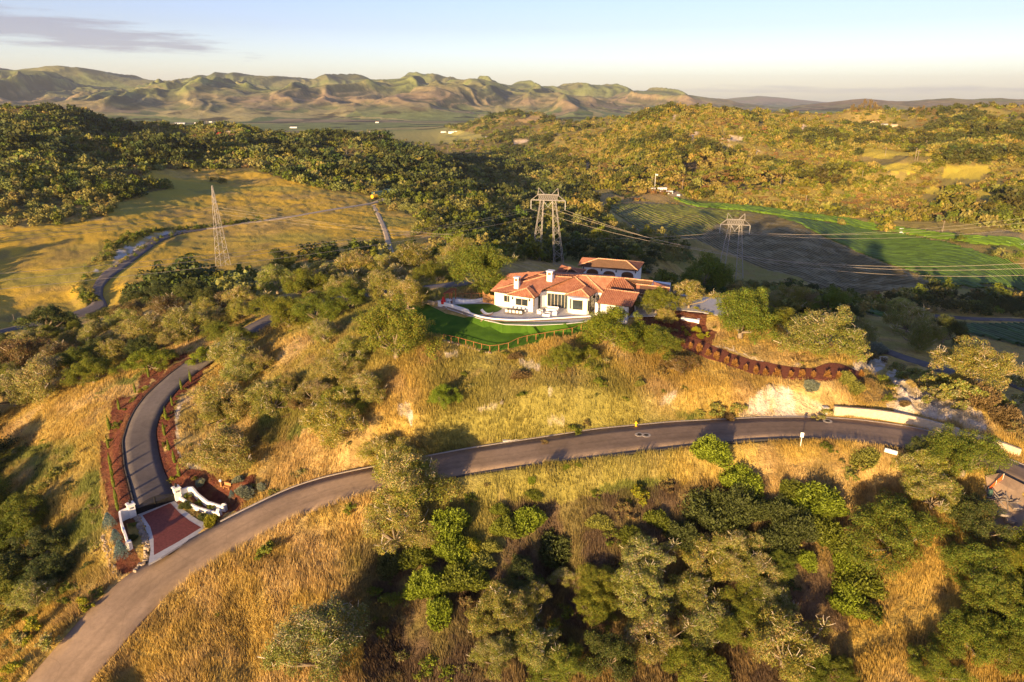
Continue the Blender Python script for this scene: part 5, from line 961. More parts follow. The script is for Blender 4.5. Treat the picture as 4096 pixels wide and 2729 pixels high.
# ---------------------------------------------------------------- every tree and shrub near the house, from the photograph: centre x, centre y, width (picture px), kind
rt = random.Random(11)
NAMES = {'g': 'green oak', 'b': 'bright green oak', 'o': 'lichen-grey oak', 'd': 'dark oak', 'r': 'brownish oak', 'S': 'spiky green shrub', 'D': 'dark spiky shrub', 'R': 'dry brown shrub', 'W': 'pale grey-green shrub', 'B': 'bushy green shrub', 'O': 'bushy olive shrub', 'Y': 'bushy yellow-green shrub'}
ZONES = {
 'in the wood between the valley road and the driveway': "46,322,32,d 67,321,22,d 76,329,15,g 8,345,24,d 33,340,27,o 50,336,22,g 74,340,26,o 98,336,28,o 109,318,28,d 131,311,26,r 125,322,26,o 149,327,38,o 170,307,30,r 161,296,26,d 191,293,30,d 212,301,28,d 141,300,24,d 190,323,40,o 176,336,26,o 124,342,24,o 145,347,26,d 115,353,28,o 96,353,28,d 82,363,36,g 61,355,30,r 31,358,38,r 11,360,26,d 49,379,48,o 16,392,42,o 6,377,32,o 94,373,28,g 150,360,32,b 221,316,26,o 205,311,28,o 232,302,30,r",
 'by the bend of the driveway left of the lawn hill': "203,355,24,b 221,333,26,g 239,338,24,g 245,300,36,o 239,311,26,o 234,353,46,o 245,369,36,o 226,397,48,o 218,414,36,o 262,363,26,o 228,452,58,o",
 'on the slope left of the lawn': "270,307,28,g 289,313,38,g 317,309,38,g 278,281,38,o 308,282,36,r 332,280,36,o 348,299,34,g 358,279,30,o 386,287,38,o 408,295,40,o 427,296,20,o 326,332,32,o 354,352,38,o 396,334,74,g 341,367,38,o 365,389,40,o 318,391,34,o 273,396,46,o 332,423,58,o 387,425,48,o 348,402,36,g 290,384,22,o 300,402,24,r",
 'between the villa and the grassy valley field': "479,271,60,g 461,254,42,o 413,263,44,o 357,267,44,o 322,272,30,o 305,285,36,g 344,284,34,o 392,279,40,o 496,262,30,o 435,274,34,g 383,262,20,s 370,272,26,g 285,268,22,g 450,268,30,o",
 'against the front of the villa and its fence': "613,327,58,b 653,340,42,g 564,358,33,g 589,353,18,g 656,302,32,g 664,315,21,o 680,364,29,r 444,396,28,b",
 'along the crest right of the motor court': "689,296,36,o 704,279,52,b 740,318,58,g 797,300,36,o 775,303,26,o 830,306,34,b 846,315,22,d 820,332,64,o 852,333,34,o 777,318,28,g 812,306,26,o 770,318,24,g",
 'on the spur above the far lane at the right': "907,319,42,o 919,337,40,o 942,331,34,d 882,309,13,o 899,305,20,s 965,362,62,o",
 'beside the road in the middle foreground': "408,487,80,o 396,530,64,o 430,536,34,o",
 'at the bottom centre below the road': "500,609,60,o 535,644,60,o 492,655,42,o 523,572,38,d 528,597,46,o 564,576,28,o 597,582,44,g 592,606,42,g 609,653,52,d 646,556,58,o 637,589,62,o 653,632,62,o 702,556,58,o 691,592,62,o 705,620,62,o 740,550,50,o 757,598,44,g 751,571,52,o 762,600,46,o 696,668,52,g 745,625,46,g 783,646,72,o 805,672,44,g 318,646,92,o 560,665,46,g",
 'in the right foreground below the road': "962,457,66,g 922,448,28,d 921,469,52,o 931,494,54,o 888,533,82,g 976,523,52,d 975,572,62,g 1003,567,52,g 779,567,36,g 1000,602,62,g 973,640,62,g 1012,652,52,g 932,668,44,g 1030,625,60,g 840,672,30,g 1045,560,60,g",
 'in the dark corner at the lower left': "27,517,42,g 14,534,38,g 44,546,42,d 53,572,38,d 16,573,46,d 10,598,38,g 38,596,38,o -8,550,40,d -34,470,62,d -46,520,66,g -30,430,50,d -66,570,70,d -50,400,60,g"}
SHR = {
 'in the scrub below the road': "450,523,42,S 452,548,36,S 419,553,32,S 392,563,26,D 463,574,42,S 427,585,36,S 392,596,24,B 500,508,18,S 505,527,26,S 529,518,34,S 556,540,42,D 637,490,32,Y 595,491,14,B 708,466,34,S 738,479,38,S 708,508,52,D 741,509,42,D 656,517,22,S 630,531,22,S 790,488,24,S 817,501,42,S 820,529,38,S 843,556,32,S 860,578,42,S 795,529,36,D 779,507,36,D 533,492,16,S 566,466,8,S 578,469,7,S 532,480,10,S 828,444,16,B 480,560,26,R 490,545,20,R 470,600,24,R 775,540,30,D 805,560,20,S 845,600,34,S 870,610,30,B 668,482,24,R 622,505,26,R 680,535,30,D 600,520,24,R 850,470,24,O 445,600,26,R 860,470,30,R 470,545,22,Y 440,610,30,S",
 'on the grass strip between driveway and road': "267,548,25,B 350,507,17,B 470,495,16,B 230,420,18,O 210,440,16,O 240,478,12,W 262,486,10,W 274,489,12,O 300,470,16,O",
 'on the dry bank in front of the villa': "522,372,19,R 523,391,15,B 516,354,14,R 505,352,10,B 482,350,9,B 600,380,14,B 588,392,12,R 575,395,16,B 712,407,22,O 738,405,18,O 730,398,12,R 700,395,12,O 625,392,8,B 660,368,14,R 640,382,10,R 545,408,10,R 465,372,10,B 470,384,10,O 578,402,9,B",
 'on the spur around the white cut bank': "877,348,18,W 812,380,17,W 883,378,12,B 893,385,11,B 889,396,12,B 898,368,22,O 915,372,30,O 931,379,28,O 947,377,26,O 964,389,34,O 980,393,32,R 995,398,28,O 931,391,26,O 950,394,28,O 1003,412,26,R 1015,425,30,R 845,377,18,R 855,387,18,R 830,392,16,O 867,380,12,R 822,398,12,O 870,355,26,R 858,350,24,O 905,402,10,R 845,350,18,O 1010,378,26,O 1020,400,22,O",
 'around the fountain bank and court edge': "675,329,7,O 683,327,8,Y 687,332,8,Y 696,329,8,Y 700,335,8,Y 707,333,8,Y 711,293,5,R 718,292,5,R 725,292,5,R 731,291,9,Y 736,293,6,Y 743,294,5,Y 752,292,10,Y 762,293,9,B 770,291,8,B 696,307,5,R 699,309,4,O 703,310,4,O 707,311,5,O 711,313,4,R 667,275,30,B 655,279,20,B 645,270,10,W 650,285,12,B 675,285,16,B 640,268,14,B",
 'along the driveway': "141,390,5,Y 134,399,7,B 125,409,6,B 117,424,12,B 146,387,7,R 110,440,8,B 178,396,4,B 176,401,4,B 171,412,4,B 164,415,8,Y 165,426,5,B 168,418,4,Y 185,388,4,Y 172,478,9,Y 177,475,6,Y 164,443,6,B 168,447,5,B",
 'by the entrance gate': "187,495,13,B 199,502,10,B 210,507,12,B 212,519,14,Y 196,512,12,R 186,505,10,D 204,516,10,D 133,523,8,B 133,537,8,D 245,490,18,W 252,484,12,B 196,477,8,B 201,481,10,W",
 'below the dark corner': "70,585,16,B 66,600,14,B 35,625,30,Y 20,640,26,O 60,470,20,O 85,600,18,Y 5,625,30,O 50,640,22,O 97,590,14,B 15,665,24,Y 90,505,10,O 40,487,20,O"}
PALOBJ = {'S': SPK, 'D': SPD, 'R': SPR + BSH['r'], 'W': SPS, 'B': BSH['g'], 'O': BSH['o'], 'Y': BSH['b'] + SPK[:1]}
def ordinal(k, n):
    o = ['', 'second ', 'third ', 'fourth ', 'fifth ', 'sixth ', 'seventh ', 'eighth ', 'ninth ', 'tenth ', 'eleventh ', 'twelfth ', 'thirteenth ', 'fourteenth ', 'fifteenth ', 'sixteenth ', 'seventeenth ', 'eighteenth ']
    if k < (n + 1) // 2: return 'leftmost' if k == 0 else o[k] + 'from left'
    k = n - 1 - k; return 'rightmost' if k == 0 else o[k] + 'from right'
TREES = []
def parse(Z): return [(float(a), float(b), float(w), k, z) for z, s in Z.items() for a, b, w, k in (q.split(',') for q in s.split())]
def labels(L):
    from collections import defaultdict
    g = defaultdict(list)
    for i, t in enumerate(L): g[(t[3], t[4])].append(i)
    out = {}
    for (k, z), ids in g.items():
        ids.sort(key=lambda i: (L[i][0], L[i][1])); n = len(ids)
        for j, i in enumerate(ids):
            sz = 'large ' if L[i][2] > 44 else ''
            out[i] = (sz + NAMES[k] + ' ' + z) if n == 1 else (sz + NAMES[k] + ' ' + z + ', ' + ordinal(j, n))
    return out
def short(s): w = s.split(); return s if len(w) <= 16 else ' '.join(w[:16])
LT = parse(ZONES); NAMES['s'] = 'silvery round shrub'; lab = labels(LT)
gp_ = ground(np.array([t[0] for t in LT]), np.array([t[1] + (.33 if t[1] < 400 else .26) * t[2] for t in LT]))
for i, (cx, cy, w, k, z) in enumerate(LT):
    p = gp_[i]; dist = math.sqrt(p[0] ** 2 + p[1] ** 2 + (p[2] - CZ) ** 2); Wm = w * dist / F; kk = k if k in PRO else 'o'
    v = PRO[kk][rt.randrange(len(PRO[kk]))]; s = Wm / (12.2 if 'right foreground' in z else 11.3 if ('below the road' in z or 'corner' in z or 'spur' in z) else 9.9); o = thing('oak_tree', short(lab[i]), 'tree', (p[0], p[1], p[2] - .1), rt.uniform(0, 6.28), 'oak trees around the estate'); o.scale = (s * rt.uniform(.94, 1.06), s * rt.uniform(.94, 1.06), s * rt.uniform(.88, 1.08))
    b = rt.uniform(.85, 1.18); tint = (b * rt.uniform(.92, 1.12), b, b * rt.uniform(.8, 1.1), 1)
    if k == 's': tint = (1.6, 1.7, 1.5, 1)
    c = link('crown', v[0], None, o); c.color = tint; t = link('trunk', v[1], None, o)
    if v[2] and w > 26: tag(link('crown_twigs', v[2], None, o), kind='stuff')  # pale twigs standing out of the crown
    TREES.append((p[0], p[1], Wm / 2))
LS = parse(SHR); lab = labels(LS); gp_ = ground(np.array([t[0] for t in LS]), np.array([t[1] + .3 * t[2] for t in LS]))
for i, (cx, cy, w, k, z) in enumerate(LS):
    p = gp_[i]; dist = math.sqrt(p[0] ** 2 + p[1] ** 2 + (p[2] - CZ) ** 2); Wm = w * dist / F; v = PALOBJ[k]; v = v[rt.randrange(len(v))]; s = Wm / 4.4
    o = link('shrub', v, None, None, (p[0], p[1], p[2] - .08), (0, 0, rt.uniform(0, 6.28)), (s, s, s * rt.uniform(.8, 1.1))); tag(o, short(lab[i]), 'shrub', 'shrubs around the estate'); b = rt.uniform(.85, 1.2); o.color = (b * (1.5 if k == 'Y' else 1), b * (1.15 if k == 'Y' else 1), b, 1)
    TREES.append((p[0], p[1], Wm * .4))
# cypresses, saplings, spruces
def cyp_mesh(seed):
    rng = np.random.default_rng(seed); n = 900; t = rng.random(n); th = rng.uniform(0, 6.28, n); r = .34 * np.sin(np.clip(t * 1.05 + .08, 0, 1) * math.pi) ** .6 * (1 - t * .35); Pc = np.stack([np.cos(th) * r, np.sin(th) * r, .15 + t * 3.1], -1); N = np.stack([np.cos(th), np.sin(th), .3 + 0 * th], -1) + .5 * rndir(rng, n); N /= np.linalg.norm(N, axis=1)[:, None]; V, Fq = cards(Pc, N, .2, rng); c = BRITE * rng.uniform(.5, 1.1, n)[:, None]; me = new_mesh('cypress_foliage', V, Fq, np.repeat(c, 4, 0)); me.materials.append(M['leaf']); return me
CY = [cyp_mesh(3), cyp_mesh(4)]
def row(pts, meshes, nm, lab_, cat, group, H0, h, rng_=rt, col=(1, 1, 1, 1), stake=False):
    P = ground(*np.array(pts).T)
    for i, p in enumerate(P):
        s = h / H0 * rng_.uniform(.85, 1.1); o = link(nm, meshes[i % len(meshes)], None, None, tuple(p), (0, 0, rng_.uniform(0, 6)), s); o.color = col; tag(o, lab_ % ordinal(i, len(P)), cat, group)
        if stake: m = MB(); m.tube([(.12, 0, 0), (.12, 0, H0 * .95)], .045 / s, 5); k = m.build('stake', M['cedar'], o)
row(T(0, 1, "1370,985 1245,1130 1100,1290 1010,1470") + T(0, 2, "1000,70 1020,240 1035,330 1050,430 1072,560 1085,640"), CY, 'cypress', 'slender young cypress left of the driveway, %s', 'cypress', 'young cypresses along the driveway', 3.2, 2.9)
row(T(0, 1, "1755,1025 1672,1100 1585,1245 1530,1375 1515,1520") + T(0, 2, "1555,90 1606,205 1650,330"), CY, 'cypress', 'slender young cypress right of the driveway, %s', 'cypress', 'young cypresses along the driveway', 3.2, 2.6)
row(T(2, 1, "1560,690 1640,720 1720,755 1800,790 1875,825 1970,860 2045,890 2145,925 2240,952 2325,968") + T(3, 1, "80,978 207,985 307,985 414,985 542,990 648,998 738,985 852,985"), [spiky_mesh(61, 1.0, 1.7, 60, 'r'), spiky_mesh(62, .8, 1.6, 45, 'r')], 'sapling', 'staked russet sapling in the long mulch strip, %s', 'sapling', 'staked saplings in the mulch strip', 1.7, 1.6, col=(1.5, 1.1, .7, 1), stake=True)
def spruce_mesh(seed):
    rng = np.random.default_rng(seed); n = 2600; t = rng.random(n) ** .8; th = rng.integers(0, 9, n) * .698 + t * 20 + rng.normal(size=n) * .16; r = 1.5 * (1 - t) ** .8 * np.sqrt(rng.random(n)) + .05; Pc = np.stack([np.cos(th) * r, np.sin(th) * r, .2 + np.floor(t * 9) / 9 * 3.2 + .12 * rng.random(n) - r * .1], -1); N = np.tile([0, 0, 1.], (n, 1)) + .7 * rndir(rng, n); N /= np.linalg.norm(N, axis=1)[:, None]; V, Fq = cards(Pc, N, .28, rng, (.3, .6)); c = np.array([.16, .24, .22]) * rng.uniform(.6, 1.3, n)[:, None]; me = new_mesh('spruce_foliage', V, Fq, np.repeat(c, 4, 0)); me.materials.append(M['leaf']); return me
SP = spruce_mesh(2)
for (a, b, s), lb in zip(((110, 527, .8), (116.5, 541, .65), (122, 556, .85), (232, 497, .4)), ('blue spruce left of the left entrance wall, farthest from the road', 'small blue spruce in the middle left of the entrance wall', 'blue spruce left of the entrance wall, nearest the road', 'tiny blue spruce by the bench right of the gate')):
    p = G(a, b); o = link('blue_spruce', SP, None, None, tuple(p), (0, 0, rt.uniform(0, 6)), s); tag(o, lb, 'spruce')
# bench, bollard-like sculpture by the gate
p = G(*T(0, 2, "2090,440")[0]); o = thing('bench', 'small wooden bench on the mulch right of the gate', 'bench', tuple(p), R(-20)); m = MB(); m.box((0, 0, .45), (1.3, .5, .08)); m.build('seat', M['cedar'], o); m = MB(); m.box((0, .24, .8), (1.3, .06, .55)); m.build('backrest', M['cedar'], o)
for s in (-.55, .55): m = MB(); m.box((s, 0, .205), (.08, .45, .41)); m.build('leg', M['cedar'], o)
p = G(*T(0, 2, "2035,420")[0]); o = thing('post_light', 'white-topped wooden post beside the bench', 'post', tuple(p)); m = MB(); m.box((0, 0, .45), (.2, .2, .9)); m.build('post', M['cedar'], o); m = MB(); m.lathe([(.1, 0), (.25, .15), (.25, .35), (.1, .5)], (0, 0, .9), 8); m.build('lamp_head', M['white'], o)
# ---------------------------------------------------------------- grass tufts on the near slopes (stuff)
def grass(nm, n, r0, r1, seed, a0=-46, a1=46, blade=(.35, .8), wdt=.05, per=6, label='dry golden grass on the slopes'):
    rng = np.random.default_rng(seed); a = np.radians(rng.uniform(a0, a1, n)); d = np.sqrt(rng.uniform(r0 * r0, r1 * r1, n)); x = d * np.sin(a); y = d * np.cos(a)
    off = np.zeros(n); z = h_land(x, y, off); keep = off < .05
    for P in (COURT, PATIO, LAWNW, AP_OUT, YARD[:, :2]): keep &= sdist(x, y, P, 3.) > .5
    keep &= ~inpx(x, y, z, MULCH) & (sdist(x, y, fields[6].P, 6.) > 2.6) & (sdist(x, y, MBED, 6.) > .6) & (sdist(x, y, fields[7].P, 6.) > .5) & (sdist(x, y, ENT, 6.) > .3); b = inpx(x, y, z, BARE); keep &= ~(b & (rng.random(n) < .82)); pt = fbm(x / 6, y / 6, 3, 91); keep &= rng.random(n) < sstep(.28, .5, pt) * .8 + .2
    x, y, z = x[keep], y[keep], z[keep]; z = z + (fbm(x / 7, y / 7, 3, 1) - .5) * 1.1 + (fbm(x / 1.7, y / 1.7, 3, 2) - .5) * .38; c = cover(x, y, z - 0.); n = len(x)
    g = (c[:, 1] > c[:, 0]); V = []; cc = []; lean = np.radians(40) + vnoise(x / 9, y / 9, 7) * 3; hgt = .6 + .8 * vnoise(x / 3.3, y / 3.3, 8)
    for j in range(per):
        th = rng.uniform(0, 6.28, n); h = rng.uniform(*blade, n) * hgt; ox = rng.normal(size=n) * .22; oy = rng.normal(size=n) * .22; k = rng.uniform(.2, .9, n)
        bx, by = x + ox, y + oy; tx = bx + np.cos(lean) * h * k * .6 + np.cos(th) * h * .3; ty = by + np.sin(lean) * h * k * .6 + np.sin(th) * h * .3; wx, wy = -np.sin(th) * wdt, np.cos(th) * wdt
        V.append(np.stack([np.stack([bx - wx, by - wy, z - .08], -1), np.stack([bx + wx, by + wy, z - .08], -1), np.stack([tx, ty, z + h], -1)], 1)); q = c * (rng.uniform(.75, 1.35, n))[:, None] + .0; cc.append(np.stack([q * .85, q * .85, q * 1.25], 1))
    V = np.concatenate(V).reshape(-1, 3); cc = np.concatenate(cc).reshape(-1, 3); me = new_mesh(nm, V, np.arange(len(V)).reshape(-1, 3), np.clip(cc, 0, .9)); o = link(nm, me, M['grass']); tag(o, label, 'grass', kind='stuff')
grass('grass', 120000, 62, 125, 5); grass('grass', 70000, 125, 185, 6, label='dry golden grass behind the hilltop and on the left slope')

# ---------------------------------------------------------------- undergrowth that nobody could count
def low(seed, pal, n=520, H=2.2): V, Fq, c, L = crown_arrays(seed, 3.2, H, 10, n, .26, pal); V[:, 2] -= .35; return V, Fq, c
LOWV = [low(801, 'd'), low(802, 'g'), low(803, 'b', H=1.8), low(804, 'r', H=1.5), low(805, 'o', H=1.6), low(806, 'g', H=1.5)]
ru = np.random.default_rng(90)
def scrub(nm, polys, n, smin, smax, label, r0=60, r1=210, thr=.45):
    a = np.radians(ru.uniform(-44, 44, n)); d = np.sqrt(ru.uniform(r0 * r0, r1 * r1, n)); x = d * np.sin(a); y = d * np.cos(a); off = np.zeros(n); z = h_land(x, y, off); k = (off < .01) & (fbm(x / 8, y / 8, 3, 95) > thr)
    for P in (ENT, COURT, PATIO, LAWNW, MBED, YARD[:, :2]): k &= sdist(x, y, P, 3.) > 1.2
    for f in fields[-3:]: k &= sdist(x, y, f.P, 4.) > 1.6
    k &= ~inpx(x, y, z, MULCH)
    if polys is not None: k &= inpx(x, y, z, polys)
    x, y, z = x[k], y[k], z[k]; vi = ru.integers(len(LOWV), size=len(x)); Vs = []; cs = []
    for v, (V, Fq, c) in enumerate(LOWV):
        i = np.nonzero(vi == v)[0]; m = len(i); t = ru.uniform(0, 6.28, m); s = ru.uniform(smin, smax, m); ca, sa = np.cos(t), np.sin(t)
        Vs.append(np.stack([(V[None, :, 0] * ca[:, None] - V[None, :, 1] * sa[:, None]) * s[:, None] + x[i, None], (V[None, :, 0] * sa[:, None] + V[None, :, 1] * ca[:, None]) * s[:, None] + y[i, None], V[None, :, 2] * s[:, None] * ru.uniform(.7, 1.1, m)[:, None] + z[i, None]], -1).reshape(-1, 3)); cs.append((c[None] * ru.uniform(.7, 1.2, m)[:, None, None]).reshape(-1, 3))
    V = np.concatenate(Vs).astype(np.float32); c = np.concatenate(cs).astype(np.float32); o = link(nm, new_mesh(nm, V, np.arange(len(V)).reshape(-1, 4), np.clip(c, .003, 1)), M['leaf']); tag(o, label, 'undergrowth', kind='stuff'); print(nm, len(x))
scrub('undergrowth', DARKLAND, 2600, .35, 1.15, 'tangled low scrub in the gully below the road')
scrub('undergrowth', GREENISH, 3000, .3, .8, 'low green weeds and scrub on the left slope', thr=.5)
scrub('undergrowth', None, 1500, .15, .45, 'small weeds scattered over the dry slopes', thr=.48)
# ---------------------------------------------------------------- forests beyond
EXC = [FIELD, FIELD2, KNOLL, VA, VB, VC, VD, VE, VF, VALLEYGOLD, HILLGOLD] + MEAD + [CLIFFS[k] for k in range(len(CLIFFS))] + BARE2 + [POND]
EXC2 = [T(2, 0, "1480,1260 2354,1568 2354,1700 1900,1700 1700,1568 1600,1400 1480,1300"), T(3, 1, "820,430 920,520 1100,560 1100,800 1500,850 2354,1000 2354,480 1500,440 1000,400"), T(3, 1, "0,150 480,180 480,0 0,0"), T(2, 0, "0,1500 500,1500 640,1450 640,1568 0,1568"), T(1, 0, "1180,1200 1500,1240 1900,1330 1800,1460 1500,1440 1300,1568 1160,1400"), T(2, 0, "0,1360 80,1420 100,1500 0,1500")]
def blob_mesh(seed, n=150, W=8., H=6., pal='o', leaf=1.2):
    V, Fq, c, L = crown_arrays(seed, W, H, 9, n, leaf, pal, far=True); return V, Fq, c
rf = np.random.default_rng(77)
def scatter(n, r0, r1, a0, a1, clear=0.):
    a = np.radians(rf.uniform(a0, a1, n)); d = np.sqrt(rf.uniform(r0 * r0, r1 * r1, n)); x = d * np.sin(a); y = d * np.cos(a); z = h_base(x, y); k = ~inpx(x, y, z, EXC + EXC2); k &= ~inpx(x, y, z + 5, [VA, VB, VC, VD, VE, VF] + MEAD + CLIFFS + [POND] + BARE2) & ~inpx(x, y, z + 9, MEAD + CLIFFS + [POND])
    for f in fields[:5]: k &= sdist(x, y, f.P, 12.) > 4.
    return x[k], y[k], z[k]
# mid-distance stand: individual trees nearest the camera, the remainder of the wood as one mass
MIDP = []
for k, sd in (('o', 5), ('g', 6), ('d', 7), ('o', 8), ('r', 9)):
    V, Fq, c, L = crown_arrays(300 + sd, 9.5, 7., 14, 2200, .5, k, far=True); me = new_mesh('far_oak', V, Fq, c); me.materials.append(M['leaf']); MIDP.append(me)
FRG = []   # picture-guided stands: (polygon, number, kind weights, label, group)
STANDS = [
 (T(2, 0, "0,1250 500,1200 900,1260 1300,1250 1550,1400 1620,1470 1300,1568 600,1470 0,1340") , 22, 'dddo', 'dark oak in the shaded wood behind the villa roofs', 'oaks in the shaded wood behind the villa', (230, 620)),
 (T(3, 1, "0,60 100,40 300,60 470,190 560,70 800,80 1250,110 1440,230 1480,190 1700,160 2354,210 2354,440 1900,420 1500,360 1000,330 600,240 300,240 0,170"), 30, 'dddr', 'dark oak in the shaded streamside row below the vineyard', 'oaks in the streamside row', (300, 470)),
 (T(1, 0, "1330,880 1700,800 2354,800 2354,1330 1900,1320 1700,1160 1480,1100 1290,1030 1180,960"), 34, 'oogd', 'oak in the wood between the dirt track and the pylon', 'oaks between track and pylon', (300, 800)),
 (T(2, 0, "0,760 500,740 720,880 740,1000 560,1060 900,1010 1150,1200 1300,1230 900,1270 0,1330"), 24, 'oogd', 'oak in the sunlit wood around the portal pylon', 'oaks around the portal pylon', (300, 900)),
 (T(0, 1, "1900,150 2354,110 2354,300 1500,330 1050,330"), 0, 'oogd', '', '', (200, 400))]
IND = []
def put_tree(x, y, z, k, s, lb, grp_):
    me = {'o': [0, 3], 'g': [1], 'd': [2], 'r': [4]}[k]; o = link('oak_tree', MIDP[me[int(rf.integers(len(me)))]], None, None, (x, y, z - .5), (0, 0, rf.uniform(0, 6.28)), (s, s, s * rf.uniform(.85, 1.15))); b = rf.uniform(.8, 1.2); o.color = (b * rf.uniform(.9, 1.15), b, b * rf.uniform(.85, 1.1), 1); tag(o, lb, 'tree', grp_)
for P, n, ks, lb, gr, (d0, d1) in STANDS:
    if not n: continue
    A_ = np.array(P); got = []; tries = 0
    qx = rf.uniform(A_[:, 0].min(), A_[:, 0].max(), n * 40); qy = rf.uniform(A_[:, 1].min(), A_[:, 1].max(), n * 40); k = inpoly(qx, qy, A_); H_ = hit(qx[k], qy[k] + 3); dd = np.hypot(H_[:, 0], H_[:, 1]); H_ = H_[(dd > d0) & (dd < d1)]
    k = np.ones(len(H_), bool)
    for P2 in (VA, VB, VE, VF, FIELD): k &= ~inpx(H_[:, 0], H_[:, 1], H_[:, 2], [P2]) & ~inpx(H_[:, 0], H_[:, 1], H_[:, 2] + 5.5, [P2])
    for f in fields[:5]: k &= sdist(H_[:, 0], H_[:, 1], f.P, 12.) > 3.5
    for p in H_[k]:
        if all((p[0] - q[0]) ** 2 + (p[1] - q[1]) ** 2 > 42 for q in got): got.append(p)
        if len(got) >= n: break
    for p in got: put_tree(p[0], p[1], p[2], ks[int(rf.integers(len(ks)))], rf.uniform(.75, 1.25), lb, gr); IND.append((p[0], p[1]))
for q, lb in ((T(0, 0, "2040,745")[0], 'lone round oak on the golden field with a long shadow'), (T(0, 0, "1960,725")[0], 'smaller oak left of the lone oak on the golden field'), (T(0, 0, "1810,645")[0], 'oak at the upper edge of the golden field'), (T(0, 0, "2040,660")[0], 'pale half-bare oak at the top of the golden field'), (T(1, 0, "200,1480")[0], 'dark oak beside the wheel tracks on the dry field'), (T(1, 0, "1100,1320")[0], 'low bright bush left of the dirt track'), (T(1, 0, "1430,1330")[0], 'dark bush cluster right of the dirt track'), (T(1, 0, "1430,1440")[0], 'green bush at the foot of the dirt track'), (T(1, 0, "1060,830")[0], 'pale oak beside the yellow tank'), (T(1, 0, "1410,790")[0], 'spreading bright oak right of the green containers'), (T(2, 0, "975,800")[0], 'round bright tree above the pond'), (T(2, 0, "1065,890")[0], 'small dark tree at the near shore of the pond')):
    p = hit([q[0]], [q[1] + 3])[0]; put_tree(p[0], p[1], p[2], ('g' if 'bright' in lb or 'green' in lb else 'o' if 'pale' in lb else 'd'), .9 if 'small' in lb or 'bush' in lb else 1.2, lb, None)
for o in bpy.data.objects:
    if o.name.startswith('oak_tree') and o.get('group') is None and 'group' in o: del o['group']
def mass(nm, x, y, z, variants, smin, smax, label, pals=None):
    n = len(x); nv = len(variants); q_ = fbm(x / 75, y / 75, 4, 92) * 1.7 - .35 + rf.normal(size=n) * .16; vi = np.clip((q_ * nv).astype(int), 0, nv - 1); big = .62 + .75 * np.clip(1.1 - q_, 0, 1.2); Vs = []; cs = []
    for v in range(len(variants)):
        V, Fq, c = variants[v]; i = np.nonzero(vi == v)[0]; m = len(i); a = rf.uniform(0, 6.28, m); s = rf.uniform(smin, smax, m) * (1 + np.clip(rf.normal(size=m) * .25, -.45, .7)) * big[i]; ca, sa = np.cos(a), np.sin(a)
        X = (V[None, :, 0] * ca[:, None] - V[None, :, 1] * sa[:, None]) * s[:, None] + x[i, None]; Y = (V[None, :, 0] * sa[:, None] + V[None, :, 1] * ca[:, None]) * s[:, None] + y[i, None]; Z = V[None, :, 2] * s[:, None] * rf.uniform(.75, 1.15, m)[:, None] + z[i, None] - .8
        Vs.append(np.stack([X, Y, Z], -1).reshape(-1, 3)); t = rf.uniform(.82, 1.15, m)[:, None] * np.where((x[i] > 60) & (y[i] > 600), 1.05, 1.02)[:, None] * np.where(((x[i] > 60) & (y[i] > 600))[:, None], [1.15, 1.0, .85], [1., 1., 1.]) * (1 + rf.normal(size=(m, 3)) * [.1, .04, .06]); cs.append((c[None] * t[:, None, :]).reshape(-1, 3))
    V = np.concatenate(Vs).astype(np.float32); c = np.concatenate(cs).astype(np.float32); o = link(nm, new_mesh(nm, V, np.arange(len(V)).reshape(-1, 4), np.clip(c, .003, 1)), M['leaf']); tag(o, label, 'forest', kind='stuff'); return n
def thin(x, y, cell):
    key = np.round(x / cell).astype(np.int64) * 100003 + np.round(y / cell).astype(np.int64); _, i = np.unique(key, return_index=True); return i
VM = [blob_mesh(403, 420, 9, 6.5, 'd', 1.0), blob_mesh(402, 420, 8.5, 6.5, 'g', 1.0), blob_mesh(401, 420, 9, 7, 'o', 1.0), blob_mesh(404, 420, 9, 6, 'o', 1.0)]
VF_ = [blob_mesh(413, 120, 8.5, 6, 'd', 1.7), blob_mesh(415, 120, 8.5, 5.5, 'd', 1.7), blob_mesh(412, 120, 8, 5.5, 'g', 1.7), blob_mesh(411, 120, 8.5, 5, 'o', 1.7), blob_mesh(414, 120, 8, 4, 'g', 1.7), blob_mesh(418, 110, 8, 3.5, 'o', 1.7), blob_mesh(419, 100, 8, 3, 'r', 1.7)]
x, y, z = scatter(14000, 225, 640, -47, 47); near = np.ones(len(x), bool)
if IND:
    I_ = np.array(IND)
    for k in range(0, len(x), 2000): near[k:k + 2000] = (((x[k:k + 2000, None] - I_[None, :, 0]) ** 2 + (y[k:k + 2000, None] - I_[None, :, 1]) ** 2).min(1) > 36)
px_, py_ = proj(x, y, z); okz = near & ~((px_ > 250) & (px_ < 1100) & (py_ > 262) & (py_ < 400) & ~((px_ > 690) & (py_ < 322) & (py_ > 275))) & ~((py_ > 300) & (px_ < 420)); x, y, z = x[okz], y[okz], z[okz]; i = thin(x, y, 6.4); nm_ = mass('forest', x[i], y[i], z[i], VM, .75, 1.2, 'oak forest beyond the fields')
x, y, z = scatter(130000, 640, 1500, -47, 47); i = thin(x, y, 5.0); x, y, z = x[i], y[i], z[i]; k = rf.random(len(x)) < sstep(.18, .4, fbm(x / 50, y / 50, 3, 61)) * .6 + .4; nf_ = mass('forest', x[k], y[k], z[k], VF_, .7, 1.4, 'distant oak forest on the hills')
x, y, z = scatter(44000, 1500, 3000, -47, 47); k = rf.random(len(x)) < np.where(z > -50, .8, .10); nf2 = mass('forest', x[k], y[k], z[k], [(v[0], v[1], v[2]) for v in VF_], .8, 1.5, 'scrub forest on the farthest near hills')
print('forest', nm_, nf_, nf2)
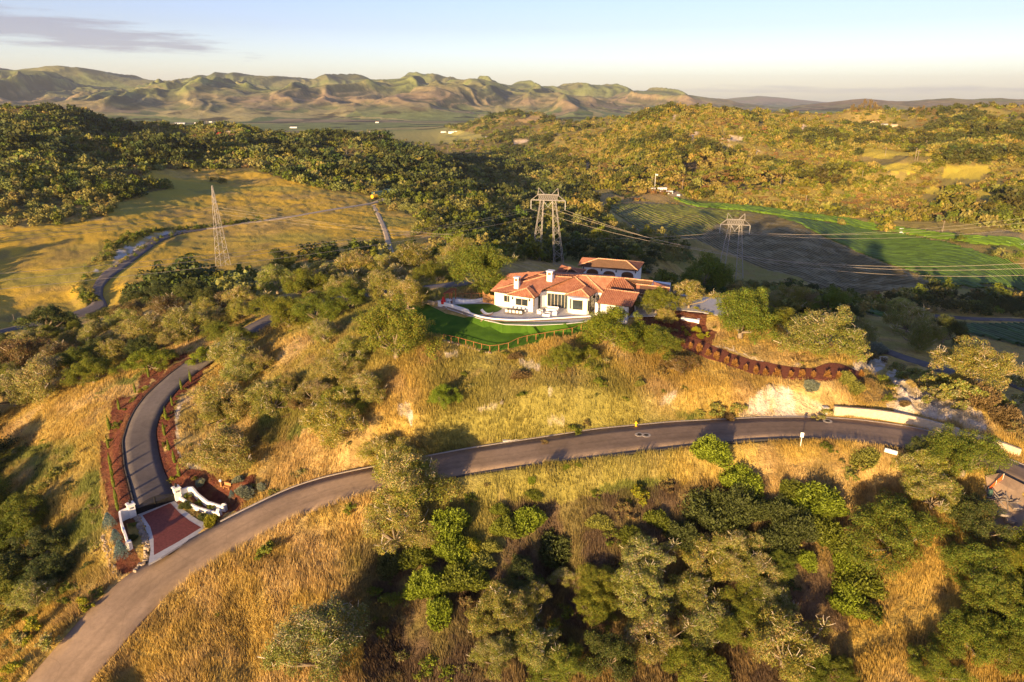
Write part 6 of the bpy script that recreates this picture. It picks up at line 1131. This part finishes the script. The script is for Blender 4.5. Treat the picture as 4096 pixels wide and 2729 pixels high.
# eucalyptus on the right skyline
for i, (a, b, h) in enumerate(((852, 110, 20), (858, 109, 16), (863, 108, 26), (869, 108, 26), (874, 109, 22), (880, 110, 16), (917, 111, 18), (922, 111, 20), (927, 112, 18), (933, 112, 14))):
    p = hit([a], [b + 3.5])[0]; o = link('tall_tree', MIDP[4], None, None, (p[0], p[1], p[2]), (0, 0, i), (1., 1., h / 7.)); tag(o, 'tall thin eucalyptus on the right skyline, ' + ordinal(i, 10), 'tree', 'eucalyptus on the skyline')
for q, h, lb in ((T(0, 0, "325,105")[0], 9, 'low round tree on the left ridge skyline'), (T(0, 0, "415,110")[0], 16, 'tall lone tree on the left ridge skyline')): p = hit([q[0]], [q[1] + 2.])[0]; o = link('skyline_tree', MIDP[2], None, None, tuple(p), None, (1.2, 1.2, h / 7.)); tag(o, lb, 'tree')
# ---------------------------------------------------------------- vineyards
def vines(nm, P, ang, sp, w, h, col, label, step=6.):
    A_ = hits(P)[:, :2]; c, s = math.cos(ang), math.sin(ang); u = A_[:, 0] * c + A_[:, 1] * s; v = -A_[:, 0] * s + A_[:, 1] * c; Vs = []; Cs = []; rng = np.random.default_rng(5)
    for vv in np.arange(v.min(), v.max(), sp):
        uu = np.arange(u.min(), u.max(), step); x = uu * c - vv * s; y = uu * s + vv * c; k = inpoly(x, y, A_); k2 = k[:-1] & k[1:]
        if not k2.any(): continue
        i = np.nonzero(k2)[0]
        z = h_base(x, y); hh = h * rng.uniform(.75, 1.15, len(x)); ww = w * rng.uniform(.7, 1.2, len(x)); q = []
        for a in (i, i + 1):
            for du, dz in ((-1, 0), (-.8, 1), (.8, 1), (1, 0)): q.append(np.stack([x[a] - s * du * ww[a] / 2, y[a] + c * du * ww[a] / 2, z[a] + dz * hh[a]], -1))
        q = np.stack(q, 1); Vs.append(q.reshape(-1, 3)); Cs.append(np.repeat(np.array(col) * rng.uniform(.7, 1.3, len(i))[:, None], 8, 0))
    V = np.concatenate(Vs); c_ = np.concatenate(Cs); n = len(V) // 8; b = np.arange(n)[:, None] * 8; Fq = np.concatenate([b + np.array([k, k + 1, k + 5, k + 4]) for k in range(3)])
    tag(link(nm, new_mesh(nm, V, Fq, c_), M['leaf']), label, 'vineyard', kind='stuff')
def wang(a, b): A_ = hits([a, b]); return math.atan2(A_[1, 1] - A_[0, 1], A_[1, 0] - A_[0, 0])
va = wang((640, 212), (745, 248)); VGA = [(607, 205), (675, 204.4), (745, 213), (700, 238), (675, 236), (637, 230), (608, 210)]
vines('vineyard_rows', VA, wang((640, 205), (720, 236)), 3.4, 1.0, .45, (.15, .125, .05), 'bare brown vineyard rows on the valley floor'); vines('vineyard_rows', VGA, wang((640, 205), (720, 236)), 5., 1.7, .9, (.18, .20, .03), 'leafing vineyard rows below the golden knoll')
vines('vineyard_rows', VB, wang((800, 221), (1000, 262)), 2.8, 2.3, 1.2, (.09, .16, .022), 'dense green vineyard block'); vines('vineyard_rows', VC, wang((800, 217), (1000, 243)), 2.4, 1.9, 1.8, (.14, .24, .02), 'bright green vineyard strip along the valley edge')
vines('vineyard_rows', VE, .3, 2.4, 1.6, 1.3, (.06, .13, .02), 'small green vineyard patch by the far road'); vines('vineyard_rows', VF, wang((950, 322), (1010, 343)), 3.0, 1.3, 1.3, (.06, .12, .03), 'vineyard rows at the right edge below the far road'); vines('vineyard_rows', VD, wang((860, 219), (1000, 231)), 2.6, .8, .9, (.2, .17, .06), 'dry vineyard rows on the far golden strip')
# ---------------------------------------------------------------- pylons and power lines
def lattice(m, a, b, wa, wb, n, r, rot=0., legs=4):
    a, b = Vector(a), Vector(b); c, s = math.cos(rot), math.sin(rot)
    def cr(p, w, k): dx, dy = ((-1, -1), (1, -1), (1, 1), (-1, 1))[k]; return p + Vector((dx * w * c - dy * w * s, dx * w * s + dy * w * c, 0))
    P = [[cr(a.lerp(b, i / n), wa + (wb - wa) * i / n, k) for k in range(4)] for i in range(n + 1)]
    for k in range(4): m.tube([P[0][k], P[n][k]], r * 1.3, 4)
    for i in range(n):
        for k in range(4):
            if (i + k) % 2: m.bar(P[i][k], P[i + 1][(k + 1) % 4], r * .7)
            else: m.bar(P[i][(k + 1) % 4], P[i + 1][k], r * .7)
            if i % 2 == 0: m.bar(P[i][k], P[i][(k + 1) % 4], r * .7)
def portal(label, base, H, rz, scale=1., tint='steel'):
    o = thing('transmission_tower', label, 'pylon', base, rz); W = 5.5 * scale; wst = H * .84
    for s in (-1, 1): m = MB(); lattice(m, (s * W * 1.25, 0, -1), (s * W * .62, 0, wst), 2.6 * scale, .75, 11, .085); m.build('leg', M[tint], o)
    m = MB(); top = wst
    for y in (-.75, .75):
        m.tube([(-W * 1.75, y, top), (W * 1.75, y, top)], .15, 4); m.tube([(-W * 1.0, y, top + H * .075), (W * 1.0, y, top + H * .075)], .13, 4)
        for s in (-1, 1): m.bar((s * W * 1.75, y, top), (s * W * 1.0, y, top + H * .075), .12)
        for k in range(10): x0 = -W + 2 * W * k / 10; m.bar((x0, y, top), (x0 + W / 5, y, top + H * .075), .08); m.bar((x0 + W / 5, y, top), (x0, y, top + H * .075), .08)
    m.build('crossarm', M[tint], o)
    for s in (-1, 1):
        m = MB(); pk = (s * W * .98, 0, H)
        for q in ((s * W * .35, -.7), (s * W * .35, .7), (s * W * 1.05, -.7), (s * W * 1.05, .7)): m.bar(pk, (q[0], q[1], top + H * .075), .11)
        m.build('peak', M[tint], o)
    for x in (-W * 1.75, W * 1.75): m = MB(); m.tube([(x, 0, top), (x, 0, top - H * .12)], .1, 5); m.build('insulator', M['white'], o)
    m = MB(); m.tube([(-W * .5, 0, top), (0, 0, top - H * .09), (W * .5, 0, top)], .09, 4); m.build('insulator', M['white'], o)
    c, s_ = math.cos(rz), math.sin(rz); return [Vector((base[0] + x * c, base[1] + x * s_, base[2] + zz)) for x, zz in ((-W * 1.75, top - H * .12), (0, top - H * .09), (W * 1.75, top - H * .12))]
def tp(px, py, top): p = hit([px], [py])[0]; d = math.hypot(p[0], p[1]); _, w = None, None; x, y, w_ = ray(px, top); z = CZ + float(w_) * d / math.hypot(float(x), float(y)); return (float(p[0]), float(p[1]), float(p[2])), z - p[2]
b2, H2 = tp(547, 263, 188); b3, H3 = tp(729, 283, 213); print('towers', b2, H2, b3, H3)
A2 = portal('steel portal pylon with two lattice legs, standing behind the villa', b2, H2, R(-14), H2 / 42); A3 = portal('steel portal pylon on the shaded vineyard at the right', b3, H3, R(-12), H3 / 48)
b1, H1 = tp(223.5, 266, 185); o = thing('transmission_tower', 'slender lattice pylon seen edge-on in the golden field', 'pylon', b1, R(30)); m = MB(); lattice(m, (0, 0, -1), (0, 0, H1 * .8), 2.6, .7, 13, .09, R(20)); m.build('leg', M['steel'], o); m = MB(); lattice(m, (0, 0, H1 * .8), (0, 0, H1), .7, .12, 5, .1, R(20)); m.bar((0, -5, H1 * .8), (0, 5, H1 * .8), .12); m.bar((0, -5, H1 * .8), (0, 0, H1 * .88), .1); m.bar((0, 5, H1 * .8), (0, 0, H1 * .88), .1); m.build('peak', M['steel'], o)
M['wire'] = mat('cable', (.45, .38, .30), .6)
def cable(a, b, sag, label, r=.04):
    a, b = Vector(a), Vector(b); m = MB(); P = [a.lerp(b, t / 24) - Vector((0, 0, sag * 4 * (t / 24) * (1 - t / 24))) for t in range(25)]; m.tube(P, r, 4, False); tag(m.build('power_line', M['wire']), label, 'power line', 'conductors of the two power lines')
def at_d(px, py, d): x, y, z = atd(px, py, d); return (float(x), float(y), float(z))
d1 = math.hypot(b1[0], b1[1])
pos3 = ('upper', 'middle', 'lower')
for i, (yl, yt) in enumerate(((234, 206.5), (238, 209.5), (242, 213))): cable(at_d(-40, yl + 2.5, 250), at_d(213.5 + i, yt, d1), 1.5, pos3[i] + ' cable running left from the edge-on pylon')
for i, (yt, ye) in enumerate(((206.5, 235), (209.5, 238.5), (213, 242))): cable(at_d(214 + i, yt, d1), at_d(730, ye, 400) if i > 5 else tuple(A3[0] + Vector((0, 0, 0)) if i == 0 else (A3[1] if i == 1 else A3[2])), 9, pos3[i] + ' cable between the edge-on pylon and the vineyard pylon')
for i, (yl,) in enumerate(((274.5,), (282,), (291,))): cable(at_d(-40, yl + 2, 175), tuple(A2[i]), 3.0, pos3[i] + ' near cable running left from the portal pylon')
for i in range(3): cable(tuple(A2[i]), at_d(1200, (196, 203, 211)[i] + 50, 330), 16, pos3[i] + ' cable running right from the portal pylon', .05)
for i in range(3): cable(tuple(A3[i]), at_d(1120, (204, 210, 217)[i] + 0, 420), 6, pos3[i] + ' cable running right from the vineyard pylon')
# ---------------------------------------------------------------- utility poles, tank, containers, buildings
def hitz(c, r, s): q = T(c, r, s)[0]; return hit([q[0]], [q[1]])[0]
PO = [(0, 0, "878,228", 8), (0, 0, "1233,285", 9), (0, 0, "1462,285", 9), (0, 0, "1984,335", 10), (0, 0, "1908,260", 9), (1, 0, "495,428", 9), (1, 0, "835,535", 9), (1, 0, "976,480", 9), (1, 0, "1045,375", 12), (1, 0, "1052,378", 12), (1, 0, "1067,400", 9), (1, 0, "1130,390", 9), (1, 0, "1168,385", 9), (1, 0, "1497,400", 9), (1, 0, "1763,485", 9), (1, 0, "2066,530", 9), (1, 0, "2304,570", 9), (1, 0, "1893,490", 8), (1, 0, "2235,500", 8), (2, 0, "230,355", 11), (2, 0, "175,290", 10), (2, 0, "800,640", 8), (2, 0, "552,610", 8), (2, 0, "1565,830", 9), (2, 0, "1285,800", 9), (2, 0, "1134,640", 8), (3, 0, "1350,552", 11), (3, 0, "1372,555", 9), (3, 0, "860,740", 9), (3, 0, "1600,1225", 8), (3, 0, "345,960", 8), (3, 0, "115,780", 8), (3, 0, "1448,445", 9), (3, 0, "1076,515", 9), (1, 0, "1150,385", 7), (0, 1, "135,472", 3)]
pm = MB(); pm.tube([(0, 0, -.5), (0, 0, 10)], .22, 5); pm.box((0, 0, 9.2), (2.0, .2, .2)); pole0 = pm.build('utility_pole', M['post'])
PP = sorted([(T(c, r, s)[0], h) for c, r, s, h in PO])
for i, (q, h) in enumerate(PP):
    p = hit([q[0]], [q[1]])[0]; o = pole0 if i == 0 else pole0.copy()
    if i: C.objects.link(o)
    o.location = tuple(p); s = h / 10 * (1.25 if h > 4 else 1); o.scale = (s, s, s); z_ = 'left' if q[0] < 256 else 'centre-left' if q[0] < 480 else 'centre' if q[0] < 700 else 'right'; k = sum(1 for a, _ in PP[:i] if (0 if a[0] < 256 else 1 if a[0] < 480 else 2 if a[0] < 700 else 3) == (0 if q[0] < 256 else 1 if q[0] < 480 else 2 if q[0] < 700 else 3)); n = sum(1 for a, _ in PP if (0 if a[0] < 256 else 1 if a[0] < 480 else 2 if a[0] < 700 else 3) == (0 if q[0] < 256 else 1 if q[0] < 480 else 2 if q[0] < 700 else 3))
    tag(o, 'wooden utility pole among trees in the %s distance, %s' % (z_, ordinal(k, n)), 'utility pole', 'utility poles in the distance')
p = hitz(1, 0, "1090,905"); o = thing('water_tank', 'yellow round tank beside the dirt track junction', 'tank', tuple(p), R(60)); m = MB()
m.tube([(-3., 0, 1.9), (3., 0, 1.9)], 1.6, 14); m.build('barrel', M['yellow'], o); m = MB(); m.box((-2, 0, .3), (.6, 3.4, 1.6)); m.box((2, 0, .3), (.6, 3.4, 1.6)); m.build('cradle', M['dark'], o); m = MB(); m.tube([(0, 0, 4.2), (0, 0, 4.8)], .5, 8); m.build('hatch', M['yellow'], o)
for s, rz, lb in (("1250,862", R(4), 'long green corrugated shipping container behind the track junction'), ("1135,885", R(52), 'dark green container beside the yellow tank')):
    p = hitz(1, 0, s); o = thing('shipping_container', lb, 'container', tuple(p), rz); m = MB(); m.box((0, 0, 2.2), (14, 4, 4.2)); m.build('body', M['green'], o); m = MB(); [m.box((x * .7 - 6.7, -2.03, 2.2), (.3, .1, 3.9)) for x in range(20)]; m.build('corrugation', M['green'], o)
def house(px, py, w, d, h, rz, wall='white', roofc='redp', label='', name='house', pitch=.35):
    p = hit([px], [py])[0]; dist = math.hypot(p[0], p[1]); W = w * dist / F; D = W * d; H = h * dist / F; o = thing(name, label, 'house', tuple(p), rz); m = MB(); m.box((0, 0, H / 2 - 1), (W, D, H + 2)); m.build('wall', M[wall], o); m = MB(); e = W * .04; rh = D * pitch
    m.add([(-W / 2 - e, -D / 2 - e, H), (W / 2 + e, -D / 2 - e, H), (W / 2 + e, D / 2 + e, H), (-W / 2 - e, D / 2 + e, H), (-W / 2 - e, 0, H + rh), (W / 2 + e, 0, H + rh)], [(0, 1, 5, 4), (2, 3, 4, 5), (0, 4, 3), (1, 2, 5), (3, 2, 1, 0)]); m.build('roof', M[roofc], o)
    m = MB(); [m.box((-W / 2 + W * (k + .5) / 4, -D / 2 - .02, H * .5), (W * .1, .06, H * .35)) for k in range(4)]; m.build('windows', M['glass'], o); return o
for a in (("0 0 2005,318", 5, .5, 1.4, 'redp', 'redp', 'low bright red building on the left ridge'), ("0 0 1655,222", 8, .3, .7, 'white', 'white', 'long white building in the far left valley'), ("0 0 350,108", 3.2, .5, .8, 'white', 'steel', 'small white house beside the tree on the left ridge'), ("0 0 1805,215", 3, .5, .5, 'white', 'white', 'small white farm building in the far valley, left of centre'), ("0 0 1940,205", 3, .5, .6, 'white', 'steel', 'tiny white house at the foot of the mountains, left'), ("0 0 1450,292", 3.2, .5, .7, 'stucco', 'steel', 'pale house among trees on the left ridge'), ("0 0 2130,300", 9, .4, .9, 'stone', 'plank', 'tan flat house on the ridge right of the red building'),
          ("1 0 285,340", 4.5, .6, 1.6, 'stone', 'stone', 'tan gabled house in the centre-left woods'), ("1 0 500,320", 8, .3, .7, 'stone', 'plank', 'long low roof on the brush ridge'), ("1 0 645,300", 4, .5, 1.0, 'white', 'plank', 'white house above the brush ridge'), ("1 0 345,258", 6, .3, .8, 'white', 'white', 'long white shed in the far valley'), ("1 0 1115,210", 3, .6, .8, 'white', 'stone', 'white farmhouse amid the far green fields'), ("1 0 1725,300", 5, .5, 1.0, 'white', 'stone', 'left white building of the far ranch'), ("1 0 1800,303", 6, .5, 1.3, 'white', 'steel', 'largest white building of the far ranch'), ("1 0 1845,295", 3, .5, .8, 'white', 'stone', 'right small building of the far ranch'), ("1 0 2110,348", 5, .4, 1.0, 'white', 'stone', 'white building right of the far ranch'), ("1 0 1675,98", 4, .4, .6, 'white', 'white', 'white house at the mountain foot'),
          ("2 0 1380,825", 8, .5, 1.4, 'white', 'white', 'white shed row right of the flagpole'), ("2 0 1285,822", 7, .4, 1.2, 'white', 'steel', 'white shed below the flagpole'), ("2 0 1450,858", 5, .8, 1.6, 'white', 'white', 'white box building in the yard by the vineyard'), ("2 0 1530,878", 3, .6, 1., 'white', 'steel', 'small white building right of the yard'), ("2 0 380,590", 7, .5, 2.2, 'plank', 'plank', 'grey industrial plant building in the valley'), ("2 0 250,575", 5, .5, 1.6, 'plank', 'steel', 'grey plant shed left of the steam plume'), ("2 0 470,572", 4, .5, 1.3, 'stone', 'plank', 'tan building right of the plant'), ("2 0 140,615", 14, .5, .6, 'plank', 'steel', 'long low flat-roofed building at the valley bottom'),
          ("3 0 1068,240", 5, .5, 1.6, 'conc', 'steel', 'pale blue-roofed house on the right hilltop'), ("3 0 960,200", 9, .4, .8, 'stone', 'fence', 'orange-roofed building on the right hilltop'), ("3 0 1160,238", 5, .5, 1., 'stone', 'stone', 'tan house right of the blue-roofed one'), ("3 0 1235,1198", 4, .7, 1.2, 'white', 'white', 'white trailer at the edge of the green vineyard'), ("3 0 1240,1222", 5, .4, .7, 'white', 'white', 'low white vehicle shelter beside the trailer'), ("3 0 2240,1325", 4.5, .4, .8, 'white', 'white', 'left white trailer at the right picture edge'), ("3 0 2325,1340", 6, .4, 1.2, 'white', 'white', 'right white trailer at the right picture edge'), ("3 0 1000,1085", 14, .3, .8, 'dark', 'dark', 'long dark shed below the tree line')):
    c, r, s = a[0].split(); q = T(int(c), int(r), s)[0]; house(q[0], q[1], a[1], a[2], a[3], rt.uniform(-.3, .2), a[4], a[5], a[6], 'building', .22)
m = MB(); m.prism([tuple(p) for p in PONDW], PONDZ - 1, PONDZ); tag(m.build('pond_water', M['water']), kind='structure')
p = hitz(2, 0, "1312,812"); o = thing('flagpole', 'tall white flagpole with flag by the white sheds', 'flagpole', tuple(p)); m = MB(); m.tube([(0, 0, 0), (0, 0, 17)], .22, 6); m.build('pole', M['white'], o); m = MB(); m.add([(.2, 0, 16.6), (3, .4, 16.2), (3, .4, 14.4), (.2, 0, 14.8)], [(0, 1, 2, 3)]); m.add([(.2, .06, 16.6), (3, .46, 16.2), (3, .46, 14.4), (.2, .06, 14.8)], [(3, 2, 1, 0)]); m.build('flag', M['cloth'], o)
# cut bank beside the valley road: low dark scrub over pale soil
cb = T(0, 0, "880,1540 940,1440 1020,1370 1150,1290 1280,1240 1400,1200 1520,1195 1900,1165 2354,1110") ; q = hits(cb); rng = np.random.default_rng(8); P = resample(q, 260); P[:, :2] += rng.normal(size=(260, 2)) * 2.2; P2 = resample(hits(T(0, 1, "830,20 760,90 745,150 770,210 820,280 840,320")), 70); P2[:, :2] += rng.normal(size=(70, 2)) * 1.5; P3 = resample(hits(T(0, 0, "1060,1540 1150,1470 1250,1400 1380,1320 1500,1265 1700,1230")), 90); P3[:, :2] += rng.normal(size=(90, 2)) * 1.2; P3 = P3[::3]; P = np.concatenate([P, P2, P3]); P[:, 2] = h_land(P[:, 0], P[:, 1])
mass('bank_scrub', P[:, 0], P[:, 1], P[:, 2], [(v[0] * [.3, .3, .3], v[1], v[2]) for v in VM[1:3]], .7, 1.3, 'dark scrub along the cut bank of the valley road')

build_land()
HAZE, SKYS, SKYTINT, CLOUDC, SUNE, SUNC, EXPO = 3.1e-5, .055, (1., 1., 1., 1), (2.5, 2.6, 3.4, 1), 5., (1., .685, .33), 1.55
# ---------------------------------------------------------------- haze, sky, sun, camera
hz = MB(); hz.box((0, 11000, 440), (44000, 36000, 1040)); o = hz.build('haze', None); tag(o, kind='stuff')
m = bpy.data.materials.new('haze_air'); m.use_nodes = True; t = m.node_tree; t.nodes.clear(); out = t.nodes.new('ShaderNodeOutputMaterial'); v = t.nodes.new('ShaderNodeVolumePrincipled'); v.inputs['Color'].default_value = (.80, .86, .95, 1); v.inputs['Density'].default_value = HAZE; v.inputs['Anisotropy'].default_value = .2; t.links.new(v.outputs[0], out.inputs['Volume']); o.data.materials.append(m)
W_ = bpy.data.worlds.new('World'); bpy.context.scene.world = W_; W_.use_nodes = True; t = W_.node_tree; bg = t.nodes['Background']
sky = t.nodes.new('ShaderNodeTexSky'); sky.sky_type = 'NISHITA'; sky.sun_disc = False; sky.sun_elevation = SUN_EL; sky.sun_rotation = SUN_AZ + math.pi; sky.altitude = 100; sky.air_density = 1.0; sky.dust_density = 1.0; sky.ozone_density = 1.5
bg.inputs['Strength'].default_value = SKYS
L_ = t.links
geo = t.nodes.new('ShaderNodeTexCoord'); sp_ = t.nodes.new('ShaderNodeSeparateXYZ'); L_.new(geo.outputs['Generated'], sp_.inputs[0])
def mth(op, a, b=None, c=None):
    n = t.nodes.new('ShaderNodeMath'); n.operation = op
    for i, q in enumerate((a, b, c)):
        if q is None: continue
        if isinstance(q, (int, float)): n.inputs[i].default_value = q
        else: L_.new(q, n.inputs[i])
    return n.outputs[0]
# thin evening clouds low in the left of the sky: a noise on a cloud plane (direction / height)
el = sp_.outputs['Z']; az_ = mth('ARCTAN2', sp_.outputs['X'], sp_.outputs['Y']); cb_ = t.nodes.new('ShaderNodeCombineXYZ'); L_.new(mth('MULTIPLY', az_, 3.2), cb_.inputs[0]); L_.new(mth('MULTIPLY', el, 42.), cb_.inputs[1])
nz_ = t.nodes.new('ShaderNodeTexNoise'); nz_.inputs['Scale'].default_value = 2.0; nz_.inputs['Detail'].default_value = 7; nz_.inputs['Roughness'].default_value = .68; L_.new(cb_.outputs[0], nz_.inputs['Vector'])
# extent: azimuth -42..-14 deg, elevation 2.5..6.5 deg falling to the right
c0_ = mth('MULTIPLY_ADD', az_, -.085, .0275)          # centre line of the bank, higher to the left
de = mth('ABSOLUTE', mth('SUBTRACT', el, c0_)); band = mth('SUBTRACT', 1., mth('DIVIDE', de, .034)); lim = mth('SUBTRACT', -.2, az_); lim = mth('MINIMUM', mth('MULTIPLY', lim, 3.), 1.)
msk = mth('MULTIPLY', mth('MAXIMUM', band, 0.), mth('MAXIMUM', lim, 0.)); cl = mth('MULTIPLY_ADD', msk, .55, mth('SUBTRACT', nz_.outputs['Fac'], .72)); cl = mth('MULTIPLY', mth('MINIMUM', mth('MAXIMUM', mth('MULTIPLY', cl, 6.), 0.), 1.), .75)
de2 = mth('ABSOLUTE', mth('SUBTRACT', el, .012)); b2_ = mth('MAXIMUM', mth('SUBTRACT', 1., mth('DIVIDE', de2, .010)), 0.); cl2 = mth('MULTIPLY', mth('MINIMUM', mth('MAXIMUM', mth('MULTIPLY', mth('MULTIPLY_ADD', b2_, .3, mth('SUBTRACT', nz_.outputs['Fac'], .66)), 6.), 0.), 1.), .35)
grade = t.nodes.new('ShaderNodeMix'); grade.data_type = 'RGBA'; grade.blend_type = 'MULTIPLY'; grade.inputs[0].default_value = 1; L_.new(sky.outputs[0], grade.inputs[6]); gr_ = t.nodes.new('ShaderNodeValToRGB'); L_.new(el, gr_.inputs[0]); e_ = gr_.color_ramp.elements; e_[0].position = 0; e_[0].color = (2.3, 2.5, 3.6, 1); e_[1].position = .32; e_[1].color = (1.02, 1.04, 1.65, 1); q_ = e_.new(.09); q_.color = (1.38, 1.38, 2.1, 1); L_.new(gr_.outputs[0], grade.inputs[7])
mc = t.nodes.new('ShaderNodeMix'); mc.data_type = 'RGBA'; L_.new(mth('MAXIMUM', cl, cl2), mc.inputs[0]); L_.new(grade.outputs[2], mc.inputs[6]); mc.inputs[7].default_value = CLOUDC; L_.new(mc.outputs[2], bg.inputs['Color'])
ld = bpy.data.lights.new('sun', 'SUN'); ld.energy = SUNE; ld.angle = R(.6); ld.color = SUNC; so = bpy.data.objects.new('sun', ld); C.objects.link(so); dv = Vector((math.sin(SUN_AZ) * math.cos(SUN_EL), math.cos(SUN_AZ) * math.cos(SUN_EL), -math.sin(SUN_EL))); so.rotation_euler = dv.to_track_quat('-Z', 'Y').to_euler()
cd = bpy.data.cameras.new('camera'); cd.sensor_width = 36; cd.lens = F / 1024 * 36; cd.clip_end = 60000; cd.clip_start = .5; co = bpy.data.objects.new('camera', cd); C.objects.link(co); co.location = (0, 0, CZ); co.rotation_euler = (math.pi / 2 - PITCH, 0, 0); sc = bpy.context.scene; sc.camera = co
sc.view_settings.view_transform = 'Standard'; sc.view_settings.look = 'None'; sc.view_settings.gamma = 1; sc.view_settings.exposure = EXPO
sc.cycles.volume_bounces = 0; sc.cycles.max_bounces = 5; sc.cycles.transparent_max_bounces = 6; sc.cycles.diffuse_bounces = 3; sc.cycles.glossy_bounces = 2; sc.cycles.use_denoising = True
print('faces', sum(len(o.data.polygons) for o in bpy.data.objects if o.type == 'MESH'), 'objects', len(bpy.data.objects))
